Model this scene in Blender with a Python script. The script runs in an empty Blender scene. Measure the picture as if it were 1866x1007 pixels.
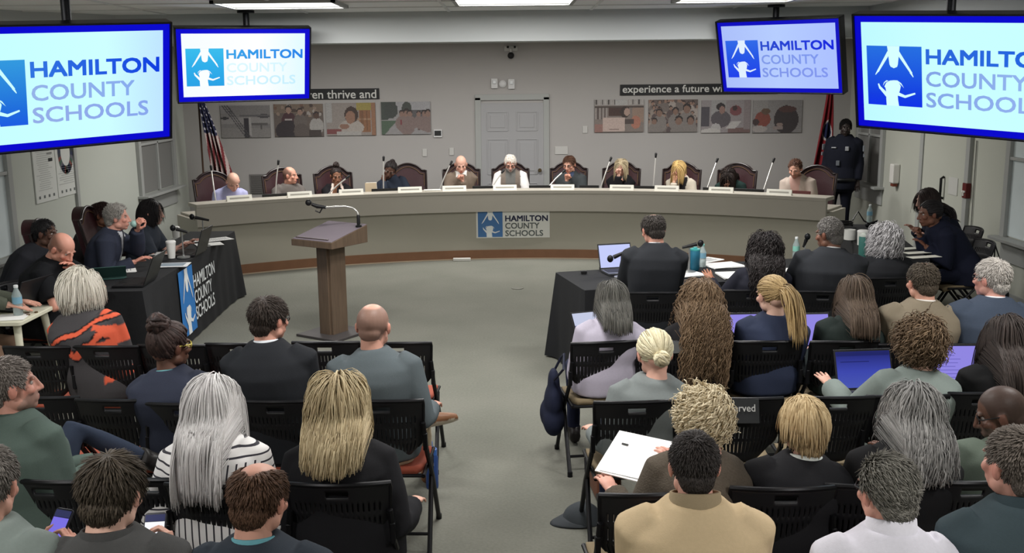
# Board meeting room seen from a camera near the ceiling at the back of the room.
import bpy, math, random
import numpy as np
from mathutils import Vector, Matrix
rng = np.random.default_rng(7)
random.seed(7)
scene = bpy.context.scene
COL = bpy.data.collections.new('scene'); scene.collection.children.link(COL)

# ------------------------------------------------------------------ camera
FPX, CH, PITCH, ROLL = 1850.0, 2.35, math.radians(11), math.radians(.6)
_R = np.array([1, 0, 0.]); _F = np.array([0, math.cos(PITCH), -math.sin(PITCH)]); _U = np.array([0, math.sin(PITCH), math.cos(PITCH)])
CR = _R * math.cos(ROLL) - _U * math.sin(ROLL); CU = _U * math.cos(ROLL) + _R * math.sin(ROLL); CF = _F
CP = np.array([0, 0, CH])
def ray(x, y): return (x - 933) / FPX * CR - (y - 503.5) / FPX * CU + CF
def at_z(x, y, z): d = ray(x, y); return CP + d * (z - CH) / d[2]
def at_y(x, y, Y): d = ray(x, y); return CP + d * Y / d[1]
def at_x(x, y, X): d = ray(x, y); return CP + d * X / d[0]
cam = bpy.data.cameras.new('camera'); cam.sensor_fit = 'HORIZONTAL'; cam.sensor_width = 36; cam.lens = FPX / 1866 * 36
cam.clip_start = .05; cam.clip_end = 100
camo = bpy.data.objects.new('camera', cam); COL.objects.link(camo)
camo.matrix_world = Matrix(((CR[0], CU[0], -CF[0], 0), (CR[1], CU[1], -CF[1], 0), (CR[2], CU[2], -CF[2], CH), (0, 0, 0, 1)))
scene.camera = camo

# ------------------------------------------------------------------ colour / material
def s2l(c):
    c = np.asarray(c, float) / 255.0
    return np.where(c <= .04045, c / 12.92, ((c + .055) / 1.055) ** 2.4)
def rgba(c): return tuple(float(v) for v in s2l(c)) + (1.0,)
_mats = {}
def mat(name, c, rough=.6, metal=0, spec=.3, noise=0, nscale=20, bump=0, bscale=200, emit=0, coat=0):
    if name in _mats: return _mats[name]
    m = bpy.data.materials.new(name); m.use_nodes = True; nt = m.node_tree; b = nt.nodes['Principled BSDF']
    b.inputs['Base Color'].default_value = rgba(c); b.inputs['Roughness'].default_value = rough
    b.inputs['Metallic'].default_value = metal; b.inputs['Specular IOR Level'].default_value = spec
    b.inputs['Coat Weight'].default_value = coat
    tc = nt.nodes.new('ShaderNodeTexCoord')
    if noise:
        n = nt.nodes.new('ShaderNodeTexNoise'); n.inputs['Scale'].default_value = nscale; n.inputs['Detail'].default_value = 6
        r = nt.nodes.new('ShaderNodeMapRange'); r.inputs[3].default_value = 1 - noise; r.inputs[4].default_value = 1 + noise
        mx = nt.nodes.new('ShaderNodeMix'); mx.data_type = 'RGBA'; mx.blend_type = 'MULTIPLY'; mx.inputs[0].default_value = 1
        mx.inputs[6].default_value = rgba(c)
        nt.links.new(tc.outputs['Object'], n.inputs['Vector']); nt.links.new(n.outputs[0], r.inputs[0])
        nt.links.new(r.outputs[0], mx.inputs[7]); nt.links.new(mx.outputs[2], b.inputs['Base Color'])
    if bump:
        n2 = nt.nodes.new('ShaderNodeTexNoise'); n2.inputs['Scale'].default_value = bscale; n2.inputs['Detail'].default_value = 4
        bp = nt.nodes.new('ShaderNodeBump'); bp.inputs['Strength'].default_value = bump; bp.inputs['Distance'].default_value = .01
        nt.links.new(tc.outputs['Object'], n2.inputs['Vector']); nt.links.new(n2.outputs[0], bp.inputs['Height']); nt.links.new(bp.outputs[0], b.inputs['Normal'])
    if emit:
        b.inputs['Emission Color'].default_value = rgba(c); b.inputs['Emission Strength'].default_value = emit
    _mats[name] = m; return m
def emat(name, c, strength=1.0):
    if name in _mats: return _mats[name]
    m = bpy.data.materials.new(name); m.use_nodes = True; nt = m.node_tree; b = nt.nodes['Principled BSDF']
    b.inputs['Base Color'].default_value = (0, 0, 0, 1); b.inputs['Roughness'].default_value = .4; b.inputs['Specular IOR Level'].default_value = .1
    b.inputs['Emission Color'].default_value = rgba(c); b.inputs['Emission Strength'].default_value = strength
    _mats[name] = m; return m
def grad_emat(name, stops, axis, lo, hi, strength=1.0):
    # screen whose own picture is a colour ramp along a local axis
    m = bpy.data.materials.new(name); m.use_nodes = True; nt = m.node_tree; b = nt.nodes['Principled BSDF']
    b.inputs['Base Color'].default_value = (0, 0, 0, 1); b.inputs['Roughness'].default_value = .4; b.inputs['Specular IOR Level'].default_value = .1
    tc = nt.nodes.new('ShaderNodeTexCoord'); sx = nt.nodes.new('ShaderNodeSeparateXYZ'); nt.links.new(tc.outputs['Object'], sx.inputs[0])
    mr = nt.nodes.new('ShaderNodeMapRange'); mr.inputs[1].default_value = lo; mr.inputs[2].default_value = hi
    nt.links.new(sx.outputs[axis], mr.inputs[0]); cr = nt.nodes.new('ShaderNodeValToRGB')
    el = cr.color_ramp.elements
    while len(el) < len(stops): el.new(.5)
    for e, (p, c) in zip(el, stops): e.position = p; e.color = rgba(c)
    nt.links.new(mr.outputs[0], cr.inputs[0]); nt.links.new(cr.outputs[0], b.inputs['Emission Color'])
    b.inputs['Emission Strength'].default_value = strength
    return m
def vcol_mat(name, rough=.8, spec=.2, bump=0, bscale=300, noise=0, nscale=60, sheen=0, stretch=None, sss=0):
    if name in _mats: return _mats[name]
    m = bpy.data.materials.new(name); m.use_nodes = True; nt = m.node_tree; b = nt.nodes['Principled BSDF']
    b.inputs['Roughness'].default_value = rough; b.inputs['Specular IOR Level'].default_value = spec; b.inputs['Sheen Weight'].default_value = sheen
    a = nt.nodes.new('ShaderNodeVertexColor'); a.layer_name = 'Col'
    src = a.outputs[0]; tc = nt.nodes.new('ShaderNodeTexCoord')
    if noise:
        n = nt.nodes.new('ShaderNodeTexNoise'); n.inputs['Scale'].default_value = nscale; n.inputs['Detail'].default_value = 5
        r = nt.nodes.new('ShaderNodeMapRange'); r.inputs[3].default_value = 1 - noise; r.inputs[4].default_value = 1 + noise
        mx = nt.nodes.new('ShaderNodeMix'); mx.data_type = 'RGBA'; mx.blend_type = 'MULTIPLY'; mx.inputs[0].default_value = 1
        nt.links.new(tc.outputs['Object'], n.inputs['Vector']); nt.links.new(n.outputs[0], r.inputs[0])
        nt.links.new(src, mx.inputs[6]); nt.links.new(r.outputs[0], mx.inputs[7]); src = mx.outputs[2]
    nt.links.new(src, b.inputs['Base Color'])
    if bump:
        n2 = nt.nodes.new('ShaderNodeTexNoise'); n2.inputs['Scale'].default_value = bscale; n2.inputs['Detail'].default_value = 4
        bp = nt.nodes.new('ShaderNodeBump'); bp.inputs['Strength'].default_value = bump; bp.inputs['Distance'].default_value = .01
        if stretch:
            mp = nt.nodes.new('ShaderNodeMapping'); mp.inputs['Scale'].default_value = stretch
            nt.links.new(tc.outputs['Object'], mp.inputs[0]); nt.links.new(mp.outputs[0], n2.inputs['Vector'])
        else: nt.links.new(tc.outputs['Object'], n2.inputs['Vector'])
        nt.links.new(n2.outputs[0], bp.inputs['Height']); nt.links.new(bp.outputs[0], b.inputs['Normal'])
    if sss:
        b.inputs['Subsurface Weight'].default_value = sss; b.inputs['Subsurface Radius'].default_value = (.01, .004, .002)
    _mats[name] = m; return m

# ------------------------------------------------------------------ mesh building
def nrm(v):
    v = np.asarray(v, float); n = np.linalg.norm(v, axis=-1, keepdims=True); return v / np.maximum(n, 1e-9)
class MB:
    def __init__(s): s.v = []; s.f = []; s.c = []
    def add(s, v, f, c=None):
        o = len(s.v); s.v.extend([tuple(map(float, p)) for p in v]); s.f.extend([tuple(int(i) + o for i in q) for q in f])
        s.c.extend([c] * len(f)); return s
    def box(s, c, d, R=None, col=None, taper=1.0):
        x, y, z = d[0] / 2, d[1] / 2, d[2] / 2
        v = np.array([(-x, -y, -z), (x, -y, -z), (x, y, -z), (-x, y, -z), (-x * taper, -y * taper, z), (x * taper, -y * taper, z), (x * taper, y * taper, z), (-x * taper, y * taper, z)])
        if R is not None: v = v @ np.asarray(R).T
        return s.add(v + np.asarray(c, float), [(3, 2, 1, 0), (4, 5, 6, 7), (0, 1, 5, 4), (1, 2, 6, 5), (2, 3, 7, 6), (3, 0, 4, 7)], col)
    def rbox(s, c, d, r=.01, n=3, R=None, col=None):
        # box with rounded vertical corners
        x, y = d[0] / 2 - r, d[1] / 2 - r; pts = []
        for cx, cy, a0 in ((x, y, 0), (-x, y, 90), (-x, -y, 180), (x, -y, 270)):
            for k in range(n + 1):
                a = math.radians(a0 + 90 * k / n); pts.append((cx + r * math.cos(a), cy + r * math.sin(a)))
        return s.prism(pts, -d[2] / 2, d[2] / 2, R, c, col)
    def prism(s, poly, z0, z1, R=None, c=(0, 0, 0), col=None):
        n = len(poly); v = np.array([(p[0], p[1], z0) for p in poly] + [(p[0], p[1], z1) for p in poly], float)
        if R is not None: v = v @ np.asarray(R).T
        f = [tuple(range(n - 1, -1, -1)), tuple(range(n, 2 * n))] + [(i, (i + 1) % n, n + (i + 1) % n, n + i) for i in range(n)]
        return s.add(v + np.asarray(c, float), f, col)
    def tube(s, pts, r, n=10, col=None, round_ends=False, flat=None):
        v, f = tube_geo(pts, r, n, round_ends, flat); return s.add(v, f, col)
    def lathe(s, prof, n=20, c=(0, 0, 0), R=None, col=None):
        v = []; f = []
        for (r, z) in prof:
            for k in range(n):
                a = 2 * math.pi * k / n; v.append((r * math.cos(a), r * math.sin(a), z))
        for i in range(len(prof) - 1):
            for k in range(n):
                f.append((i * n + k, i * n + (k + 1) % n, (i + 1) * n + (k + 1) % n, (i + 1) * n + k))
        f.append(tuple(range(n - 1, -1, -1))); f.append(tuple(range((len(prof) - 1) * n, len(prof) * n)))
        v = np.array(v)
        if R is not None: v = v @ np.asarray(R).T
        return s.add(v + np.asarray(c, float), f, col)
    def ball(s, c, r, n=12, m=8, R=None, col=None):
        v, f = ball_geo(c, r, n, m, R); return s.add(v, f, col)
    def build(s, name, m, parent=None, smooth=True, bevel=0, loc=None, seg=2, ang=40):
        return link(name, s.v, s.f, m, parent, smooth, bevel, loc, seg, ang, s.c)
def ball_geo(c, r, n=12, m=8, R=None):
    r = np.broadcast_to(np.asarray(r, float), (3,)); v = [(0, 0, -1)]; f = []
    for j in range(1, m):
        t = math.pi * j / m
        for k in range(n):
            a = 2 * math.pi * k / n; v.append((math.sin(t) * math.cos(a), math.sin(t) * math.sin(a), -math.cos(t)))
    v.append((0, 0, 1)); L = len(v) - 1
    for k in range(n): f.append((0, 1 + (k + 1) % n, 1 + k))
    for j in range(m - 2):
        for k in range(n):
            a, b = 1 + j * n + k, 1 + j * n + (k + 1) % n; f.append((a, b, b + n, a + n))
    for k in range(n): f.append((L, 1 + (m - 2) * n + k, 1 + (m - 2) * n + (k + 1) % n))
    v = np.array(v) * r
    if R is not None: v = v @ np.asarray(R).T
    return v + np.asarray(c, float), f
def frames(P):
    T = np.gradient(P, axis=0); T = nrm(T); ref = np.array([0, 0, 1.]) if abs(T[0][2]) < .9 else np.array([0, 1., 0])
    X = [nrm(np.cross(ref, T[0]))]
    for i in range(1, len(P)):
        x = X[-1] - T[i] * np.dot(X[-1], T[i]); X.append(nrm(x))
    X = np.array(X); return T, X, np.cross(T, X)
def tube_geo(pts, r, n=10, round_ends=False, flat=None):
    P = np.asarray(pts, float); r = np.broadcast_to(np.asarray(r, float), (len(P),)).copy()
    if round_ends:
        d0 = nrm(P[0] - P[1]); d1 = nrm(P[-1] - P[-2])
        P = np.vstack([P[0] + d0 * r[0] * .95, P[0] + d0 * r[0] * .6, P, P[-1] + d1 * r[-1] * .6, P[-1] + d1 * r[-1] * .95])
        r = np.concatenate([[r[0] * .3, r[0] * .8], r, [r[-1] * .8, r[-1] * .3]])
    T, X, Y = frames(P); v = []; f = []
    for i in range(len(P)):
        for k in range(n):
            a = 2 * math.pi * k / n; v.append(P[i] + (X[i] * math.cos(a) + Y[i] * math.sin(a) * (flat or 1)) * r[i])
    for i in range(len(P) - 1):
        for k in range(n):
            f.append((i * n + k, i * n + (k + 1) % n, (i + 1) * n + (k + 1) % n, (i + 1) * n + k))
    f.append(tuple(range(n - 1, -1, -1))); f.append(tuple(range((len(P) - 1) * n, len(P) * n)))
    return v, f
def loft_geo(st, n=20):
    # st: list of (centre, rx, ry, X axis, Y axis)
    v = []; f = []
    for c, rx, ry, X, Y in st:
        for k in range(n):
            a = 2 * math.pi * k / n; ca, sa = math.cos(a), math.sin(a)
            v.append(np.asarray(c) + np.asarray(X) * rx * np.sign(ca) * abs(ca) ** .85 + np.asarray(Y) * ry * np.sign(sa) * abs(sa) ** .85)
    L = len(st)
    for i in range(L - 1):
        for k in range(n): f.append((i * n + k, i * n + (k + 1) % n, (i + 1) * n + (k + 1) % n, (i + 1) * n + k))
    f.append(tuple(range(n - 1, -1, -1))); f.append(tuple(range((L - 1) * n, L * n)))
    return v, f
def rawmesh(name, v, f, smooth=True, ang=None):
    me = bpy.data.meshes.new(name); me.from_pydata([tuple(map(float, p)) for p in v], [], [tuple(map(int, q)) for q in f]); me.update()
    if smooth:
        me.polygons.foreach_set('use_smooth', [True] * len(me.polygons))
        if ang: me.set_sharp_from_angle(angle=math.radians(ang))
    return me
def facecol(me, cols):
    # one colour (sRGB 0-255) per face -> corner colour attribute 'Col'
    at = me.color_attributes.new('Col', 'FLOAT_COLOR', 'CORNER')
    lin = s2l(np.array([(c if c is not None else (128, 128, 128)) for c in cols], float)); n = np.array([p.loop_total for p in me.polygons])
    arr = np.ones((n.sum(), 4), np.float32); arr[:, :3] = np.repeat(lin, n, axis=0); at.data.foreach_set('color', arr.ravel())
def vertcol(me, lin):
    at = me.color_attributes.new('Col', 'FLOAT_COLOR', 'POINT')
    arr = np.ones((len(me.vertices), 4), np.float32); arr[:, :3] = np.asarray(lin); at.data.foreach_set('color', arr.ravel())
def link(name, v, f, m, parent=None, smooth=True, bevel=0, loc=None, seg=2, ang=40, cols=None):
    me = rawmesh(name, v, f, smooth, ang if not bevel else None); o = bpy.data.objects.new(name, me); COL.objects.link(o)
    if m is not None: me.materials.append(m)
    if cols and any(c is not None for c in cols): facecol(me, cols)
    if bevel:
        b = o.modifiers.new('bevel', 'BEVEL'); b.width = bevel; b.segments = seg; b.limit_method = 'ANGLE'; b.angle_limit = math.radians(35); b.harden_normals = True
    if parent is not None: o.parent = parent
    if loc is not None: o.location = loc
    return o
def meshobj(name, me, m, parent=None):
    o = bpy.data.objects.new(name, me); COL.objects.link(o)
    if m is not None and not me.materials: me.materials.append(m)
    if parent is not None: o.parent = parent
    return o
def tag(o, label, cat, group=None, kind=None):
    o['label'] = label; o['category'] = cat
    if group: o['group'] = group
    if kind: o['kind'] = kind
    return o
def thing(name, label, cat, loc=(0, 0, 0), rz=0, group=None):
    o = bpy.data.objects.new(name, None); COL.objects.link(o); o.empty_display_size = .1
    o.location = tuple(map(float, loc)); o.rotation_euler = (0, 0, rz); return tag(o, label, cat, group)
def struct(o): o['kind'] = 'structure'; return o
def dup(root, loc, rz=0, label=None, group=None):
    def cp(o, par):
        c = o.copy(); COL.objects.link(c); c.parent = par
        for ch in kids.get(o, ()): cp(ch, c)
        return c
    kids = {}
    for o in list(COL.objects):
        if o.parent: kids.setdefault(o.parent, []).append(o)
    r = cp(root, None); r.location = tuple(map(float, loc)); r.rotation_euler = (0, 0, rz)
    if label: r['label'] = label
    if group: r['group'] = group
    return r
def rot(ax, a):
    return np.array(Matrix.Rotation(a, 3, ax))
def rotz(a): return rot('Z', a)
RX90 = rot('X', math.pi / 2)     # local xy -> world xz, facing -Y
_textcache = {}
def text_geo(s, bold=0.0):
    """flat text mesh in xy, normalised to cap height 1, left aligned at x=0"""
    k = (s, bold)
    if k in _textcache: return _textcache[k]
    cu = bpy.data.curves.new('txt', 'FONT'); cu.body = s; cu.size = 1; cu.offset = bold; cu.resolution_u = 3; cu.fill_mode = 'BOTH'
    ob = bpy.data.objects.new('txt', cu); COL.objects.link(ob)
    dg = bpy.context.evaluated_depsgraph_get(); me = bpy.data.meshes.new_from_object(ob.evaluated_get(dg))
    v = np.array([x.co[:] for x in me.vertices]); f = [tuple(p.vertices) for p in me.polygons]
    bpy.data.objects.remove(ob); bpy.data.curves.remove(cu); bpy.data.meshes.remove(me)
    v[:, 0] -= v[:, 0].min(); _textcache[k] = (v, f); return v, f
def text_into(mb, s, x0, z0, w, h, y, bold=0.0, col=None, M=None):
    """text in the plane local y=const filling the box (x0..x0+w, z0..z0+h), facing -Y"""
    if bold:      # heavier weight: a few nudged copies of each glyph
        k_ = bold * h * 1.2
        for i_, (ax_, az_) in enumerate(((-1, -1), (1, -1), (1, 1), (-1, 1))): text_into(mb, s, x0 + k_ + ax_ * k_, z0 + k_ + az_ * k_, w - 2 * k_, h - 2 * k_, y - .00015 * i_, 0, col, M)
        return mb
    v, f = text_geo(s, 0.0); v = v.copy(); mn = v.min(0); mx = v.max(0)
    v[:, 0] = x0 + (v[:, 0] - mn[0]) / (mx[0] - mn[0]) * w
    zz = z0 + (v[:, 1] - mn[1]) / (mx[1] - mn[1]) * h
    p = np.stack([v[:, 0], np.full(len(v), y), zz], 1)
    if M is not None: p = M(p)
    mb.add(p, f, col); return mb
# emblem: two white reaching figures on a blue square, drawn in the unit square (x right, z up)
def _arm(a, b, w0, w1):
    a, b = np.array(a), np.array(b); d = nrm(b - a); n = np.array([-d[1], d[0]])
    return [a + n * w0, b + n * w1, b - n * w1, a - n * w0]
EMBLEM = [
    [(.385, 1), (.61, 1), (.60, .88), (.575, .70), (.56, .66), (.50, .635), (.44, .66), (.42, .70), (.40, .88)],
    _arm((.415, .90), (.20, .57), .03, .018), _arm((.58, .90), (.82, .56), .03, .018),
    _arm((.22, .60), (.155, .515), .02, .006), _arm((.80, .58), (.85, .50), .02, .006),
    [(.35, 0), (.58, 0), (.565, .10), (.56, .17), (.60, .26), (.62, .34), (.585, .40), (.50, .435), (.42, .425), (.35, .385), (.315, .32), (.335, .30), (.35, .22), (.345, .12)],
    _arm((.37, .17), (.235, .30), .035, .022), _arm((.24, .285), (.205, .365), .022, .012),
    _arm((.56, .21), (.70, .165), .03, .022), _arm((.69, .165), (.88, .23), .022, .014),
    [(.50, .435), (.585, .40), (.66, .33), (.68, .31), (.63, .39), (.56, .435)], [(.40, .42), (.33, .39), (.29, .33), (.31, .39), (.36, .43)],
]
def emblem_into(mb, x0, z0, w, h, y, M=None, col=None):
    for i, poly in enumerate(EMBLEM):
        p = np.array([(x0 + q[0] * w, y - .00012 * i, z0 + q[1] * h) for q in poly])
        # make the face look toward -Y
        a = sum(poly[k][0] * poly[(k + 1) % len(poly)][1] - poly[(k + 1) % len(poly)][0] * poly[k][1] for k in range(len(poly)))
        f = tuple(range(len(poly))) if a > 0 else tuple(range(len(poly) - 1, -1, -1))
        if M is not None: p = M(p)
        mb.add(p, [f], col)
    return mb
def quad_into(mb, x0, z0, w, h, y, M=None, col=None):
    p = np.array([(x0, y, z0), (x0 + w, y, z0), (x0 + w, y, z0 + h), (x0, y, z0 + h)])
    if M is not None: p = M(p)
    mb.add(p, [(0, 1, 2, 3)], col); return mb
# ------------------------------------------------------------------ setting
XL, XR, YB, YF, ZC = -4.96, 5.16, 15.6, -1.6, 2.92
M_wall = mat('wall_paint', (168, 165, 163), .75, noise=.025, nscale=1.2)
M_wall_l = mat('side_wall_paint', (184, 188, 180), .75, noise=.03, nscale=1.1)
M_wall_r = mat('right_wall_paint', (182, 184, 174), .75, noise=.03, nscale=1.1)
M_trim = mat('painted_trim', (160, 162, 160), .5)
M_ceil = mat('ceiling_tile', (242, 243, 242), .9, bump=.15, bscale=120)
M_soffit = mat('soffit_paint', (186, 190, 191), .8)
M_black = mat('black_plastic', (22, 22, 24), .45)
M_dark = mat('dark_metal', (32, 33, 36), .4, .6)
M_white = mat('white_plastic', (215, 213, 208), .5)
M_paper = mat('white_paper', (236, 236, 232), .8)
def carpet():
    m = bpy.data.materials.new('carpet'); m.use_nodes = True; nt = m.node_tree; b = nt.nodes['Principled BSDF']; b.inputs['Roughness'].default_value = .95; b.inputs['Specular IOR Level'].default_value = .1
    tc = nt.nodes.new('ShaderNodeTexCoord'); n1 = nt.nodes.new('ShaderNodeTexNoise'); n1.inputs['Scale'].default_value = 1.3; n1.inputs['Detail'].default_value = 5
    n2 = nt.nodes.new('ShaderNodeTexNoise'); n2.inputs['Scale'].default_value = 55; n2.inputs['Detail'].default_value = 6
    cr = nt.nodes.new('ShaderNodeValToRGB'); cr.color_ramp.elements[0].color = rgba((107, 108, 100)); cr.color_ramp.elements[1].color = rgba((116, 116, 108)); cr.color_ramp.elements[0].position = .3; cr.color_ramp.elements[1].position = .7
    mr = nt.nodes.new('ShaderNodeMapRange'); mr.inputs[3].default_value = .82; mr.inputs[4].default_value = 1.18
    mx = nt.nodes.new('ShaderNodeMix'); mx.data_type = 'RGBA'; mx.blend_type = 'MULTIPLY'; mx.inputs[0].default_value = 1
    bp = nt.nodes.new('ShaderNodeBump'); bp.inputs['Strength'].default_value = .3; bp.inputs['Distance'].default_value = .01
    L = nt.links.new
    L(tc.outputs['Object'], n1.inputs['Vector']); L(tc.outputs['Object'], n2.inputs['Vector']); L(n1.outputs[0], cr.inputs[0]); L(n2.outputs[0], mr.inputs[0])
    L(cr.outputs[0], mx.inputs[6]); L(mr.outputs[0], mx.inputs[7]); L(mx.outputs[2], b.inputs['Base Color']); L(n2.outputs[0], bp.inputs['Height']); L(bp.outputs[0], b.inputs['Normal'])
    return m
W = XR - XL; cx = (XL + XR) / 2; D = YB - YF; cy = (YB + YF) / 2
struct(MB().box((cx, cy, -.05), (W + .4, D + .4, .1)).build('floor', carpet(), smooth=False))
struct(MB().box((cx, cy, ZC + .05), (W + .4, D + .4, .1)).build('ceiling', M_ceil, smooth=False))
struct(MB().box((cx, YB + .1, ZC / 2), (W + .4, .2, ZC)).build('wall_back', M_wall, smooth=False))
struct(MB().box((cx, YF - .1, ZC / 2), (W + .4, .2, ZC)).build('wall_front', M_wall_l, smooth=False))
struct(MB().box((XL - .1, cy, ZC / 2), (.2, D, ZC)).build('wall_left', M_wall_l, smooth=False))
struct(MB().box((XR + .1, cy, ZC / 2), (.2, D, ZC)).build('wall_right', M_wall_r, smooth=False))
# ceiling tile grid (T-bars)
g = MB()
for i in range(1, 9): g.box((XL + i * 1.2 - .35, 3.65, ZC - .004), (.024, 10.4, .008))
for j in range(0, 17): g.box((cx, -1.3 + j * .6, ZC - .004), (W, .024, .008))
struct(g.build('trim_1', mat('ceiling_grid', (222, 223, 222), .7), smooth=False)); 
# dropped beam in front of the dais: straight in the middle, turned toward the room at both ends
sof = MB(); zb = 2.665; th = .32
def beam(a, b):
    a, b = np.array(a), np.array(b); d = nrm(b - a); n = np.array([-d[1], d[0]])
    q = [a, b, b + n * th, a + n * th]; sof.prism([tuple(p) for p in q], zb, ZC)
beam((-3.36, 8.92), (3.02, 8.78)); beam((-4.96, 6.85), (-3.36, 8.92)); beam((3.02, 8.78), (3.10, 6.1))
sof.prism([(3.10, 6.1), (XR, 6.1), (XR, 6.42), (3.42, 6.42)], zb, ZC)
struct(sof.build('trim_2', M_soffit, smooth=False))
# baseboards
for nm, c, d in (('baseboard_back', (cx, YB - .01, .06), (W, .02, .12)), ('baseboard_left', (XL + .01, cy, .06), (.02, D, .12)), ('baseboard_right', (XR - .01, cy, .06), (.02, D, .12))):
    struct(MB().box(c, d).build(nm, M_trim, smooth=False))
# back door (six panel) with casing
p0 = at_y(876, 183, YB); p1 = at_y(990, 181, YB); dx0, dx1, dz = p0[0], p1[0], p0[2]
M_door = mat('door_paint', (158, 158, 160), .55)
d = MB().box(((dx0 + dx1) / 2, YB - .015, dz / 2 - .02), (dx1 - dx0, .03, dz - .04)).build('door_1', M_door, smooth=False, bevel=.002); struct(d)
pm = MB(); wd = dx1 - dx0; xm = (dx0 + dx1) / 2
for sx in (-1, 1):
    for (z0, z1) in ((.22, .78), (.92, 1.45), (1.58, 1.86)):
        px0, pxw = xm + sx * wd * .235, wd * .33
        for (cz, hh, cxx, ww) in ((z0, .02, px0, pxw), (z1, .02, px0, pxw), ((z0 + z1) / 2, z1 - z0, px0 - pxw / 2, .02), ((z0 + z1) / 2, z1 - z0, px0 + pxw / 2, .02)):
            pm.box((cxx, YB - .032, cz), (ww, .012, hh))
        pm.box((px0, YB - .031, (z0 + z1) / 2), (pxw - .09, .012, z1 - z0 - .09))
pm.build('door_panel', M_door, d, smooth=False, bevel=.004)
MB().lathe([(.012, 0), (.012, .03), (.028, .045), (.03, .06), (.018, .075)], 14, R=rot('X', math.pi / 2), c=(dx1 - .06, YB - .03, .98)).build('door_knob', mat('brass', (120, 105, 80), .3, .8), d)
cs = MB()
for x in (dx0 - .045, dx1 + .045): cs.box((x, YB - .015, dz / 2 + .02), (.09, .032, dz + .05))
cs.box(((dx0 + dx1) / 2, YB - .015, dz + .045), (wd + .18, .032, .09))
struct(cs.build('trim_3', M_trim, smooth=False, bevel=.006))
# side windows with sills
M_glassy = mat('window_blind', (206, 216, 218), .35, noise=.05, nscale=6)
def side_window(name, X, sgn, y0, y1, z0, z1, blind):
    fr = MB(); xo = X + sgn * .025
    for y in (y0, y1): fr.box((xo, y, (z0 + z1) / 2), (.05, .09, z1 - z0 + .09))
    for z in (z1,): fr.box((xo, (y0 + y1) / 2, z), (.05, y1 - y0, .09))
    fr.box((xo, (y0 + y1) / 2, (z0 + z1) / 2), (.035, .04, z1 - z0)); fr.box((xo, (y0 + y1) / 2, (z0 + z1) / 2), (.035, y1 - y0, .035))
    w = struct(fr.build(name, M_trim, smooth=False, bevel=.005))
    MB().box((X + sgn * .006, (y0 + y1) / 2, (z0 + z1) / 2), (.008, y1 - y0, z1 - z0)).build('window_pane', blind, w, smooth=False)
    MB().box((X + sgn * .07, (y0 + y1) / 2, z0 - .03), (.15, y1 - y0 + .2, .035)).build('window_sill', M_trim, w, smooth=False, bevel=.006)
    MB().box((X + sgn * .012, (y0 + y1) / 2, z0 - .16), (.024, y1 - y0 + .1, .22)).build('window_apron', M_trim, w, smooth=False, bevel=.006)
M_darkblind = mat('dark_blind', (120, 120, 118), .5)
side_window('window_1', XL + .06, 1, 7.6, 9.86, .72, 2.3, M_glassy)
side_window('window_2', XL, 1, 13.55, 14.95, .88, 2.2, M_darkblind)
side_window('window_3', XR, -1, 14.1, 15.1, .84, 2.2, M_darkblind)
side_window('window_4', XR, -1, 7.4, 10.48, .70, 2.3, M_glassy)
# plaster return that breaks the left wall
struct(MB().box((XL + .03, 9.4, ZC / 2), (.06, 4.1, ZC)).build('trim_4', M_wall_l, smooth=False))
struct(MB().box((XL + .045, 11.42, ZC / 2), (.09, .07, ZC)).build('trim_5', M_trim, smooth=False))
# right double door
y0d, y1d = 11.42, 12.72
dr = struct(MB().box((XR - .012, (y0d + y1d) / 2, 1.05), (.024, y1d - y0d, 2.1)).build('door_2', M_wall_r, smooth=False))
c2 = MB()
for y in (y0d, y1d): c2.box((XR - .02, y, 1.08), (.045, .1, 2.16))
c2.box((XR - .02, (y0d + y1d) / 2, 2.15), (.045, y1d - y0d, .1)); c2.build('door_casing', M_trim, dr, smooth=False, bevel=.006)
MB().box((XR - .026, y0d + .054, 1.05), (.012, .012, 2.1)).build('door_seam', mat('door_gap', (95, 96, 92), .7), dr, smooth=False)
hp, hq = at_x(1716, 322, XR - .06), at_x(1716, 362, XR - .06)
MB().tube([(XR - .03, hp[1], hp[2]), (XR - .065, hp[1], hp[2] - .02), (XR - .065, hp[1], hq[2] + .02), (XR - .03, hp[1], hq[2])], .016, 8).build('door_pull', M_black, dr)
# wall cable on the right
ca, cb = at_x(1780, 256, XR - .012), at_x(1764, 492, XR - .012)
tag(MB().tube([ca, (ca + cb) / 2, cb], .006, 6).build('wall_conduit', mat('conduit', (120, 121, 116), .6)), 'thin grey cable conduit running down the right wall past the red alarm pull', 'conduit')

# ------------------------------------------------------------------ ceiling lights
M_diff = emat('light_diffuser', (255, 254, 248), 3.0)
def troffer(x, y, label, w=.86, dpt=.6, power=70):
    t = thing('ceiling_light', label, 'ceiling light', (x, y, ZC), 0, 'ceiling light panels')
    f = MB()
    for sx in (-1, 1): f.box((sx * (w / 2), 0, -.012), (.03, dpt + .03, .024))
    for sy in (-1, 1): f.box((0, sy * dpt / 2, -.012), (w + .03, .03, .024))
    f.build('light_frame', M_trim, t, smooth=False)
    MB().box((0, 0, -.006), (w - .02, dpt - .02, .008)).build('light_diffuser', M_diff, t, smooth=False)
    la = bpy.data.lights.new('panel_lamp', 'AREA'); la.shape = 'RECTANGLE'; la.size = w - .06; la.size_y = dpt - .06; la.energy = power; la.color = (1, .975, .94)
    lo = bpy.data.objects.new('panel_lamp', la); COL.objects.link(lo); lo.location = (x, y, ZC - .016)
lx = [at_z(517, 9, ZC - .01), at_z(937, 1, ZC - .01), at_z(1343, -3, ZC - .01)]
troffer(lx[0][0], 7.76, 'bright rectangular ceiling light panel in front of the beam, left one', power=50)
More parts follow.
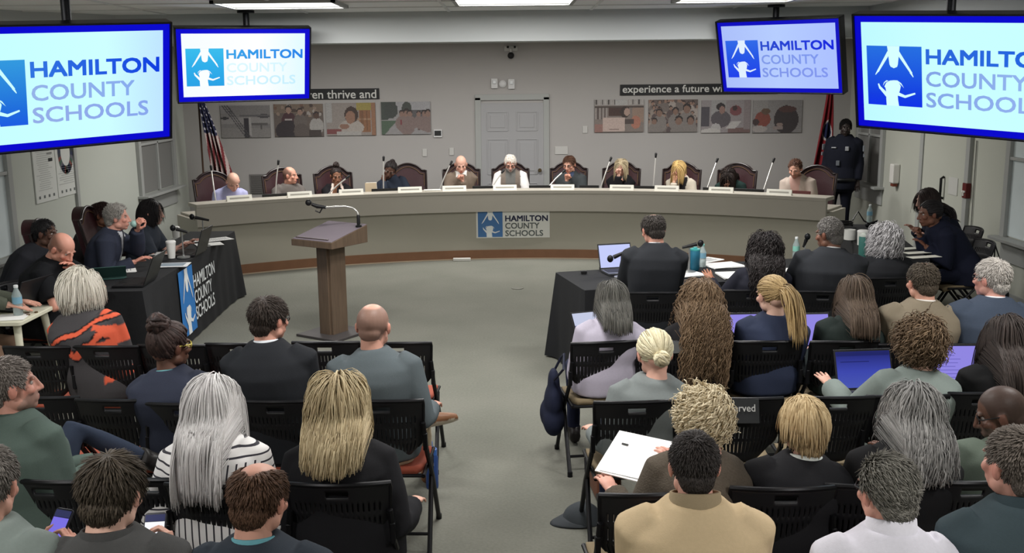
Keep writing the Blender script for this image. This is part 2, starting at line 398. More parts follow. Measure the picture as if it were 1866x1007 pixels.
troffer(lx[1][0], 7.66, 'bright rectangular ceiling light panel in front of the beam, middle one', power=50)
troffer(lx[2][0], 7.58, 'bright rectangular ceiling light panel in front of the beam, right one', power=50)
for (x, y) in ((-3.1, 4.7), (0, 4.7), (3.1, 4.7), (-2.2, 1.5), (2.2, 1.5)):
    troffer(x, y, 'rectangular ceiling light panel over the audience, out of the frame', power=50)
for x in (-2.6, 0, 2.6):
    troffer(x, 13.0, 'rectangular ceiling light panel over the board members, hidden by the beam', power=75)
wd_ = bpy.data.worlds.new('world'); scene.world = wd_; wd_.use_nodes = True
wd_.node_tree.nodes['Background'].inputs[0].default_value = (.75, .8, .85, 1); wd_.node_tree.nodes['Background'].inputs[1].default_value = .1
scene.view_settings.view_transform = 'Standard'; scene.view_settings.look = 'None'; scene.view_settings.exposure = 0

# ------------------------------------------------------------------ hanging televisions
M_bez = mat('tv_bezel', (14, 14, 20), .3)
def make_tv(label, loc, yaw, tilt, w, h, look, roll=0):
    t = thing('hanging_television', label, 'television', loc, 0, 'televisions hung from the ceiling')
    Rm = rotz(yaw) @ rot('X', tilt) @ rot('Y', roll)
    M = lambda p: np.asarray(p) @ Rm.T
    b = MB(); bw = .012
    b.box(M(np.array([(0, .04, 0)]))[0], (w, .07, h), Rm)
    for sx in (-1, 1): b.box(M(np.array([(sx * (w / 2 - bw / 2), -.002, 0)]))[0], (bw, .022, h), Rm)
    for sz in (-1, 1): b.box(M(np.array([(0, -.002, sz * (h / 2 - bw / 2))]))[0], (w, .022, bw), Rm)
    b.build('bezel', M_bez, t, smooth=False, bevel=.003)
    bord = look['border']; iw, ih = w - 2 * bord[0], h - 2 * bord[1]
    def part(name, mb, m, parent=t):
        me = rawmesh(name, mb.v, mb.f, False); o = meshobj(name, me, m, parent); o.matrix_local = Matrix(Rm.tolist()).to_4x4(); return o
    scr = part('screen', quad_into(MB(), -w / 2 + bw, -h / 2 + bw, w - 2 * bw, h - 2 * bw, .002), look['blue'])
    part('screen_picture', quad_into(MB(), -iw / 2, -ih / 2, iw, ih, .0006), look['bg'], t)
    ex, ez, ew, eh = look['emb']; x0 = -iw / 2 + ex * iw; z0 = -ih / 2 + ez * ih
    part('logo_square', quad_into(MB(), x0, z0, ew * iw, eh * ih, -.0008), look['sq'], t)
    part('logo_figures', emblem_into(MB(), x0, z0, ew * iw, eh * ih, -.002), look['fig'], t)
    for s, (lx_, lz, lw, lh), mm in zip(('HAMILTON', 'COUNTY', 'SCHOOLS'), look['txt'], look['tm']):
        part('lettering', text_into(MB(), s, -iw / 2 + lx_ * iw, -ih / 2 + lz * ih, lw * iw, lh * ih, -.002, .034 if s == 'HAMILTON' else .018), mm, t)
    # pole and bracket
    top = ZC - loc[2]
    px_, py_ = look.get('pole', (0, .12))
    MB().tube([(px_, py_, .0), (px_, py_, top)], .026, 12).lathe([(.07, top - .02), (.07, top)], 16, c=(px_, py_, 0)).build('pole', M_dark, t)
    MB().box(M(np.array([(px_, .085, 0)]))[0], (.3, .05, .3), Rm).build('mount_plate', M_dark, t, smooth=False)
    return t
blueA = emat('tv_blue_border', (6, 6, 205), 1.0); blueB = emat('tv_blue_border_dim', (14, 18, 170), 1.0)
def look(bgst, sqst, t1, t2, t3, fig, iw, ih, key, **k):
    d = dict(border=(.05, .055), blue=blueA, emb=(.028, .172, .30, .597), txt=[(.35, .60, .63, .15), (.35, .385, .50, .15), (.35, .178, .57, .15)])
    d['bg'] = grad_emat('screen_bg_' + key, bgst, 0, -iw / 2, iw / 2); d['sq'] = grad_emat('screen_square_' + key, sqst, 2, -ih / 2, ih / 2)
    d['tm'] = [grad_emat('screen_txt_' + key + str(i), c, 0, -iw * .2, iw * .45) for i, c in enumerate((t1, t2, t3))]
    d['fig'] = emat('screen_fig_' + key, fig, 1.0); d.update(k); return d
# big pair at Y=5.35, small pair at Y=8.95
lookL = look([(0, (196, 255, 255)), (.7, (206, 255, 255)), (1, (190, 226, 255))], [(0, (22, 50, 235)), (.35, (30, 110, 220)), (1, (60, 175, 225))],
             [(0, (50, 120, 225)), (1, (8, 60, 225))], [(0, (150, 180, 232)), (1, (132, 170, 240))], [(0, (150, 175, 232)), (1, (135, 165, 238))], (205, 255, 255), 1.2, .66, 'left_large', border=(.052, .05))
lookR = look([(0, (190, 250, 255)), (.4, (203, 255, 255)), (1, (200, 255, 255))], [(0, (10, 10, 250)), (.3, (15, 60, 225)), (1, (45, 130, 225))],
             [(0, (45, 105, 220)), (1, (30, 100, 225))], [(0, (128, 160, 230)), (1, (150, 185, 240))], [(0, (130, 165, 232)), (1, (150, 180, 240))], (215, 255, 255), 1.2, .66, 'right_large', border=(.052, .05))
lookl = look([(0, (245, 252, 255)), (.6, (255, 255, 255)), (1, (220, 250, 255))], [(0, (35, 150, 225)), (.5, (45, 175, 235)), (1, (70, 205, 240))],
             [(0, (60, 170, 235)), (1, (35, 130, 235))], [(0, (222, 250, 255)), (1, (212, 244, 255))], [(0, (218, 248, 255)), (1, (196, 238, 255))], (250, 255, 255), 1.1, .6, 'left_small', border=(.05, .05))
lookr = look([(0, (170, 190, 250)), (.5, (182, 205, 255)), (1, (170, 190, 255))], [(0, (28, 40, 240)), (.5, (35, 85, 230)), (1, (60, 125, 235))],
             [(0, (45, 80, 205)), (1, (10, 30, 225))], [(0, (130, 155, 232)), (1, (125, 150, 240))], [(0, (128, 152, 232)), (1, (130, 150, 240))], (225, 240, 255), 1.1, .6, 'right_small', border=(.045, .045), blue=emat('tv_blue_border_b', (10, 10, 190), 1.0))
TVS = [
 ('large television hanging at the left edge of the frame, cyan-white screen cut off', (-2.456, 5.686, 2.331), .745, .27, -.046, 1.24, .70, lookL),
 ('large television hanging at the right edge of the frame, deep blue emblem with white figures', (2.507, 5.82, 2.341), -.852, .27, .054, 1.24, .70, lookR),
 ('smaller television near the beam on the left, washed-out white screen with pale lettering', (-2.148, 8.418, 2.484), .437, .27, -.012, 1.079, .609, lookl),
 ('smaller television near the beam on the right, lavender screen with dark blue lettering', (2.17, 8.39, 2.504), -.725, .27, .011, 1.079, .609, lookr)]
for (lb, p, yw, tl, rl, w, h, lk) in TVS: make_tv(lb, p, yw, tl, w, h, lk, rl)

# ------------------------------------------------------------------ things on the back wall
def wall_box(name, label, cat, px, w, h, d, m, group=None, bevel=.005):
    p = at_y(px[0], px[1], YB); t = tag(MB().box((0, -d / 2, 0), (w, d, h)).build(name, m, None, False, bevel, loc=(p[0], YB - .001, p[2])), label, cat, group); return t
M_cream = mat('switch_plate', (188, 187, 184), .5); M_cream2 = mat('strobe_white', (205, 205, 205), .5)
def sign(label, pxl, pxr, textbox, words):
    a, b = at_y(pxl[0], pxl[1], YB), at_y(pxr[0], pxr[1], YB); h = .16
    t = thing('wall_sign', label, 'sign', ((a[0] + b[0]) / 2, YB - .02, (a[2] + b[2]) / 2), 0, None); w = b[0] - a[0]
    MB().box((0, .008, 0), (w, .02, h)).build('sign_board', mat('sign_black', (28, 29, 31), .5), t, smooth=False)
    tm = text_into(MB(), words, -w / 2 + textbox[0] * w, -h * textbox[2], textbox[1] * w, h * textbox[3], -.004, .012)
    xs_ = np.array([[min(tm.v[i][0] for i in f), max(tm.v[i][0] for i in f)] for f in tm.f]); od = np.argsort(xs_[:, 0]); cur = []; right = -9
    def flush(idx):          # each word is a part of its own
        if not idx: return
        used = sorted({i for k in idx for i in tm.f[k]}); mp_ = {i: n for n, i in enumerate(used)}; MB().add([tm.v[i] for i in used], [tuple(mp_[i] for i in tm.f[k]) for k in idx]).build('lettering', mat('sign_letters', (205, 205, 202), .6), t, smooth=False)
    for k in od:
        if xs_[k, 0] - right > .16 * h and cur: flush(cur); cur = []
        cur.append(k); right = max(right, xs_[k, 1])
    flush(cur)
    return t
sign('long black wall sign above the left row of photos, white lowercase words thrive and', (489, 175), (691, 168), (.02, .955, .42, .80), 'all children thrive and')
sign('long black wall sign above the right row of photos, words starting experience a future', (1130, 162), (1416, 163), (.015, .96, .48, .90), 'experience a future without limits')
# framed photographs: printed colour patches
def picture(label, pxc, fn, wpx=87, hpx=57, nx=60, nz=40):
    p = at_y(pxc[0], pxc[1], YB); k = 15.6 / (FPX * .985); w, h = wpx * k, hpx * k
    t = thing('wall_photo', label, 'photo', (p[0], YB, p[2]), 0, 'photo prints on the back wall')
    MB().box((0, -.012, 0), (w, .022, h)).build('print_panel', mat('print_edge', (120, 118, 116), .6), t, smooth=False)
    mb = MB(); X, Z = np.meshgrid((np.arange(nx) + .5) / nx, (np.arange(nz) + .5) / nz); C = fn(X, Z)
    C = C * (1 + .10 * (np.random.default_rng(int(pxc[0])).random(X.shape) - .5))[..., None]; C = np.clip(C * .72 + 120 * .28, 0, 255)
    v = [((i / nx - .5) * w, -.0245, (j / nz - .5) * h) for j in range(nz + 1) for i in range(nx + 1)]
    f = [(j * (nx + 1) + i, j * (nx + 1) + i + 1, (j + 1) * (nx + 1) + i + 1, (j + 1) * (nx + 1) + i) for j in range(nz) for i in range(nx)]
    mb.add(v, f); mb.c = [tuple(C[j, i]) for j in range(nz) for i in range(nx)]
    mb.build('print_image', vcol_mat('print_ink', .6), t, smooth=False)
    return t
def base(X, c): return np.ones(X.shape + (3,)) * np.array(c, float)
def E_(C, X, Z, cx, cz, rx, rz, c): C[((X - cx) / rx) ** 2 + ((Z - cz) / rz) ** 2 < 1] = c
def B_(C, X, Z, x0, x1, z0, z1, c): C[(X >= x0) & (X <= x1) & (Z >= z0) & (Z <= z1)] = c
def kid(C, X, Z, x, z, s, shirt, skin=(150, 112, 95), hair=(45, 38, 38)):
    E_(C, X, Z, x, z - .22 * s, .11 * s, .2 * s, shirt); E_(C, X, Z, x, z + .05 * s, .05 * s, .085 * s, hair); E_(C, X, Z, x, z + .02 * s, .042 * s, .07 * s, skin)
def P1(X, Z):
    C = base(X, (128, 124, 124)); B_(C, X, Z, 0, 1, .42, .62, (150, 146, 145)); B_(C, X, Z, 0, 1, 0, .3, (138, 134, 132)); E_(C, X, Z, .88, .66, .14, .06, (62, 60, 64)); E_(C, X, Z, .08, .6, .1, .04, (50, 48, 52))
    B_(C, X, Z, .38, 1, .66, .70, (95, 92, 95)); B_(C, X, Z, .47, .56, 0, .6, (45, 42, 48)); B_(C, X, Z, .56, .62, .05, .62, (172, 168, 166)); B_(C, X, Z, .62, .95, .38, .44, (90, 86, 86)); B_(C, X, Z, .80, .84, .25, .4, (80, 76, 76))
    for k in range(3): C[np.abs((X - .1 - .05 * k) + (Z - .88) * .45) < .012] = (70, 68, 72)
    B_(C, X, Z, 0, 1, .97, 1, (150, 146, 146)); B_(C, X, Z, 0, .18, .74, 1, np.array((140, 136, 138))); 
    for k in range(3): C[(np.abs((X - .1 - .05 * k) + (Z - .86) * .45) < .014) & (Z > .74)] = (64, 62, 66)
    return C
def P2(X, Z):
    C = base(X, (96, 84, 78)); B_(C, X, Z, 0, 1, .72, 1, (120, 102, 88))
    r = np.random.default_rng(3)
    for k in range(26): E_(C, X, Z, r.random(), .6 + .4 * r.random(), .035, .05, tuple(r.choice([(150, 128, 112), (70, 56, 52), (168, 160, 154), (110, 80, 66)])))
    kid(C, X, Z, .3, .78, 1.4, (66, 40, 46), (170, 135, 118)); E_(C, X, Z, .28, .18, .26, .32, (44, 38, 42)); B_(C, X, Z, .22, .36, .5, .56, (180, 170, 168)); kid(C, X, Z, .53, .72, 1.2, (100, 90, 86), (160, 126, 110)); kid(C, X, Z, .86, .6, 1.3, (170, 166, 162), (80, 58, 50)); E_(C, X, Z, .55, .15, .16, .25, (88, 78, 74)); B_(C, X, Z, .7, .95, 0, .2, (60, 52, 50))
    return C
def P3(X, Z):
    C = base(X, (150, 140, 134)); B_(C, X, Z, .62, 1, .78, 1, (158, 142, 70)); B_(C, X, Z, .66, .9, .1, .78, (140, 92, 62)); B_(C, X, Z, .62, .95, .48, .52, (168, 130, 100)); B_(C, X, Z, .92, 1, 0, 1, (150, 104, 78))
    for k in range(8): B_(C, X, Z, .68 + k * .028, .69 + k * .028, .15, .76, (104, 70, 50))
    B_(C, X, Z, 0, .12, .4, 1, (170, 168, 166)); E_(C, X, Z, .5, .24, .26, .24, (178, 168, 160)); E_(C, X, Z, .51, .64, .14, .25, (58, 44, 40)); E_(C, X, Z, .49, .56, .10, .2, (150, 108, 88)); B_(C, X, Z, 0, .3, .05, .2, (120, 62, 62)); B_(C, X, Z, .2, .7, 0, .12, (178, 174, 170)); E_(C, X, Z, .36, .28, .1, .08, (140, 100, 84))
    return C
def P4(X, Z):
    C = base(X, (150, 147, 148)); B_(C, X, Z, 0, 1, .75, 1, (165, 164, 168)); C[(X < .1 + .6 * (Z - .4)) & (Z > .45) & (X < .3)] = (60, 66, 62); C[(X < .32 - .0 * Z) & (Z < .42) & (X < .06 + .6 * Z)] = (72, 92, 74)
    E_(C, X, Z, .52, .8, .1, .2, (62, 66, 62)); B_(C, X, Z, .62, 1, .5, .76, (84, 82, 84)); E_(C, X, Z, .2, .75, .14, .25, (58, 62, 60))
    for x, s in ((.42, 1.2), (.52, 1.5), (.58, 1.2), (.76, 1), (.88, 1.2), (.95, 1.3)):
        B_(C, X, Z, x - .025, x + .02, .12, .42, (96, 78, 76)); kid(C, X, Z, x, .6, s, (128, 108, 104), (140, 108, 96))
    B_(C, X, Z, .38, .42, .3, .45, (120, 52, 58)); return C
def P5(X, Z):
    C = base(X, (128, 116, 110)); B_(C, X, Z, 0, 1, .82, 1, (170, 164, 160))
    for k in range(16): B_(C, X, Z, .02 + k * .062, .045 + k * .062, .84, 1, ((70, 64, 62), (186, 180, 176))[k % 2])
    B_(C, X, Z, .42, .66, .82, 1, (184, 182, 180)); B_(C, X, Z, 0, 1, .76, .80, (70, 60, 56)); 
    for k in range(7): B_(C, X, Z, .02 + k * .036, .04 + k * .036, .4, .74, ((176, 168, 164), (84, 72, 70))[k % 2])
    B_(C, X, Z, .28, .62, .5, .75, (66, 46, 42)); E_(C, X, Z, .62, .62, .1, .18, (52, 42, 40)); E_(C, X, Z, .66, .62, .06, .12, (182, 150, 136)); B_(C, X, Z, .76, 1, .3, .74, (150, 124, 108)); E_(C, X, Z, .84, .3, .1, .2, (178, 112, 92)); B_(C, X, Z, .62, .8, .25, .4, (72, 60, 58)); B_(C, X, Z, .17, .62, .02, .46, (205, 180, 170)); B_(C, X, Z, 0, .17, 0, .26, (150, 108, 100)); B_(C, X, Z, .3, .5, .08, .11, (120, 96, 92)); return C
def P6(X, Z):
    C = base(X, (92, 78, 74)); r = np.random.default_rng(5)
    for k in range(60):
        x, z = r.random(), .15 + .85 * r.random(); sh = ((150, 136, 126), (112, 100, 96), (170, 158, 150), (84, 70, 70))[k % 4]; kid(C, X, Z, x, z, .75, sh, (146, 112, 96), (48, 38, 38))
    for x, z, s in ((.78, .66, 1.7), (.55, .6, 1.3), (.22, .55, 1.4), (.12, .3, 1.2), (.62, .3, 1.6), (.86, .3, 1.6)): kid(C, X, Z, x, z, s, (128, 120, 116), (130, 98, 84), (40, 34, 34))
    return C
def P7(X, Z):
    C = base(X, (150, 142, 144)); B_(C, X, Z, 0, .16, .2, .8, (70, 66, 74)); B_(C, X, Z, .2, .5, .55, 1, (162, 160, 160)); E_(C, X, Z, .4, .42, .2, .26, (84, 78, 84)); E_(C, X, Z, .39, .8, .09, .12, (42, 38, 40)); E_(C, X, Z, .42, .7, .06, .12, (150, 114, 104)); E_(C, X, Z, .7, .68, .12, .16, (120, 66, 70)); E_(C, X, Z, .68, .75, .05, .08, (60, 46, 46)); E_(C, X, Z, .3, .15, .1, .14, (188, 184, 184)); B_(C, X, Z, .55, 1, 0, .14, (112, 86, 84)); C[np.abs((X - .66) - (Z - .24) * .6) < .1 * (np.abs(Z - .24) < .12)] = (196, 192, 190); E_(C, X, Z, .2, .04, .2, .1, (200, 196, 192)); B_(C, X, Z, .86, 1, .1, 1, (138, 126, 128)); return C
def P8(X, Z):
    C = base(X, (140, 136, 136)); B_(C, X, Z, 0, .3, .6, 1, (150, 146, 144)); E_(C, X, Z, .68, .4, .25, .44, (52, 46, 48)); E_(C, X, Z, .7, .72, .18, .1, (78, 52, 50)); E_(C, X, Z, .2, .42, .16, .24, (134, 66, 56)); E_(C, X, Z, .26, .66, .09, .1, (96, 74, 60)); E_(C, X, Z, .06, .33, .07, .1, (60, 46, 46)); E_(C, X, Z, .14, .12, .16, .1, (172, 164, 160)); B_(C, X, Z, .42, .62, .1, .2, (150, 134, 130)); E_(C, X, Z, .55, .25, .06, .06, (150, 128, 120)); return C
PICS = [((448, 221), P1, 'faded photo print of pale outlines with a dark vertical streak, first from the left'), ((545, 219), P2, 'photo print of students in dark shirts in a crowd, second from the left'), ((640, 217), P3, 'photo print of a boy at a desk before orange bookshelves'), ((740, 215), P4, 'photo print of runners on a pale road beside trees'),
        ((1128, 211), P5, 'photo print of a child holding a pale pink box before bookshelves'), ((1226, 211), P6, 'photo print of a dense crowd of seated children'), ((1322, 212), P7, 'photo print of a student in grey leaning over papers at a table'), ((1416, 212), P8, 'photo print of a dark figure bending beside an orange one, last on the right')]
for c, fn, lb in PICS: picture(lb, c, fn)
# small fittings
def strobe(px, label):
    p = at_y(px[0], px[1], YB); t = thing('alarm_strobe', label, 'alarm', (p[0], YB, p[2]), 0, 'alarm fittings over the back door')
    MB().box((0, -.02, 0), (.1, .04, .15)).build('strobe_body', M_cream2, t, smooth=False, bevel=.008); MB().box((0, -.05, .02), (.05, .03, .05)).build('strobe_lens', mat('clear_lens', (225, 228, 230), .15), t, smooth=False, bevel=.008)
strobe((901, 152), 'larger white alarm strobe above the back door, left of the pair')
strobe((932, 153), 'smaller white alarm strobe above the back door, right of the pair')
p = at_y(916, 153, YB); tag(MB().lathe([(.055, 0), (.055, .02), (.04, .035), (.015, .04)], 20, R=rot('X', math.pi / 2)).build('smoke_sounder', M_cream2, loc=(p[0], YB, p[2])), 'round white sounder between the two alarm strobes above the door', 'sounder')
p = at_y(931, 101, YB - .12); t = thing('dome_camera', 'small black dome camera on a bracket high on the back wall above the door', 'camera', (p[0], YB, p[2]))
MB().box((0, -.02, .10), (.2, .04, .07)).tube([(0, -.02, .1), (0, -.12, .09), (0, -.12, .03)], .02, 8).build('bracket', M_cream, t, smooth=False, bevel=.006)
MB().ball((0, -.12, 0), .05, 14, 10).build('dome', M_black, t); [MB().ball((q, -.045, .125), .018).build('sensor_lens', M_black, t) for q in (-.045, .06)]
for px, w, h, nm, lb, m in (((774, 278), .07, .115, 'wall_switch', 'pale switch plate on the back wall left of the door, farther one', M_cream), ((823, 276), .07, .115, 'wall_switch', 'pale switch plate beside the left casing of the back door', M_cream), ((1023, 274), .2, .12, 'outlet_plate', 'wide pale plate on the back wall right of the door', M_cream), ((1066, 236), .075, .11, 'wall_switch', 'pale switch plate left of the photo print with the pink box', M_cream)):
    o = wall_box(nm, lb, 'switch' if 'switch' in nm else 'outlet', px, w, h, .012, m)
p = at_y(798, 243, YB); t = thing('thermostat', 'square thermostat with a dark display right of the runners photo', 'thermostat', (p[0], YB, p[2]))
MB().box((0, -.012, 0), (.13, .024, .12)).build('thermostat_body', M_cream2, t, smooth=False, bevel=.006); MB().box((0, -.026, .005), (.1, .006, .075)).build('display', mat('lcd', (52, 54, 54), .3), t, smooth=False)
p = at_y(475, 335, YB); t = thing('wall_vent', 'grey louvred wall grille between the two leftmost board chairs', 'vent', (p[0], YB, p[2]))
v = MB(); v.box((0, -.008, 0), (.32, .016, .3))
for k in range(14): v.box((0, -.02, -.13 + k * .02), (.28, .014, .008), rot('X', .5))
v.build('grille', mat('vent_grey', (118, 116, 114), .6), t, smooth=False)
# right wall fittings
p = at_x(1637, 316, XR); t = thing('sanitizer_dispenser', 'white hand sanitizer dispenser on the right wall below the large television', 'dispenser', (XR, p[1], p[2]))
MB().box((-.05, 0, 0), (.1, .13, .26)).build('dispenser_body', M_white, t, smooth=False, bevel=.02); MB().box((-.05, 0, -.15), (.07, .08, .04)).build('drip_nozzle', mat('amber_nozzle', (120, 60, 45), .4), t, smooth=False, bevel=.008)
p = at_x(1738, 339, XR - .02); tag(MB().box((-.004, 0, 0), (.006, .24, .2)).build('wall_notice', mat('notice_paper', (190, 190, 186), .8), None, False, loc=(XR - .024, p[1], p[2])), 'small white paper notice taped beside the red alarm pull on the right wall', 'notice')
p = at_x(1766, 347, XR); t = thing('fire_alarm_pull', 'small red fire alarm pull station on the right wall', 'alarm', (XR, p[1], p[2]))
MB().box((-.03, 0, 0), (.06, .1, .17)).build('pull_body', mat('alarm_red', (92, 28, 28), .45), t, smooth=False, bevel=.008); MB().box((-.065, 0, -.01), (.012, .075, .02)).box((-.065, 0, -.035), (.012, .02, .05)).build('pull_handle', M_white, t, smooth=False)
# posters on the left wall
xs = XL + .062
def poster(label, pxs, kind):
    a = at_x(pxs[0], pxs[2], xs); b = at_x(pxs[1], pxs[3], xs); bot = at_x(pxs[0], pxs[4], xs)
    y0, y1 = a[1], b[1]; z1 = a[2] + .2; z0 = bot[2]
    t = thing('wall_poster', label, 'poster', (xs, (y0 + y1) / 2, (z0 + z1) / 2), 0); w, h = y1 - y0, z1 - z0
    MB().box((.006, 0, 0), (.012, w, h)).build('poster_sheet', mat('poster_paper', (205, 207, 203), .7), t, smooth=False)
    ink = MB(); r = np.random.default_rng(len(label)); X = .0135
    def q(y, z, ww, hh, c): ink.add([(X, y - ww / 2, z - hh / 2), (X, y + ww / 2, z - hh / 2), (X, y + ww / 2, z + hh / 2), (X, y - ww / 2, z + hh / 2)], [(0, 1, 2, 3)], c)
    if kind == 0:
        for k in range(24): q(-.05 * w + .1 * (r.random() - .5) * w, h * (.42 - k * .032), w * (.4 + .3 * r.random()), .006, (165, 168, 166))
        q(.28 * w, h * .12, w * .2, .035, (50, 52, 54)); q(.25 * w, h * .22, w * .25, .02, (130, 132, 130)); q(.25 * w, h * .3, w * .25, .02, (90, 92, 92))
        for k in range(4): q((-.35 + .22 * k) * w, -h * .42, w * .08, .03, (100, 104, 104))
    else:
        R0 = .38 * w; cz = .2 * h
        for k in range(30):
            a0 = 2 * math.pi * k / 30; a1 = 2 * math.pi * (k + 1) / 30; c = ((60, 66, 74), (120, 70, 66), (70, 96, 84), (96, 96, 104), (52, 58, 80))[k % 5]
            ink.add([(X, R0 * math.cos(a) * f, cz + R0 * 1.25 * math.sin(a) * f) for a, f in ((a0, 1), (a1, 1), (a1, .62), (a0, .62))], [(0, 1, 2, 3)], c)
        for k in range(9): q((r.random() - .5) * .15 * w, h * (-.02 - k * .035), w * (.5 + .3 * r.random()), .008, (170, 172, 170))
        for k in range(4): q((-.32 + .21 * k) * w, -h * .42, w * .07, .03, (100, 106, 104)); q(0, -h * .1, w * .1, .03, (90, 96, 96))
    ink.build('poster_print', vcol_mat('print_ink', .6), t, smooth=False)
poster('tall white printed poster of text lines on the left wall, nearer of the two', (57, 96, 285, 272, 374), 0)
poster('tall white poster with a ring diagram on the left wall, farther of the two', (98, 133, 280, 262, 362), 1)
# ------------------------------------------------------------------ curved dais
DC = np.array([0.0, 6.81]); DR = 6.43; DZ = .92
def dpt(r, a): return np.array([DC[0] + r * math.sin(a), DC[1] + r * math.cos(a)])
AM = math.asin(3.75 / 6.43)
def arc_solid(r0, r1, z0, z1, a0, a1, n=60):
    v = []; f = []
    for i in range(n + 1):
        a = a0 + (a1 - a0) * i / n
        for r, z in ((r0, z0), (r1, z0), (r1, z1), (r0, z1)): p = dpt(r, a); v.append((p[0], p[1], z))
    for i in range(n):
        for k in range(4): f.append((i * 4 + k, i * 4 + (k + 1) % 4, i * 4 + 4 + (k + 1) % 4, i * 4 + 4 + k))
    f.append((3, 2, 1, 0)); f.append((n * 4, n * 4 + 1, n * 4 + 2, n * 4 + 3)); f = [q[::-1] for q in f]
    return MB().add(v, f)
M_fascia = mat('dais_fascia', (158, 153, 143), .5, noise=.03, nscale=5)
M_panel = mat('dais_panel', (168, 164, 151), .55, noise=.03, nscale=4)
M_oak = mat('dais_base_wood', (128, 92, 68), .5, noise=.12, nscale=9)
ds = thing('curved_dais', 'long curved grey-beige board dais in front of the back wall', 'desk', (0, 13.24, 0))
def dpart(mb, nm, m, **k):
    mb.v = [(x, y - 13.24, z) for x, y, z in mb.v]; return mb.build(nm, m, ds, **k)
dpart(arc_solid(DR, DR + .30, DZ - .045, DZ, -AM, AM), 'top_ledge', M_fascia, bevel=.004)
dpart(arc_solid(DR + .16, DR + .84, .715, .745, -AM + .01, AM - .01), 'desktop', M_fascia, bevel=.004)
dpart(arc_solid(DR + .003, DR + .06, DZ - .275, DZ - .045, -AM, AM), 'fascia_board', M_fascia)
dpart(arc_solid(DR + .09, DR + .13, .10, DZ - .1, -AM + .008, AM - .008), 'front_panel', M_panel)
dpart(arc_solid(DR + .075, DR + .14, .012, .125, -AM + .006, AM - .006), 'base_board', M_oak)
dpart(arc_solid(DR + .062, DR + .13, 0, .014, -AM + .006, AM - .006), 'shoe_molding', mat('shoe_molding_paint', (176, 160, 140), .5))
for s in (-1, 1): dpart(arc_solid(DR + .05, DR + .80, 0, .72, s * AM - s * .010, s * AM - s * .002, 2), 'end_panel', M_fascia)
# plaque on the dais
pa, pb = at_y(867, 381, 13.28), at_y(1002, 433, 13.28)
W_, H_ = pb[0] - pa[0], pa[2] - pb[2]
t = thing('dais_plaque', 'white plaque with blue emblem on the front of the curved dais', 'sign', ((pa[0] + pb[0]) / 2, 13.305, (pa[2] + pb[2]) / 2))
MB().box((0, .012, 0), (W_, .03, H_)).build('plaque_board', mat('plaque_white', (226, 226, 220), .4), t, smooth=False, bevel=.004)
x0, z0, e = -W_ / 2 + .025 * W_, -H_ / 2 + .04 * H_, .335 * W_
quad_into(MB(), x0, z0, e, H_ * .885, -.006).build('logo_square', mat('logo_blue', (74, 118, 172), .5, noise=.1, nscale=3), t, smooth=False)
emblem_into(MB(), x0, z0, e, H_ * .885, -.007).build('logo_figures', mat('logo_white', (232, 236, 236), .5), t, smooth=False)
M_navyink = mat('navy_ink', (38, 42, 70), .5); M_greyink = mat('grey_ink', (98, 104, 102), .5)
for s, zz, ww, m in (('HAMILTON', .565, .58, M_navyink), ('COUNTY', .315, .465, M_greyink), ('SCHOOLS', .06, .515, M_greyink)):
    text_into(MB(), s, -W_ / 2 + .395 * W_, -H_ / 2 + zz * H_, ww * W_, .205 * H_, -.006, .034 if s == 'HAMILTON' else .022).build('lettering', m, t, smooth=False)
p = at_z(842, 474, 0); tag(MB().box((0, 0, .02), (.23, .05, .035)).build('floor_box', M_white, None, False, .004, loc=(p[0], p[1] - .04, 0)), 'small white strip box on the carpet at the foot of the dais', 'floor box')
p = at_z(943, 525, 0); tag(MB().lathe([(.07, 0), (.07, .006), (.055, .009)], 20).build('floor_outlet', mat('outlet_bronze', (112, 112, 104), .5, .3), loc=(p[0], p[1], 0)), 'small round floor outlet cover in the middle of the carpet', 'outlet')

# ------------------------------------------------------------------ lectern
lp = at_z(606, 613, 0); ly = math.radians(-33)
le = thing('wooden_lectern', 'tall wooden lectern with slanted top standing alone on the carpet', 'lectern', (lp[0], lp[1] + .1, 0), ly)
def wood(name, c, k=1.0):
    m = bpy.data.materials.new(name); m.use_nodes = True; nt = m.node_tree; b = nt.nodes['Principled BSDF']; b.inputs['Roughness'].default_value = .45; b.inputs['Specular IOR Level'].default_value = .3
    tc = nt.nodes.new('ShaderNodeTexCoord'); mp = nt.nodes.new('ShaderNodeMapping'); mp.inputs['Scale'].default_value = (14, 14, 1.2); n = nt.nodes.new('ShaderNodeTexNoise'); n.inputs['Scale'].default_value = 3; n.inputs['Detail'].default_value = 8
    cr = nt.nodes.new('ShaderNodeValToRGB'); cr.color_ramp.elements[0].color = rgba(np.array(c) * .93); cr.color_ramp.elements[1].color = rgba(np.array(c) * 1.05); cr.color_ramp.elements[0].position = .35; cr.color_ramp.elements[1].position = .65
    nt.links.new(tc.outputs['Object'], mp.inputs[0]); nt.links.new(mp.outputs[0], n.inputs['Vector']); nt.links.new(n.outputs[0], cr.inputs[0]); nt.links.new(cr.outputs[0], b.inputs['Base Color']); return m
M_lect = wood('lectern_wood', (100, 84, 70)); M_lecttop = mat('lectern_top', (118, 110, 118), .85, spec=.05, noise=.04, nscale=8)
MB().box((0, 0, .012), (.50, .50, .024)).build('base_plate', mat('lectern_base', (66, 62, 62), .6), le, smooth=False, bevel=.004)
cl_ = MB(); cl_.box((0, 0, .445), (.17, .205, .85)); cl_.box((.0, -.11, .445), (.12, .02, .85)); cl_.build('column', M_lect, le, smooth=False, bevel=.004)
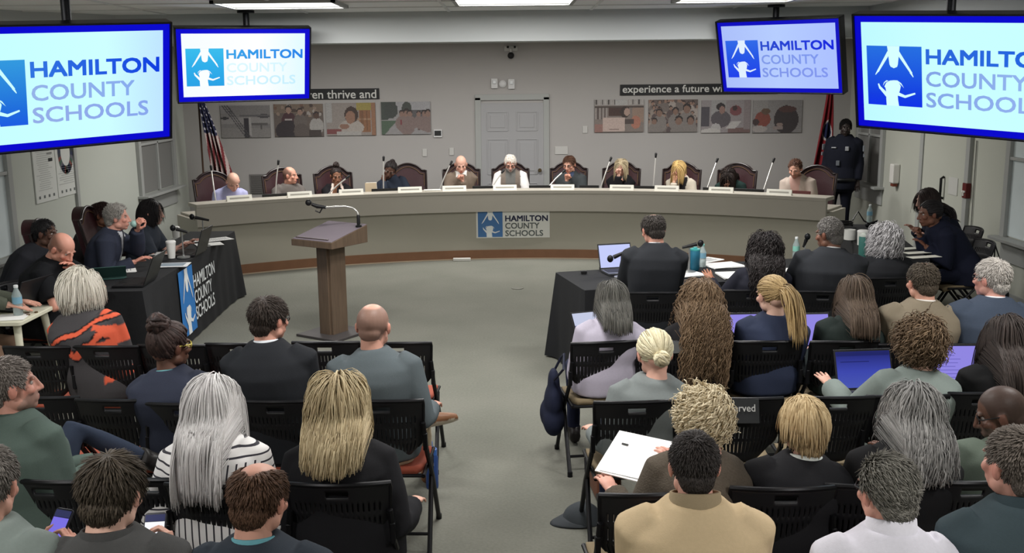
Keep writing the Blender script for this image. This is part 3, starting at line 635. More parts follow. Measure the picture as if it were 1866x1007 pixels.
# wedge head: low edge toward the speaker (-Y), high edge toward the dais
hw, zl, zh, yl, yh = .25, .865, .865, -.25, .24
v = [(-hw, yl, zl), (hw, yl, zl), (hw, yh, zl), (-hw, yh, zl), (-hw, yl, zl + .06), (hw, yl, zl + .06), (hw, yh, zl + .165), (-hw, yh, zl + .165)]
MB().add(v, [(3, 2, 1, 0), (4, 5, 6, 7), (0, 1, 5, 4), (1, 2, 6, 5), (2, 3, 7, 6), (3, 0, 4, 7)]).build('desk_box', M_lect, le, smooth=False, bevel=.004)
sl = math.atan2(.105, yh - yl); Rs = rot('X', sl)
MB().box((0, (yl + yh) / 2 + .005, zl + .1145), (hw * 2 - .02, .5, .008), Rs).build('slanted_top', M_lecttop, le, smooth=False, bevel=.002)
MB().box((-.02, yl + .035, zl + .075), (.40, .014, .016), Rs).build('paper_stop', mat('lectern_lip', (86, 76, 78), .5), le, smooth=False, bevel=.003)
# gooseneck microphone on the lectern
gm = thing('gooseneck_microphone', 'chrome gooseneck microphone with black head on the wooden lectern', 'microphone', (lp[0], lp[1] + .1, 0), ly, None)
bx_, by_ = .215, .16; zb_ = zl + .06 + .105 * (by_ - yl) / (yh - yl) + .008
MB().lathe([(.03, 0), (.03, .012), (.016, .02), (.016, .10), (.012, .11)], 14, c=(bx_, by_, zb_)).build('mic_base', M_black, gm)
M_chrome = mat('chrome_neck', (196, 196, 192), .25, .7)
dl = rotz(-ly) @ nrm(np.array([-1, .05, 0]))   # the neck points to the left of the picture
P = np.array([bx_, by_, zb_ + .10]); neck = [P, P + dl * .01 + (0, 0, .04), P + dl * .05 + (0, 0, .075), P + dl * .12 + (0, 0, .09), P + dl * .22 + (0, 0, .085), P + dl * .30 + (0, 0, .08)]
MB().tube(neck, .009, 10).build('neck', M_chrome, gm)
q = P + dl * .30 + (0, 0, .08)
MB().tube([q, q + dl * .08 + (0, 0, .01), q + dl * .13 + (0, 0, .03)], [.014, .02, .016], 12).tube([q + dl * .03 + (0, 0, 0), q + dl * .06 + (0, 0, -.05), q + dl * .10 + (0, 0, -.03)], .007, 8).ball(q + dl * .16 + (0, 0, .045), .03, 14, 10).build('mic_head', M_black, gm)

# ------------------------------------------------------------------ flags
def flag_pole(parent, h):
    MB().tube([(0, 0, .02), (0, 0, h)], .014, 10).build('pole', mat('flag_pole_wood', (70, 52, 40), .4), parent)
    MB().lathe([(.16, 0), (.16, .03), (.05, .07), (.03, .1)], 24).build('pole_base', mat('flag_base', (90, 74, 52), .35, .5), parent)
    MB().lathe([(.012, h), (.03, h + .03), (.02, h + .09), (.003, h + .16)], 14).build('finial', mat('finial_gold', (140, 112, 60), .3, .8), parent)
def draped_flag(parent, colour, ztop, length, w, nm='flag_cloth', lean=.0, nu=70, nv=110, folds=3.5, side=1):
    v = []; f = []; c = []
    for j in range(nv + 1):
        t_ = j / nv
        for i in range(nu + 1):
            u = i / nu
            wid = w * (.22 + .78 * min(1, t_ * 1.1) ** .8); x = side * (u * wid * .42) + lean * t_
            y = -.03 - .055 * (.3 + t_) * math.sin(u * folds * 2 * math.pi + t_ * 1.5) - .02 * math.sin(t_ * 5 + u * 4)
            z = ztop - length * t_ - .10 * u * (1 - t_) - .04 * math.sin(u * folds * math.pi) * t_ - .25 * u * t_ * .2
            v.append((x, y, z))
    for j in range(nv):
        for i in range(nu):
            a = j * (nu + 1) + i; f.append((a, a + 1, a + nu + 2, a + nu + 1)); c.append(colour((i + .5) / nu, (j + .5) / nv))
    mb = MB().add(v, f); mb.c = c; o = mb.build(nm, vcol_mat('flag_fabric', .8, noise=.05), parent, ang=180)
    s_ = o.modifiers.new('thickness', 'SOLIDIFY'); s_.thickness = .004; return o
def us(u, v):
    # hanging by its short hoist: the union sits at the top, stripes fall diagonally down the folds
    if v < .46 and u < 1.2 - v * .5:
        k = (int(v * 26) + int(u * 9)) % 2; return (176, 174, 182) if (k == 0 and (v * 26) % 1 > .45 and (u * 9) % 1 > .5) else (40, 42, 66)
    return (112, 48, 52) if int((u * .9 + v * .38) * 15) % 2 == 0 else (176, 162, 158)
p = at_y(372, 300, 14.75)
fl = thing('national_flag', 'furled stars and stripes flag on a pole at the left end of the dais', 'flag', (p[0] - .02, 14.75, 0))
flag_pole(fl, 2.32); draped_flag(fl, us, 2.22, 1.22, .62, lean=.16)
def tn(u, v):
    d_ = math.hypot((u - .55) / .30, (v - .42) / .11)
    if d_ < 1: return (36, 42, 74) if d_ < .82 else (176, 170, 168)
    if u > .95: return (168, 160, 158)
    return (122, 36, 42)
p = at_y(1508, 250, 14.55)
fl = thing('state_flag', 'dark red flag with a blue disc hanging behind the standing officer', 'flag', (p[0] + .03, 14.75, 0))
flag_pole(fl, 2.32); draped_flag(fl, tn, 2.22, 1.45, .75, lean=-.22, folds=2.5)

# ------------------------------------------------------------------ chairs
def make_folding_chair(seat_c, key):
    t = thing('folding_chair', 'tmp', 'chair', (0, 0, 0))
    Mp = mat('chair_black_plastic', (26, 26, 29), .45, noise=.1, nscale=30); Ms = mat('chair_seat_' + key, seat_c, .8, bump=.1, bscale=300); Mf = mat('chair_frame', (24, 24, 27), .4, .4)
    # backrest shell: curved panel with upright slots and a hand hole at the top
    nu, nv = 77, 26; hw = .20; v = []; f = []
    def surf(u, w):                      # u -1..1 across, w 0 (top)..1 (bottom)
        k = 1.0 - .10 * w - (.22 * max(0, (w - .62) / .38) ** 2.2)
        x = u * hw * k; z = .815 - .345 * w + .012 * (1 - u * u) * (1 - w) + (.07 * abs(u) ** 3 * max(0, (w - .55) / .45))
        y = -.275 + .10 * w + .055 * (x / hw) ** 2
        return (x, y, z)
    for j in range(nv + 1):
        for i in range(nu + 1): v.append(surf(2 * i / nu - 1, j / nv))
    for j in range(nv):
        for i in range(nu):
            u, w = 2 * (i + .5) / nu - 1, (j + .5) / nv
            if abs(u) < .22 and .075 < w < .15 and (u / .22) ** 2 + ((w - .112) / .05) ** 2 < 1.1: continue
            if .24 < w < .86 and abs(u) < .86 and i % 4 == 1 and j not in (9, 10, 16): continue
            a = j * (nu + 1) + i; f.append((a, a + nu + 1, a + nu + 2, a + 1))
    b = MB().add(v, f).build('backrest', Mp, t, ang=60); sd = b.modifiers.new('shell', 'SOLIDIFY'); sd.thickness = .014; sd.offset = 0
    rim = [surf(u, 0) for u in np.linspace(-1, 1, 11)]; rim = [surf(-1, w) for w in np.linspace(.9, .05, 8)] + rim + [surf(1, w) for w in np.linspace(.05, .9, 8)]
    MB().tube(rim, .011, 8).build('back_rim', Mf, t)
    # seat pad with waterfall front
    v = []; f = []; n = 14
    for j in range(n + 1):
        for i in range(n + 1):
            u, w = 2 * i / n - 1, j / n; hwx = .195 * (1 - .12 * (1 - w) ** 2) ; r = 1 - .08 * abs(2 * w - 1) ** 6
            v.append((u * hwx * r, -.20 + .42 * w, .445 - .012 * (1 - u * u) * (1 - (2 * w - 1) ** 2) - .03 * max(0, (w - .75) / .25) ** 2 + .02 * (1 - w) ** 3))
    for j in range(n):
        for i in range(n): a = j * (n + 1) + i; f.append((a, a + 1, a + n + 2, a + n + 1))
    s = MB().add(v, f).build('seat', Ms, t, ang=80); sd = s.modifiers.new('pad', 'SOLIDIFY'); sd.thickness = .035; sd.offset = -1
    fr = MB()
    for sx in (-1, 1): fr.tube([(sx * .19, -.21, .42), (sx * .20, .18, .42)], .011, 8)
    fr.tube([(-.2, .17, .42), (.2, .17, .42)], .011, 8).tube([(-.19, -.2, .42), (.19, -.2, .42)], .011, 8); fr.build('seat_frame', Mf, t)
    for sx in (-1, 1):
        MB().tube([(sx * .197, -.215, .70), (sx * .207, -.195, .56), (sx * .21, .03, .32), (sx * .215, .22, .012)], .0125, 8).lathe([(.016, 0), (.016, .03)], 10, c=(sx * .215, .222, 0)).build('leg', Mf, t)
        MB().tube([(sx * .20, .08, .42), (sx * .21, -.09, .22), (sx * .215, -.25, .012)], .0125, 8).lathe([(.016, 0), (.016, .03)], 10, c=(sx * .215, -.252, 0)).build('leg', Mf, t)
        MB().box((sx * .205, -.205, .60), (.022, .03, .09)).build('hinge', Mf, t, bevel=.006)
    MB().tube([(-.212, -.18, .10), (.212, -.18, .10)], .009, 8).build('stretcher', Mf, t)
    return t
_fc = {'orange': None, 'tan': None}
def folding_chair(px, key, label, rz=0.0, xy=None, z=.815, group=None):
    """px: photo point of the middle of the chair's top edge"""
    if xy is None:
        p = at_z(px[0], px[1], z); off = rotz(rz) @ np.array([0, .275, 0]); xy = (p[0] + off[0], p[1] + off[1])
    if _fc[key] is None:
        t = make_folding_chair((150, 74, 56) if key == 'orange' else (122, 108, 84), key); _fc[key] = t; t.location = (xy[0], xy[1], 0); t.rotation_euler = (0, 0, rz); t['label'] = label
        if group: t['group'] = group
    else: t = dup(_fc[key], (xy[0], xy[1], 0), rz, label, group)
    return t
GL, GR = 'black slatted chairs of the left audience block', 'black slatted chairs of the right audience block'
CH_ = {}
def C_(k, px, key, label, rz=0.0): CH_[k] = folding_chair(px, key, label, rz, group=GL if key == 'orange' else GR)
C_('A1', (58, 637), 'orange', 'empty front-row black slatted chair at the far left, beside the cream side desk', -.05)
C_('A2', (183, 636), 'orange', 'black chair directly behind the woman in the orange and black sweater', -.05)
C_('A3', (306, 634), 'orange', 'empty black slatted chair just ahead of the woman with yellow glasses', -.05)
C_('A4', (430, 631), 'orange', 'empty black slatted chair just ahead of the man in the dark suit', -.03)
C_('A5', (590, 628), 'orange', 'empty front-row slatted chair between the suited man and the teal-sweater man', -.03)
C_('A6', (722, 629), 'orange', 'front-row black chair at the aisle, ahead of the man in the teal sweater', -.03)
C_('B0', (62, 730), 'orange', 'mostly hidden second-row black chair ahead of the man in green', -.05)
C_('B1', (202, 735), 'orange', 'empty black slatted chair behind the raised knee of the man in green', -.05)
C_('B2', (330, 742), 'orange', 'black chair under the woman with braided bun and yellow glasses', -.05)
C_('B3', (500, 737), 'orange', 'black chair under the man in the dark suit, second row left', -.03)
C_('B4', (693, 736), 'orange', 'black chair under the man in the teal sweater, at the aisle', -.03)
C_('C1', (75, 884), 'orange', 'black chair under the man in the green pullover at the left edge', -.12)
C_('C2', (266, 880), 'orange', 'empty black slatted chair beside the dark-haired man looking at a phone', -.06)
C_('C3', (385, 893), 'orange', 'black chair under the woman with long white hair and striped blouse', -.05)
C_('C4', (612, 890), 'orange', 'black chair under the blonde woman in black, at the aisle', .0)
for k, (x, y), lb in (('D1', (-1.66, 2.98), 'chair out of frame under the man at the lower left corner'), ('D2', (-1.22, 3.0), 'chair out of frame under the dark-haired man with the phone'), ('D3', (-.78, 3.0), 'chair out of frame under the balding man in the navy jacket')):
    CH_[k] = folding_chair(None, 'orange', lb, 0, (x, y), group=GL)
C_('R1a', (1106, 628), 'tan', 'black chair under the woman in the lavender blouse at the aisle', .12)
C_('R1b', (1272, 627), 'tan', 'black chair with a grey card on its back, under the long-curly-haired woman', .0)
C_('R1c', (1404, 627), 'tan', 'black chair under the woman with the blonde ponytail', .0)
C_('R1d', (1545, 627), 'tan', 'black chair under the woman with straight brown hair', .0)
C_('R1e', (1672, 632), 'tan', 'black chair hidden under the man in the olive brown blazer', .0)
C_('R1f', (1800, 632), 'tan', 'black chair hidden under the grey-haired man in the navy blazer', .0)
C_('R2a', (1162, 738), 'tan', 'black slatted chair under the blonde woman with the bun, at the aisle', .05)
C_('R2b', (1355, 732), 'tan', 'empty black slatted chair carrying the black reserved sign', -.02)
C_('R2c', (1530, 730), 'tan', 'empty black slatted chair behind the open laptop, right block', -.02)
C_('R2d', (1662, 728), 'tan', 'black chair under the curly brown-haired woman in the sage jacket', .0)
C_('R2e', (1790, 722), 'tan', 'black chair under the woman with long dark hair at the right edge', .0)
C_('R3a', (1195, 908), 'tan', 'black chair under the woman with curly blonde hair and tweed jacket', .08)
C_('R3b', (1435, 898), 'tan', 'black chair under the woman with short blonde hair and black blazer', .0)
C_('R3c', (1610, 893), 'tan', 'black chair under the woman with long grey hair', .0)
C_('R3d', (1775, 886), 'tan', 'black chair under the bald man with glasses at the right edge', .0)
for k, (x, y), lb in (('R4a', (.57, 3.06), 'chair out of frame under the man in the tan jacket'), ('R4b', (1.14, 2.96), 'chair out of frame under the grey-haired man in the white shirt'), ('R4c', (1.58, 3.0), 'chair out of frame under the dark teal-shirted man, lower right')):
    CH_[k] = folding_chair(None, 'tan', lb, 0, (x, y), group=GR)
GT = 'black chairs at the right staff tables'
def T_(k, px, lb, rz, xy=None): CH_[k] = folding_chair(px, 'tan', lb, rz, xy, group=GT)
T_('T1', (1190, 537), 'black chair under the black-suited man at the staff table', -.05)
T_('T2', (1372, 533), 'black chair under the woman with big dark curls at the staff table', -.08)
T_('T3', (1500, 535), 'black chair under the grey-haired man in charcoal suit at the staff table', -.1)
T_('T4', (1624, 510), 'black chair under the silver curly-haired person at the staff table', .0)
T_('T5', None, 'black chair under the woman with ponytail, by the right wall', math.pi / 2, (4.18, 9.32))
T_('T6', None, 'black chair under the farther dark-haired woman by the right wall', math.pi / 2, (4.45, 10.15))

def make_leather_chair():
    t = thing('leather_armchair', 'tmp', 'chair')
    Ml = mat('burgundy_leather', (50, 23, 28), .38, spec=.4, noise=.2, nscale=9, bump=.1, bscale=60); Md = mat('chair_dark_wood', (34, 24, 24), .35); Mt = mat('nailhead_trim', (112, 88, 66), .35, .6)
    n = 24; v = []; f = []
    prof = lambda u: .10 * max(0, math.cos(u * math.pi / 2)) ** 1.3 - .02 * math.exp(-((abs(u) - .78) / .12) ** 2)   # camel-back top edge
    def S(u, w, o): return (u * .265 * (1 - .06 * (1 - w)), -.235 - .13 * w + .05 * u * u + o * (1 - .5 * abs(u) ** 4) , .50 + w * (.585 + prof(u)))
    for o in (.055, -.035):
        for j in range(15):
            for i in range(n + 1): v.append(S(2 * i / n - 1, j / 14, o))
    L = 15 * (n + 1)
    for j in range(14):
        for i in range(n): a = j * (n + 1) + i; f.append((a, a + n + 1, a + n + 2, a + 1)); f.append((L + a, L + a + 1, L + a + n + 2, L + a + n + 1))
    for j in range(14):
        a = j * (n + 1); f.append((a, L + a, L + a + n + 1, a + n + 1)); a += n; f.append((a, a + n + 1, L + a + n + 1, L + a))
    for i in range(n): a = 14 * (n + 1) + i; f.append((a, L + a, L + a + 1, a + 1)); f.append((i, i + 1, L + i + 1, L + i))
    b = MB().add(v, f).build('backrest', Ml, t, ang=50)
    edge = [S(-1, w, .03) for w in np.linspace(0, 1, 8)] + [S(u, 1, .04) for u in np.linspace(-1, 1, 25)[1:-1]] + [S(1, w, .03) for w in np.linspace(1, 0, 8)]
    MB().tube([np.array(p) + (0, .03, -.0) for p in edge], .013, 8).build('piping', Md, b)
    MB().tube([np.array(p) * (.88, 1, 1) + (0, .034, -.045) for p in edge[5:-5]], .005, 6).build('nailhead_trim', Mt, b)
    MB().rbox((0, .02, .455), (.50, .50, .10), .06).build('seat', Ml, t, bevel=.02)
    for s in (-1, 1):
        MB().tube([(s * .285, -.22, .66), (s * .295, .0, .675), (s * .29, .17, .66), (s * .28, .22, .60), (s * .27, .20, .46)], [.022, .027, .027, .024, .02], 10).build('armrest', Md, t)
    MB().lathe([(.03, .10), (.03, .40), (.14, .405)], 14).build('pedestal', M_dark, t)
    for k in range(5):
        a = 2 * math.pi * k / 5 + .3; MB().tube([(0, 0, .12), (.28 * math.cos(a), .28 * math.sin(a), .07)], [.03, .02], 8).ball((.28 * math.cos(a), .28 * math.sin(a), .03), .03, 10, 8).build('caster_leg', Md, t)
    return t
_lc = [None]
def leather_chair(xy, rz, label, group=None):
    if _lc[0] is None: _lc[0] = make_leather_chair(); t = _lc[0]; t.location = (xy[0], xy[1], 0); t.rotation_euler = (0, 0, rz); t['label'] = label; t['group'] = group or ''
    else: t = dup(_lc[0], (xy[0], xy[1], 0), rz, label, group)
    return t

# ------------------------------------------------------------------ cloth-covered tables
M_cloth = mat('black_tablecloth', (27, 28, 31), .85, noise=.08, nscale=5, bump=.1, bscale=30)
def rect_table(label, c, rz, L, Wd, clabel, flare=.06, h=.735, drop=.0):
    t = thing('folding_table', label, 'table', (c[0], c[1], 0), rz)
    MB().box((0, 0, h - .02), (L, Wd, .03)).build('tabletop', mat('table_laminate', (150, 146, 138), .5), t, smooth=False, bevel=.004)
    for sx in (-1, 1):
        for sy in (-1, 1): MB().tube([(sx * (L / 2 - .2), sy * (Wd / 2 - .1), 0), (sx * (L / 2 - .2), sy * (Wd / 2 - .1), h - .03)], .014, 8).build('leg', M_dark, t)
    # cloth: top sheet plus hanging sides with soft folds
    pts = []; nseg = 150; per = 2 * (L + Wd)
    for k in range(nseg):
        s = per * k / nseg
        if s < L: p, nn = (-L / 2 + s, -Wd / 2), (0, -1)
        elif s < L + Wd: p, nn = (L / 2, -Wd / 2 + s - L), (1, 0)
        elif s < 2 * L + Wd: p, nn = (L / 2 - (s - L - Wd), Wd / 2), (0, 1)
        else: p, nn = (-L / 2, Wd / 2 - (s - 2 * L - Wd)), (-1, 0)
        pts.append((p, nn))
    v = []; f = []; rows = 10
    for j in range(rows + 1):
        w = j / rows; z = h + .002 - w * (h - .012 - drop)
        for k, (p, nn) in enumerate(pts):
            cx_, cy_ = abs(p[0]) / (L / 2), abs(p[1]) / (Wd / 2); cor = min(cx_, cy_) ** 8
            fold = .012 * math.sin(k * 1.1) * w * (.3 + 1.6 * cor); o = .006 + w * (flare * (.35 + .65 * cor)) + fold
            r = .01 * (1 if j else 0)
            q = (p[0] + nn[0] * o + (math.copysign(1, p[0]) * flare * w * cor * .5), p[1] + nn[1] * o + math.copysign(1, p[1]) * flare * w * cor * .5)
            v.append((q[0], q[1], z))
    for j in range(rows):
        for k in range(nseg): a, b = j * nseg + k, j * nseg + (k + 1) % nseg; f.append((a, a + nseg, b + nseg, b))
    f.append(tuple(range(nseg)))
    o = MB().add(v, f).build('tablecloth', M_cloth, None, ang=50, loc=(c[0], c[1], 0)); o.rotation_euler = (0, 0, rz); tag(o, clabel, 'tablecloth')
    return t, o
# left table runs away from the camera; its long side carries the printed logo
LT0, LT1 = np.array([-2.93, 7.86]), np.array([-3.06, 11.1]); Lw = .48
dv = nrm(LT1 - LT0); lrz = math.atan2(dv[1], dv[0]); nv_ = np.array([-dv[1], dv[0]])
Lc = (LT0 + LT1) / 2 + nv_ * Lw / 2; LL = np.linalg.norm(LT1 - LT0)
_, lcl = rect_table('long folding table under black cloth on the left side', Lc, lrz, LL, Lw, 'black tablecloth with printed blue and white logo over the left table', .05)
tilt_ = math.atan2(.05 * .42, .72)
def onfront(p):       # local x along the table, z height -> hanging front face (local -Y side)
    p = np.asarray(p); w = (.735 - p[:, 2]) / .72
    return np.stack([p[:, 0], -Lw / 2 - .008 - w * (.05 * .36) + p[:, 1], p[:, 2]], 1)
def lx_of(px, py):
    p = at_x(px, py, -2.98); return np.dot(np.array([p[0], p[1]]) - Lc, dv), p[2]
xa, _ = lx_of(331, 505); ex0, ztop_ = lx_of(318, 512); ex1, _ = lx_of(346, 498); _, zbot_ = lx_of(333, 602)
tx0, _ = lx_of(350, 540); tx1, _ = lx_of(394, 510)

quad_into(MB(), ex0, .10, ex1 - ex0 + .02, .60, -.012, onfront).build('logo_square', mat('cloth_print_blue', (44, 116, 186), .7), lcl, smooth=False)
emblem_into(MB(), ex0, .10, ex1 - ex0 + .02, .60, -.016, onfront).build('logo_figures', mat('cloth_print_white', (222, 226, 228), .7), lcl, smooth=False)
for s, zz, ww in (('HAMILTON', .47, 1.0), ('COUNTY', .32, .80), ('SCHOOLS', .17, .88)):
    text_into(MB(), s, tx0, zz, (tx1 - tx0) * ww, .125, -.014, .012, None, onfront).build('lettering', mat('cloth_print_white', (222, 226, 228), .7), lcl, smooth=False)
# right front table, slightly turned, and the side table along the right wall
ra = math.radians(14); RT0 = np.array([.56, 7.72]); rd = np.array([math.cos(ra), math.sin(ra)]); rn = np.array([-rd[1], rd[0]])
rect_table('long folding table under black cloth where four people sit with backs to us', RT0 + rd * 1.3 + rn * .38, ra, 2.6, .78, 'black tablecloth over the front staff table on the right', .065)
rect_table('folding table under black cloth running along the right wall', (3.66, 10.02), math.radians(80), 2.2, .50, 'black tablecloth over the side table by the right wall', .05)
# ------------------------------------------------------------------ people: geometry helpers
_tmpcol = bpy.data.collections.new('tmp'); scene.collection.children.link(_tmpcol)
def voxel(v, f, size, smooth=2, fac=.5):
    me = rawmesh('tmp', v, f, False); o = bpy.data.objects.new('tmp', me); _tmpcol.objects.link(o)
    m = o.modifiers.new('r', 'REMESH'); m.mode = 'VOXEL'; m.voxel_size = size
    if smooth: s = o.modifiers.new('s', 'SMOOTH'); s.factor = fac; s.iterations = smooth
    dg = bpy.context.evaluated_depsgraph_get(); ev = o.evaluated_get(dg); m2 = ev.to_mesh()
    V = np.empty(len(m2.vertices) * 3, np.float32); m2.vertices.foreach_get('co', V); V = V.reshape(-1, 3).astype(float)
    F = np.array([p.vertices[:] for p in m2.polygons]) if len(m2.polygons) else np.zeros((0, 4), int)
    N = np.empty(len(m2.vertices) * 3, np.float32); m2.vertices.foreach_get('normal', N); N = N.reshape(-1, 3)
    ev.to_mesh_clear(); bpy.data.objects.remove(o); bpy.data.meshes.remove(me)
    return V, F, N
def npmesh(name, parts):
    """parts: list of (V, F(list/array), lin colours) merged into one mesh with a 'Col' attribute"""
    vs = []; cs = []; li = []; lt = []; o = 0
    for V, F, Cc in parts:
        vs.append(np.asarray(V, float)); cs.append(np.broadcast_to(np.asarray(Cc, float), (len(V), 3)))
        if isinstance(F, np.ndarray): li.append(F.ravel() + o); lt.append(np.full(len(F), F.shape[1]))
        else: li.append(np.array([i for q in F for i in q], int) + o); lt.append(np.array([len(q) for q in F], int))
        o += len(V)
    V = np.vstack(vs).astype(np.float32); li = np.concatenate(li).astype(np.int32); lt = np.concatenate(lt); st = np.concatenate([[0], np.cumsum(lt)[:-1]]).astype(np.int32)
    me = bpy.data.meshes.new(name); me.vertices.add(len(V)); me.vertices.foreach_set('co', V.ravel()); me.loops.add(len(li)); me.loops.foreach_set('vertex_index', li)
    me.polygons.add(len(st)); me.polygons.foreach_set('loop_start', st); me.update(calc_edges=True)
    me.polygons.foreach_set('use_smooth', np.ones(len(st), bool)); vertcol(me, np.vstack(cs)); return me
def sines(P, seed, freq=9.0, n=7, aniso=(1, 1, .6)):
    r = np.random.default_rng(seed); out = np.zeros(len(P)); Q = P * np.array(aniso)
    for k in range(n):
        d = nrm(r.normal(size=3)); fq = freq * (1 + .35 * k); out += np.sin(Q @ d * fq + r.random() * 6.28 + .8 * np.sin(Q @ nrm(r.normal(size=3)) * fq * .6)) / (1 + .5 * k)
    return out / 2.5
M_skin = vcol_mat('skin', .5, .3, bump=.04, bscale=180, sss=0)
M_hair = vcol_mat('hair', .55, .22)
M_fabric = vcol_mat('clothing_fabric', .88, .12, bump=.10, bscale=260, noise=.07, nscale=90)
M_knit = vcol_mat('clothing_knit', .92, .1, bump=.35, bscale=150, noise=.30, nscale=110)
M_leather = vcol_mat('shoe_leather', .45, .3)
M_glass_frame = mat('spectacle_frame', (34, 32, 34), .35)
M_yellow_frame = mat('yellow_spectacle_frame', (206, 190, 92), .4)
def striped():
    m = bpy.data.materials.new('striped_blouse'); m.use_nodes = True; nt = m.node_tree; b = nt.nodes['Principled BSDF']; b.inputs['Roughness'].default_value = .85
    tc = nt.nodes.new('ShaderNodeTexCoord'); sx = nt.nodes.new('ShaderNodeSeparateXYZ'); nt.links.new(tc.outputs['Object'], sx.inputs[0])
    def mth(op, a, bb):
        n = nt.nodes.new('ShaderNodeMath'); n.operation = op
        for i, q in enumerate((a, bb)):
            if isinstance(q, (int, float)): n.inputs[i].default_value = q
            else: nt.links.new(q, n.inputs[i])
        return n.outputs[0]
    per = .030
    def st(out): return mth('LESS_THAN', mth('FRACT', mth('DIVIDE', out, per), 0), .22)
    vert = st(sx.outputs[0]); hor = st(sx.outputs[2])
    ax = mth('ABSOLUTE', sx.outputs[0], 0); yoke = mth('GREATER_THAN', mth('MAXIMUM', mth('SUBTRACT', sx.outputs[2], .885), mth('SUBTRACT', ax, .172)), 0)
    mixf = mth('ADD', mth('MULTIPLY', yoke, hor), mth('MULTIPLY', mth('SUBTRACT', 1, yoke), vert))
    mx = nt.nodes.new('ShaderNodeMix'); mx.data_type = 'RGBA'; mx.inputs[6].default_value = rgba((226, 224, 224)); mx.inputs[7].default_value = rgba((44, 42, 52)); nt.links.new(mixf, mx.inputs[0]); nt.links.new(mx.outputs[2], b.inputs['Base Color']); return m

# head modelled once, in head space: origin mid-skull, +Y face, +Z crown
def _head(sex):
    b = MB(); j = 1.0 if sex == 'm' else .93
    b.ball((0, -.016, .022), (.0755, .0955, .088), 24, 16); b.ball((0, .028, -.042), (.060 * j, .062, .076), 20, 14); b.ball((0, .062, -.094), (.027 * j, .024, .021), 14, 10)
    for s in (-1, 1):
        b.ball((s * .044 * j, .008, -.07), (.024, .034, .028), 12, 8); b.ball((s * .040, .058, -.026), (.025, .022, .022), 12, 8)
        b.ball((s * .011, .094, -.038), (.0095, .011, .008), 10, 8); b.ball((s * .028, .0765, .02), (.026, .0105, .0085), 12, 8)
        b.ball((s * .0795, -.008, -.014), (.0075, .019, .031), 12, 10, rot('X', -.2)); b.ball((s * .081, -.016, -.010), (.010, .010, .024), 10, 8)
    b.tube([(0, .083, .012), (0, .094, -.010), (0, .106, -.034)], [.010, .0105, .0125], 10, round_ends=True)
    b.ball((0, .086, -.0625), (.0235, .0105, .0062), 14, 8); b.ball((0, .084, -.0735), (.020, .0105, .0072), 14, 8); b.ball((0, .075, -.067), (.034, .018, .024), 14, 8)
    b.tube([(0, -.028, -.15), (0, -.024, -.10), (0, -.014, -.04)], [.056 * (1 if sex == 'm' else .86), .055 * (1 if sex == 'm' else .86), .058], 18)
    b.ball((0, -.060, -.03), (.056, .045, .05), 14, 10)
    V, F, N = voxel(b.v, b.f, .0052, 3, .5)
    return V, F
HEADS = {s: _head(s) for s in 'mf'}
# hands modelled once per gesture: wrist at origin, fingers along +Y, palm down (-Z), thumb on +X
def _hand(curl, spread=.05):
    b = MB(); b.tube([(0, -.035, 0), (0, .0, .001), (.001, .045, .003), (.0, .082, .002)], [.024, .0285, .036, .036], 14, flat=.46)
    for i, (x, L, r) in enumerate(((-.0305, .058, .0078), (-.0105, .076, .0088), (.0105, .080, .0090), (.0305, .070, .0088))):
        a = 0; p = np.array([x, .080 - .004 * abs(i - 1.7), .003]); pts = [p - (0, .02, 0), p]; d0 = -(i - 1.5) * -spread
        for sgm, k in ((.45, .7), (.32, 1.1), (.23, .8)):
            a += curl * k; p = p + L * sgm * np.array([math.sin(d0) * math.cos(a), math.cos(d0) * math.cos(a), -math.sin(a)]); pts.append(p)
        b.tube(pts, [r, r, r * .95, r * .88, r * .75], 9, round_ends=True)
    th = [(.018, .012, -.002), (.036, .034, -.010), (.046, .060, -.018 - .02 * curl), (.044 - .02 * curl, .084, -.024 - .03 * curl)]
    b.tube(th, [.013, .0125, .0105, .0085], 10, round_ends=True)
    V, F, N = voxel(b.v, b.f, .0043, 2, .4); return V, F
HANDS = {'relax': _hand(.35), 'grip': _hand(.95), 'flat': _hand(.08, .09), 'fist': _hand(1.25)}

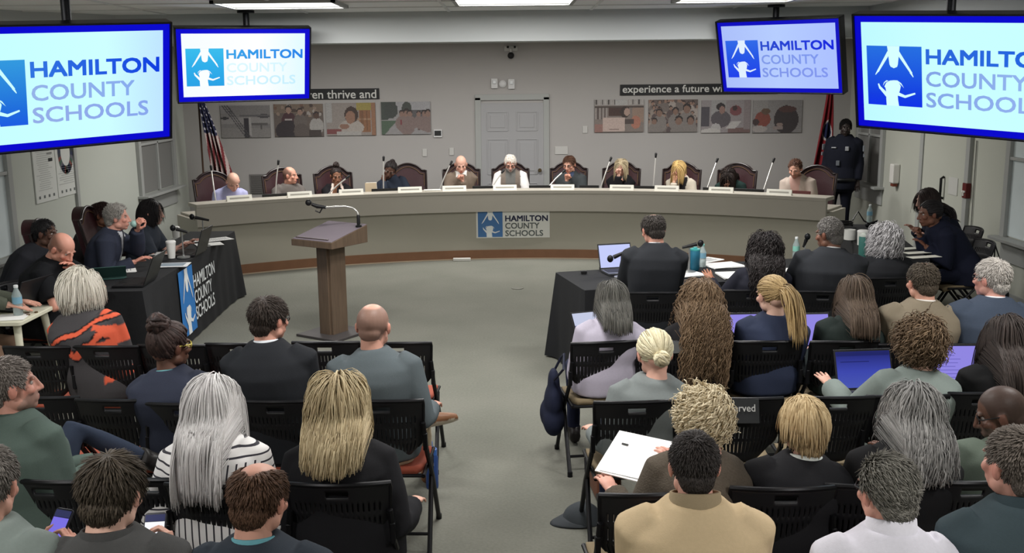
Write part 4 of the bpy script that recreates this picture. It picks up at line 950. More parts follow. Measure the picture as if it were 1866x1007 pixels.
def mask_interp(y, pts): return np.interp(y, [p[0] for p in pts], [p[1] for p in pts])
HAIRLINE = [(-.12, -.088), (-.05, -.082), (-.022, -.05), (-.012, .005), (.012, .0), (.034, -.012), (.046, .048), (.066, .070), (.08, .085), (.10, .10)]
def scalp_ok(p, style):
    hl = style.get('line', HAIRLINE); z = p[:, 2] - mask_interp(p[:, 1], hl) - .008 * np.sin(p[:, 0] * 90 + 1)
    ok = z > 0
    if 'bald' in style:          # bare crown / receding front: ellipse in x, y seen from above
        cx_, cy_, rx, ry, zm = style['bald']
        ok &= ~((((p[:, 0] - cx_) / rx) ** 2 + ((p[:, 1] - cy_) / ry) ** 2 < 1 + .12 * np.sin(p[:, 0] * 130)) & (p[:, 2] > zm))
    return ok
CRC, CRR = np.array([0, -.016, .022]), np.array([.0765, .0965, .089])
def locks_geo(path, w, across, tip=.25):
    """path (N,S,3) ; across (N,S,3) unit; builds flattened 4-sided strands"""
    N, S, _ = path.shape; T = np.gradient(path, axis=1); T = nrm(T); X = nrm(across - T * np.sum(across * T, -1, keepdims=True)); Y = np.cross(T, X)
    t = np.linspace(0, 1, S)[None, :, None]; prof = np.where(t < .15, .75 + t / .15 * .25, 1 - (1 - tip) * np.clip((t - .15) / .85, 0, 1) ** 2.2); W = w[:, None, None] * prof
    ring = np.stack([path + X * W, path + Y * W * .55, path - X * W, path - Y * W * .55], 2)   # N,S,4,3
    V = ring.reshape(-1, 3); base_ = (np.arange(N) * S * 4)[:, None, None]; s = (np.arange(S - 1) * 4)[None, :, None]; k = np.arange(4)[None, None, :]; k2 = (k + 1) % 4
    a = base_ + s + k; b = base_ + s + k2; F = np.stack([a, b, b + 4, a + 4], -1).reshape(-1, 4)
    e = base_[:, 0, 0] + (S - 1) * 4; cap = np.stack([e, e + 1, e + 2, e + 3], 1)
    return V, np.vstack([F, cap])
def hair_mesh(st, seed, gdir, coll):
    """st: style dict. gdir: gravity in head space. coll: list of (centre, radii-vector, R) ellipsoids in head space"""
    r = np.random.default_rng(seed); n = st.get('n', 260); c0, c1 = s2l(st['c'][0]), s2l(st['c'][1])
    th = st.get('th', .010); parts = []
    # under-cap
    bv, bf = ball_geo((0, 0, 0), 1, 40, 28); bv = np.asarray(bv); P = CRC + bv * CRR
    ok = scalp_ok(P, st); d = np.clip(P[:, 2] - mask_interp(P[:, 1], st.get('line', HAIRLINE)), 0, .03) / .03
    vol = st.get('vol', 0.0); Pc = CRC + bv * (CRR + (th * .55 + vol * .55) * np.clip(d, .05, 1)[:, None])
    F = [q for q in bf if all(ok[i] for i in q)]
    if F: parts.append((Pc, F, (c0 * .8 + c1 * .2) * (1 + .12 * sines(P, seed, 120, 5))[:, None]))
    # roots
    D = nrm(r.normal(size=(n * 6, 3))); R0 = CRC + D * CRR; keep = scalp_ok(R0, st); R0 = R0[keep][:n]; Nn = nrm((R0 - CRC) / CRR ** 2)
    if st.get('nape', 1) and 'tie' not in st:      # hair low on the back of the neck
        D2 = nrm(r.normal(size=(n, 3))); NC, NR = np.array([0, -.058, -.036]), np.array([.058, .048, .060]); Q = NC + D2 * NR
        kq = (Q[:, 1] < -.05) & (Q[:, 2] > -.088 + .25 * np.abs(Q[:, 0])) & (Q[:, 2] < -.02) & (np.linalg.norm((Q - CRC) / CRR, axis=1) > 1); Q = Q[kq]; R0 = np.vstack([R0, Q]); Nn = np.vstack([Nn, nrm((Q - NC) / NR ** 2)])
        cv, cf_ = ball_geo((0, 0, 0), 1, 28, 22); cv = np.asarray(cv); CQ = NC + cv * NR; ok2 = (CQ[:, 1] < -.045) & (CQ[:, 2] > -.088 + .25 * np.abs(CQ[:, 0])); F2 = [q for q in cf_ if all(ok2[i] for i in q)]
        if F2: parts.append((NC + cv * (NR + th * .3), F2, c0 * .85 + c1 * .15))
    if not len(R0): return None
    comb = st.get('comb', 'crown'); part = st.get('part', .0)
    if comb == 'crown': t = R0 - np.array([part, -.055, .115])
    elif comb == 'back': t = np.stack([R0[:, 0] * .25, -np.ones(len(R0)), -.25 * np.ones(len(R0))], 1)
    elif comb == 'side': t = np.stack([np.sign(R0[:, 0] - part) * 1.0, .15 - R0[:, 1] * 3, -.2 * np.ones(len(R0))], 1)
    elif comb == 'part':
        tp = np.clip((R0[:, 2] - .045) / .05, 0, 1); bk = np.clip((.03 - R0[:, 1]) / .08, 0, 1)
        t = np.stack([np.tanh((R0[:, 0] - part) / .012) * (.15 + .75 * tp * (1 - .75 * bk)), -.25 - .35 * tp, -.35 - .6 * (1 - tp)], 1)
    elif comb == 'tie': t = np.array(st['tie']) - R0
    else: t = r.normal(size=R0.shape)
    t = t + r.normal(size=t.shape) * np.linalg.norm(t, axis=1, keepdims=True) * st.get('mess', .18)
    t = nrm(t - Nn * np.sum(t * Nn, 1, keepdims=True)); lift = st.get('lift', .15); dirv = nrm(t + Nn * lift)
    L = st.get('len', .05); Ls = L * (1 + st.get('lvar', .25) * r.normal(size=len(R0))); Ls = np.clip(Ls, L * .4, L * 1.6)
    if 'lf' in st: Ls = Ls * (st['lf'] + (1 - st['lf']) * np.clip((R0[:, 2] + .08) / .17, 0, 1))
    S = st.get('steps', max(5, int(L / .03))); off = th * (.25 + .9 * r.random(len(R0))) + vol * r.random(len(R0)); grav = st.get('grav', .1); sgn = np.where(R0[:, 1] > .055, 1.0, -1.0); wmax = st.get('wmax'); Bt = next((q[2] for q in coll if not q[3]), None)
    g = nrm(np.asarray(gdir)); path = [R0 + Nn * off[:, None] * .3]; dd = dirv; tie = st.get('tie')
    for s in range(1, S):
        step = (Ls / (S - 1))[:, None]
        if comb == 'tie': 
            to = np.array(tie) - path[-1]; dist = np.linalg.norm(to, axis=1, keepdims=True); dd = nrm(to); step = np.minimum(step, dist)
        else: dd = nrm(dd + g * grav + r.normal(size=dd.shape) * st.get('wob', .03))
        p = path[-1] + dd * step
        for (c, rr, Rt, is_head) in coll:
            if not is_head and not st.get('drape'): continue
            if is_head:
                q = (p - c) @ Rt; k = np.linalg.norm(q / (rr + off[:, None]), axis=1, keepdims=True); p = np.where(k < 1, c + (q / np.maximum(k, 1e-4)) @ Rt.T, p)
            else:                 # hair lies on the back (or the chest), it is not pushed out sideways
                q = (p - c) @ Rt; rad = rr + (.006 + .6 * off[:, None]); e2 = 1 - (q[:, 0] / rad[:, 0]) ** 2 - (q[:, 2] / rad[:, 2]) ** 2; lim = rad[:, 1] * np.sqrt(np.clip(e2, 0, 1)); ins = (e2 > 0) & (np.abs(q[:, 1]) < lim)
                q[:, 1] = np.where(ins, sgn * lim, q[:, 1]); p = c + q @ Rt.T
        if wmax and Bt is not None:
            q = p @ Bt; ax_ = np.abs(q[:, 0]); q[:, 0] = np.sign(q[:, 0]) * np.where(ax_ > wmax, wmax + .35 * (ax_ - wmax), ax_); p = q @ Bt.T
        path.append(p); dd = nrm(path[-1] - path[-2] + 1e-9) if comb != 'tie' else dd
    path = np.stack(path, 1)
    if vol and st.get('spread'):
        tt = np.linspace(0, 1, S)[None, :, None]; ax = path[:, -1:, :] - path[:, :1, :]; outw = path - CRC; outw = outw - g * np.sum(outw * g, -1, keepdims=True)
        path = path + nrm(outw) * tt * st['spread'] * (r.random((len(path), 1, 1)))
    if 'curl' in st:
        cr_, cf = st['curl']; tt = np.linspace(0, 1, S)[None, :, None]; T = nrm(np.gradient(path, axis=1)); U1 = nrm(np.cross(T, np.array([.3, .9, .2]))); U2 = np.cross(T, U1); ph = r.random((len(path), 1, 1)) * 6.28; fr_ = cf * (1 + .3 * r.normal(size=(len(path), 1, 1)))
        amp = cr_ * np.clip(tt * 4, 0, 1); path = path + amp * (U1 * np.cos(ph + tt * fr_ * 6.28) + U2 * np.sin(ph + tt * fr_ * 6.28))
    outn = nrm(path - CRC); across = np.cross(nrm(np.gradient(path, axis=1)), outn)
    w = st.get('w', .006) * (1 + .3 * r.normal(size=len(path))); w = np.clip(w, .002, .03); V, F = locks_geo(path, w, across, st.get('tip', .25))
    m = np.clip(r.random(len(path)) + .25 * r.normal(size=len(path)), 0, 1); tone = (c0 + (c1 - c0) * (.22 + .56 * m[:, None])) * (1 + .045 * r.normal(size=(len(path), 1)))
    tt = np.linspace(0, 1, S); rt = st.get('root')
    col = np.repeat(np.clip(tone, .001, 1)[:, None, :], S, 1)
    if rt is not None: k = np.clip(1 - tt / rt[1], 0, 1)[None, :, None]; col = col * (1 - k) + s2l(rt[0]) * k
    parts.append((V, F, np.repeat(col.reshape(-1, 3), 4, axis=0)))
    # tails, buns
    if 'tail' in st:
        L2, n2, rad = st['tail']; rr = r.normal(size=(n2, 3)) * rad * .35; p = np.array(st['tie']) + rr; d2 = nrm(np.array([0, -1.0, .25]) + r.normal(size=(n2, 3)) * .14); pa = [np.array(st['tie']) + rr * .3, p + d2 * .015]; S2 = 13
        for s in range(S2):
            d2 = nrm(d2 + g * .42 + r.normal(size=d2.shape) * .05); q_ = pa[-1] + d2 * (L2 / S2) * (1 + .1 * r.normal(size=(n2, 1)))
            for (c, rr_, Rt, ih) in coll: q = (q_ - c) @ Rt; k = np.linalg.norm(q / (rr_ + .012), axis=1, keepdims=True); q_ = np.where(k < 1, c + (q / np.maximum(k, 1e-4)) @ Rt.T, q_)
            pa.append(q_)
        pa = np.stack(pa, 1); V, F = locks_geo(pa, np.full(n2, .0065), np.cross(nrm(np.gradient(pa, axis=1)), np.array([0, -1., .2]) + 0 * pa), .2); tone = c0 + (c1 - c0) * r.random((n2, 1)); parts.append((V, F, np.repeat(np.repeat(tone, pa.shape[1], 0), 4, 0)))
        v, f = tube_geo([np.array(st['tie']) + (.014 * math.cos(a), 0, .014 * math.sin(a)) for a in np.linspace(0, 6.3, 13)], .005, 6); parts.append((v, f, s2l((50, 44, 40))))
    if 'bun' in st:
        bc, br, nb, bw = st['bun']; bc = np.array(bc); v, f = ball_geo(bc, br * .86, 14, 10); parts.append((v, f, c0))
        for k in range(nb):
            A = nrm(r.normal(size=3) * .6 + np.array([0, .8, .5])); U1 = nrm(np.cross(A, r.normal(size=3))); U2 = np.cross(A, U1); h0 = (r.random() - .5) * 1.3; rad = br * math.sqrt(max(.15, 1 - (h0 * .9) ** 2)); a0 = r.random() * 6.28
            pts = [bc + A * br * h0 * .9 + rad * (U1 * math.cos(a0 + s) + U2 * math.sin(a0 + s)) * (.92 + .1 * math.sin(3 * s + k)) for s in np.linspace(0, 3.6, 10)]
            v, f = tube_geo(pts, bw, 6, True); parts.append((v, f, (c0 + (c1 - c0) * r.random()) * (1 + .15 * r.normal())))
    return npmesh('hair', parts)

def paint_head(V, skin, o):
    c = np.repeat(s2l(skin)[None], len(V), 0); x, y, z = V.T; ax = np.abs(x)
    def bl(m, col, k): 
        mm = np.clip(m, 0, 1)[:, None] * k; return c * (1 - mm) + s2l(col) * mm
    red = np.array(skin) * np.array([1.05, .80, .78])
    c = bl(np.exp(-((ax - .045) / .02) ** 2 - ((z + .03) / .02) ** 2) * (y > .03), red, .35); c = bl(np.exp(-(ax / .014) ** 2 - ((z + .036) / .014) ** 2) * (y > .08), red, .3); c = bl((ax > .076) * 1.0, red, .3)
    c = bl((np.exp(-(ax / .021) ** 4 - ((z + .068) / .010) ** 4)) * (y > .078), np.array(skin) * np.array([.86, .55, .55]), .75)
    br = o.get('brow', (60, 48, 42)); c = bl((np.exp(-((ax - .031) / .018) ** 4 - ((z - .0235 + .05 * (ax - .03) ** 2 * 40) / .0052) ** 2)) * (y > .06), br, .8)
    c = bl((np.exp(-((ax - .031) / .016) ** 4 - ((z - .002) / .011) ** 2)) * (y > .055), np.array(skin) * .68, .35)  # eye sockets: shade of the hollow painted into the skin colour
    if 'beard' in o:
        bc, k = o['beard']; m = (y > -.0 + 0) * (z < -.035 - .9 * np.clip(.05 - y, 0, .05)) * (z > -.125) * (1 - np.exp(-(ax / .017) ** 4 - ((z + .068) / .008) ** 4)); c = bl(m * 1.0 * (y > -.01), bc, k)
    if 'stubble' in o:        # very short hair painted as its own pigment on the scalp
        sc, k = o['stubble']; ok = (z - mask_interp(y, HAIRLINE)) / .012; m = np.clip(ok, 0, 1) * (ax < .0795)
        if 'stub_bald' in o: cx_, cy_, rx, ry, zm = o['stub_bald']; q = ((x - cx_) / rx) ** 2 + ((y - cy_) / ry) ** 2; m = m * np.where(z > zm, np.clip((q - .7) / .6, 0, 1), 1)
        c = bl(m, sc, k)
    return c * (1 + .04 * sines(V, 5, 60, 4))[:, None]

def ik(S, T, l1, l2, pole):
    S, T = np.asarray(S, float), np.asarray(T, float); d = T - S; D = np.linalg.norm(d); Dm = min(D, (l1 + l2) * .985); u = d / max(D, 1e-6); T2 = S + u * Dm
    a = (l1 * l1 - l2 * l2 + Dm * Dm) / (2 * Dm); h = math.sqrt(max(0, l1 * l1 - a * a)); p = np.asarray(pole, float); p = p - u * np.dot(p, u); p = nrm(p); return S + u * a + p * h, T2
def basis(y, up):
    y = nrm(y); z = nrm(np.asarray(up) - y * np.dot(up, y)); x = np.cross(y, z); return np.stack([x, y, z], 1)
# ------------------------------------------------------------------ a seated or standing person
LOG = []
def person(key, label, hip, yaw, head, dy=.05, sex='m', hs=1.0, hyaw=0, hpitch=.1, hroll=0, skin=(196, 156, 136), face=None, hair=None, top=None, bottom=(44, 46, 54), arms='lap', sw=None, bulk=1.0,
           legs=None, pole=None, hands=('relax', 'relax'), handdir=None, collar=None, group=None, vs=.0125, stand=False, feet=True, glasses=None, tw=0.0, seat=.46, shoes=(34, 30, 30), planeY=None, zc=None, shift=.6):
    face = face or {}; top = top or {}; sd = sum(ord(q) * (i + 3) for i, q in enumerate(key)) % 9973
    fw = rotz(yaw) @ np.array([0, 1.0, 0]); Y = planeY if planeY is not None else hip[1] + dy * fw[1] + (hip[1] * 0)
    Hw = at_y(head[0], head[1], Y); Hl = rotz(-yaw) @ (Hw - np.array([hip[0], hip[1], 0]))
    if not stand and abs(Hl[0]) > .03:        # sit under one's own head rather than dead centre on the chair
        k_ = (Hl[0] - math.copysign(.03, Hl[0])) * shift; hip = tuple(np.array(hip) + (rotz(yaw) @ np.array([k_, 0, 0]))[:2]); Hl = rotz(-yaw) @ (Hw - np.array([hip[0], hip[1], 0]))
    if zc is not None: Hl[2] = zc
    LOG.append((key, np.round(Hl, 2).tolist()))
    sw = (sw or (.168 if sex == 'm' else .148)) * .93; hipz = .84 if stand else seat + .075
    Rh = rotz(hyaw) @ rot('X', -hpitch) @ rot('Y', hroll)                   # head in body space
    P0 = np.array([0, 0, hipz]); nb0 = Hl + Rh @ np.array([0, -.03, -.07]) * hs; dn = nrm(nrm(P0 - nb0) * .55 + np.array([0, -.25, -1.0]) * .45); N = nb0 + dn * .058 * hs
    C = P0 + (N - P0) * .62 + np.array([0, -.045, 0]) * (0 if stand else 1)
    up = nrm(N - P0); Xs = nrm(rotz(tw) @ np.array([1.0, 0, 0])); Xs = nrm(Xs - up * np.dot(Xs, up) * .5); 
    def sp(t): return (1 - t) ** 2 * P0 + 2 * t * (1 - t) * (C + (C - (P0 + N) / 2)) * 1.0 + t * t * N if False else (P0 + (C - P0) * (t / .62) if t < .62 else C + (N - C) * ((t - .62) / .38))
    def torso(th, neck_r, jac=0):
        st = []; fem = sex == 'f'
        for t, rx, ry in ((-.12, .165, .135), (.0, .178, .14), (.14, .172 if not fem else .178, .135), (.36, .152 if not fem else .142, .118), (.55, .165 if not fem else .152, .126), (.72, .178 if not fem else .160, .128 if not fem else .132), (.84, sw + .012, .112), (.90, sw * .88, .098), (.95, sw * .66, .088), (1.0, neck_r + .020, neck_r + .012), (1.04, neck_r, neck_r)):
            c = sp(t) if t >= 0 else P0 + np.array([0, 0, t * .5]); k = bulk if t < .8 else 1 + (bulk - 1) * .4; X = nrm(np.array([1., 0, 0]) * (1 - max(0, min(1, t))) + Xs * max(0, min(1, t))); Yv = nrm(np.cross(up, X))
            st.append((c + Yv * (.012 if .5 < t < .8 else 0) * (1 if fem else .5), rx * k + th, ry * k + th, X, Yv))
        return loft_geo(st, 24)
    SH = {s: N - up * .080 + Xs * s * sw + np.array([0, -.005, 0]) for s in (-1, 1)}
    # arms
    l1, l2 = .285, .255; tg = {}
    if isinstance(arms, str): arms = {'lap': dict(R=(.09, .30, seat + .17), L=(-.09, .31, seat + .16)), 'desk': dict(R=(.14, .40, .79), L=(-.16, .38, .79)), 'side': dict(R=(.25, .16, seat + .12), L=(-.25, .16, seat + .12)), 'hang': dict(R=(.27, .05, .72), L=(-.27, .05, .72))}[arms]
    pole = pole or {}; A = {}
    for s, nm in ((1, 'R'), (-1, 'L')):
        T = arms.get(nm); 
        if isinstance(T, str): T = Hl + Rh @ {'chin': np.array([s * .012, .085, -.118]), 'mouth': np.array([s * .02, .118, -.085]), 'cheek': np.array([s * .062, .055, -.075]), 'face': np.array([s * .035, .105, -.03])}[T] * hs - np.array([0, -.01, .075])
        E, Wt = ik(SH[s], T, l1, l2, pole.get(nm, (s * .22, -.45, -.8))); A[s] = (SH[s], E, Wt)
    # ---- skin body: torso, arms, legs and neck in one remeshed surface, head and hands grafted on
    b = MB(); v, f = torso(-.016, .046); b.add(v, f)
    for s in (-1, 1):
        S_, E, Wt = A[s]; b.tube([S_ * .85 + N * .15 - up * .03, S_ - up * .012, (S_ + E) / 2, E, (E * .6 + Wt * .4), Wt], [.04, .044, .042, .037, .038, .026], 12, round_ends=True)
    nk = .054 if sex == 'm' else .046
    b.tube([N - up * .07, N, nb0, Hl + Rh @ np.array([0, -.015, -.03])], [.07, nk + .006, nk, nk], 14, round_ends=True)
    if legs is None:
        sp_ = .10 if sex == 'm' else .085
        if stand: legs = {s: [(s * .09, 0, hipz - .04), (s * .10, .02, .46), (s * .11, -.02, .09)] for s in (-1, 1)}
        else: legs = {s: [(s * .09, .02, seat + .075), (s * (sp_ + .03), .42, seat + .055), (s * (sp_ + .03), .42 + .02 * s, .09)] for s in (-1, 1)}
    lr = [.082 * bulk, .073, .058, .048, .04] 
    def legpts(L): L = np.asarray(L, float); return [L[0], (L[0] + L[1]) / 2, L[1], (L[1] * .6 + L[2] * .4), L[2]]
    for s in (-1, 1): b.tube(legpts(legs[s]), [q - .014 for q in lr], 12, round_ends=True)
    V, F, Nn = voxel(b.v, b.f, vs * 1.1, 2); parts = [(V, F, s2l(skin) * (1 + .04 * sines(V, sd, 30))[:, None])]
    hv, hf = HEADS[sex]; g = np.random.default_rng(sd); sc = hs * np.array([1 + .03 * g.normal(), 1 + .02 * g.normal(), 1 + .02 * g.normal()]); hc = paint_head(hv, skin, face)
    toB = lambda p: (np.asarray(p) * sc) @ Rh.T + Hl
    parts.append((toB(hv), hf, hc))
    for s in (-1, 1):           # eyes
        ev, ef = ball_geo((s * .031, .0655, .001), .0108, 12, 8); ev = np.asarray(ev); ec = np.where(((ev[:, 1] > .0748))[:, None], s2l((44, 34, 30)), s2l((172, 162, 156))); parts.append((toB(ev), ef, ec))
    for s, nm, k in ((1, 'R', hands[0]), (-1, 'L', hands[1])):
        if k is None: continue
        hv2, hf2 = HANDS[k]; hv2 = hv2 * np.array([-s, 1, 1]) * (1.0 if sex == 'm' else .9); hf2 = hf2[:, ::-1] if s == 1 else hf2
        fd = A[s][2] - A[s][1]; upv = np.array([0, 0, 1.0])
        if handdir and nm in handdir: fd, upv = np.array(handdir[nm][0], float), np.array(handdir[nm][1], float)
        Bm = basis(fd, upv if abs(np.dot(nrm(fd), nrm(upv))) < .97 else np.array([0, -1., 0.3])); parts.append((hv2 @ Bm.T + A[s][2], hf2, s2l(np.array(skin) * (1.0, .95, .94))))
    body = meshobj('person', npmesh('person', parts), M_skin); body.location = (hip[0], hip[1], 0); body.rotation_euler = (0, 0, yaw); tag(body, label, 'person', group)
    # ---- clothes
    th = top.get('th', .014); v, f = torso(th, top.get('neck', .060)); b = MB().add(v, f); short = top.get('short')
    for s in (-1, 1):
        S_, E, Wt = A[s]; e = top.get('pad', .0); dirW = nrm(Wt - E)
        if top.get('sleeveless'): b.tube([S_ * .6 + N * .4, S_], [.055 + th, .06 + th], 12, round_ends=True)
        elif short: M_ = S_ + (E - S_) * .72; b.tube([S_ * .6 + N * .4, S_, M_], [.058 + th, .06 + th + e, .056 + th * 1.4], 14, round_ends=False)
        else: b.tube([S_ * .8 + N * .2 - up * .01, S_, (S_ + E) / 2, E, E * .5 + Wt * .5, Wt - dirW * top.get('cuff', .015)], [.056 + th, .060 + th + e, .052 + th * 1.15, .046 + th * 1.1, .041 + th * 1.1, .033 + th], 14, round_ends=False)
    if top.get('hem'):            # jacket skirt over the hips
        b.add(*loft_geo([(P0 + np.array([0, 0, -.10]), .185 * bulk + th, .15 * bulk + th, np.array([1., 0, 0]), np.array([0, 1., 0])), (P0 + np.array([0, 0, .06]), .18 * bulk + th, .145 * bulk + th, np.array([1., 0, 0]), np.array([0, 1., 0]))], 20))
    V, F, Nn = voxel(b.v, b.f, top.get('vs', vs), 3)
    V = V + Nn * (sines(V, sd, top.get('wf', 17), 7, (1, 1, .55)) * top.get('wr', .0045))[:, None]
    base_c = s2l(top['c']); cc = np.repeat(base_c[None], len(V), 0)
    if 'paint' in top: cc = top['paint'](V, dict(N=N, P0=P0, C=C, A=A, Hl=Hl, sw=sw, X=Xs, up=up), cc)
    mt = top.get('mat') or M_fabric
    meshobj(top.get('name', 'shirt'), npmesh('top', [(V, F, cc)]), mt, body)
    if bottom is not None:
        b = MB(); X0, Y0 = np.array([1., 0, 0]), np.array([0, 1., 0])
        b.add(*loft_geo([(P0 + (0, 0, -.085), .16 * bulk, .13 * bulk, X0, Y0), (P0, .176 * bulk, .138 * bulk, X0, Y0), (P0 + (0, -.005, .07), .17 * bulk, .13 * bulk, X0, Y0)], 18))
        for s in (-1, 1):
            lp_ = legpts(legs[s]); b.tube(lp_, lr, 12, round_ends=False)
        V, F, Nn = voxel(b.v, b.f, max(vs, .0145), 3); V = V + Nn * (sines(V, sd + 5, 16) * .004)[:, None]; meshobj('trousers', npmesh('trousers', [(V, F, s2l(bottom))]), M_fabric, body)
    if feet:
        for s in (-1, 1):
            L = np.asarray(legs[s], float); a = L[2]; k = L[2] - L[1]; fdir = np.array([0, 1.0, 0])
            if len(L) > 3: fdir = nrm(L[3] - L[2])
            dn_ = nrm(k - fdir * np.dot(k, fdir)); B = np.stack([np.cross(fdir, -dn_), fdir, -dn_], 1)
            sm = MB(); X, Y_, Z = B.T; o = a + dn_ * .045
            sm.add(*loft_geo([(o - Y_ * .075 + Z * .005, .02, .03, X, Z), (o - Y_ * .06 + Z * .008, .036, .045, X, Z), (o + Z * .015, .040, .052, X, Z), (o + Y_ * .07, .045, .038, X, Z), (o + Y_ * .14 - Z * .008, .042, .028, X, Z), (o + Y_ * .18 - Z * .012, .022, .018, X, Z)], 14)); sm.tube([a + dn_ * .04, a - dn_ * .02], .046, 12)
            V, F, Nn = voxel(sm.v, sm.f, .010, 3); hgt = (V - o) @ Z; colr = np.where((hgt < -.026)[:, None], s2l(top.get('sole', (26, 25, 25))), s2l(shoes)); meshobj('shoe', npmesh('shoe', [(V, F, colr)]), M_leather, body)
    # ---- collars
    for (r0, hgt, c, lift, tilt) in (collar or ()):
        fwv = nrm(np.cross(up, Xs)); nu_ = 28; v = []; f = []
        ctr = N + up * (lift - .005); tdir = nrm(nb0 - N)
        for k, (dr, dz) in enumerate(((.012, -.014), (.004, hgt), (-.004, hgt + .002), (.0, -.014))):
            for q in range(nu_):
                a = 2 * math.pi * q / nu_; rr = r0 + dr; p = ctr + Xs * rr * math.cos(a) + fwv * (rr * math.sin(a) + .004) + tdir * (dz - tilt * (math.sin(a) * .5 + .5)); v.append(p)
        for k in range(3):
            for q in range(nu_): f.append((k * nu_ + q, k * nu_ + (q + 1) % nu_, (k + 1) * nu_ + (q + 1) % nu_, (k + 1) * nu_ + q))
        meshobj('collar', npmesh('collar', [(np.array(v), f, s2l(c))]), M_fabric, body)
    # ---- hair
    if hair:
        gd = Rh.T @ np.array([0, 0, -1.0]); toH = lambda p: (Rh.T @ (np.asarray(p) - Hl)) / hs
        I = np.eye(3); up_h, X_h = Rh.T @ up, Rh.T @ Xs; X_h = nrm(X_h - up_h * np.dot(X_h, up_h)); Bt = np.stack([X_h, np.cross(up_h, X_h), up_h], 1)
        coll = [(CRC, CRR, I, True), (np.array([0, .03, -.04]), np.array([.062, .060, .078]), I, True), (toH(N - up * .02), np.array([.075, .075, .09]), Bt, False), (toH(N - up * .085), np.array([sw + .075, .09 + th, .082 + th]) / hs, Bt, False), (toH(sp(.62)), np.array([.19 * bulk, .14 * bulk + th, .28]) / hs, Bt, False)]
        me = hair_mesh(hair, sd, gd, coll)
        if me:
            o = meshobj('hair', me, M_hair, body); o.matrix_local = Matrix.Translation(Hl.tolist()) @ Matrix(Rh.tolist()).to_4x4() @ Matrix.Diagonal((*[float(q) for q in sc], 1))
    if glasses:
        gm_ = M_yellow_frame if glasses == 'yellow' else M_glass_frame; b = MB()
        for s in (-1, 1):
            b.tube([(s * .033 + .022 * math.cos(a), .088 - .006 * abs(math.cos(a)), .0 + .017 * math.sin(a)) for a in np.linspace(0, 2 * math.pi, 17)], .0028 if glasses != 'yellow' else .004, 6)
            b.tube([(s * .055, .083, .004), (s * .074, .06, .006), (s * .082, .0, .006), (s * .080, -.02, -.006)], .0026 if glasses != 'yellow' else .004, 6)
        b.tube([(-.011, .09, .003), (.011, .09, .003)], .0026, 6)
        o = b.build('eyeglasses', gm_, body); o.matrix_local = Matrix.Translation(Hl.tolist()) @ Matrix(Rh.tolist()).to_4x4() @ Matrix.Diagonal((*[float(q) for q in sc], 1))
    return body, dict(Hl=Hl, A=A, N=N, Rh=Rh)
def w2l(hip, yaw, p): return rotz(-yaw) @ (np.asarray(p, float) - np.array([hip[0], hip[1], 0]))
# ------------------------------------------------------------------ hair styles
def H(c0, c1, **k): d = dict(c=(c0, c1)); d.update(k); return d
def short(c0, c1, **k): d = H(c0, c1, n=2400, len=.026, steps=5, th=.005, w=.0026, lift=.05, comb='crown', mess=.14, grav=.03, lf=.35); d.update(k); return d
def longh(c0, c1, L, **k): d = H(c0, c1, n=2200, len=L, steps=max(11, int(L / .028)), th=.012, w=.0027, lift=.05, comb='part', mess=.10, grav=.42, wob=.025, lvar=.06, tip=.4, wmax=.088, lf=.55, drape=1, nape=0); d.update(k); return d
def curls(c0, c1, L, **k): d = H(c0, c1, n=1500, len=L, steps=14, th=.010, w=.0034, lift=.35, comb='part', mess=.4, grav=.14, wob=.08, curl=(.009, 2.0), tip=.5, lf=.6, nape=0); d.update(k); return d
GR1, GR2 = (92, 90, 88), (150, 147, 142)
def front(V, ctx, up=0.0): return V[:, 1] > (ctx['N'][1] + .015 + up) - .0 * V[:, 2]
def p_open(shirt, tie=None, w0=.065, depth=.34, lapel=None):
    # jacket worn open over a shirt: a wedge on the chest
    def fn(V, c, cc):
        N = c['N']; rel = V - N; d = -(rel @ c['up']); lat = np.abs(rel @ c['X']); frontal = rel[:, 1] > .03; armd = (lat < c['sw'] * .8) & (armdist(V, c['A']) > .085)
        m = frontal & armd & (d > -.02) & (d < depth) & (lat < w0 * (1 - d / depth) + .012); cc[m] = s2l(shirt)
        if tie is not None: m2 = m & (lat < .022); cc[m2] = s2l(tie)
        if lapel is not None: m3 = frontal & armd & (d > -.02) & (d < depth) & (lat >= w0 * (1 - d / depth) + .012) & (lat < w0 * (1 - d / depth) + .05); cc[m3] = s2l(lapel)
        return cc
    return fn
def armdist(V, A):
    out = np.full(len(V), 9.0)
    for s in (-1, 1):
        S_, E, W_ = A[s]
        for a, b in ((S_, E), (E, W_)):
            t = np.clip(((V - a) @ (b - a)) / np.dot(b - a, b - a), 0, 1); out = np.minimum(out, np.linalg.norm(V - a - t[:, None] * (b - a), axis=1) + .03 * (t <= 0) * 0)
    return out
def p_vest(sleeve, inner):
    def fn(V, c, cc):
        lat = np.abs((V - c['N']) @ c['X']); cc[(lat > c['sw'] - .015)] = s2l(sleeve); rel = V - c['N']; d = -(rel @ c['up'])
        m = (rel[:, 1] > .03) & (d < .42) & (lat < .07); cc[m] = s2l(inner); return cc
    return fn
def p_jersey(V, c, cc):
    rel = V - c['N']; lat = rel @ c['X']; d = -(rel @ c['up']); al = np.abs(lat)
    m = (rel[:, 1] > 0) & (((np.abs(al - .055 - d * .25) < .016) & (d < .30)) | ((np.abs(d - .24) < .018) & (al < .11))); cc[m] = s2l((214, 196, 186))
    a = armdist(V, c['A']); m = (al > c['sw'] + .01) & (np.abs(d - .24) < .02); cc[m] = s2l((200, 104, 80)); return cc
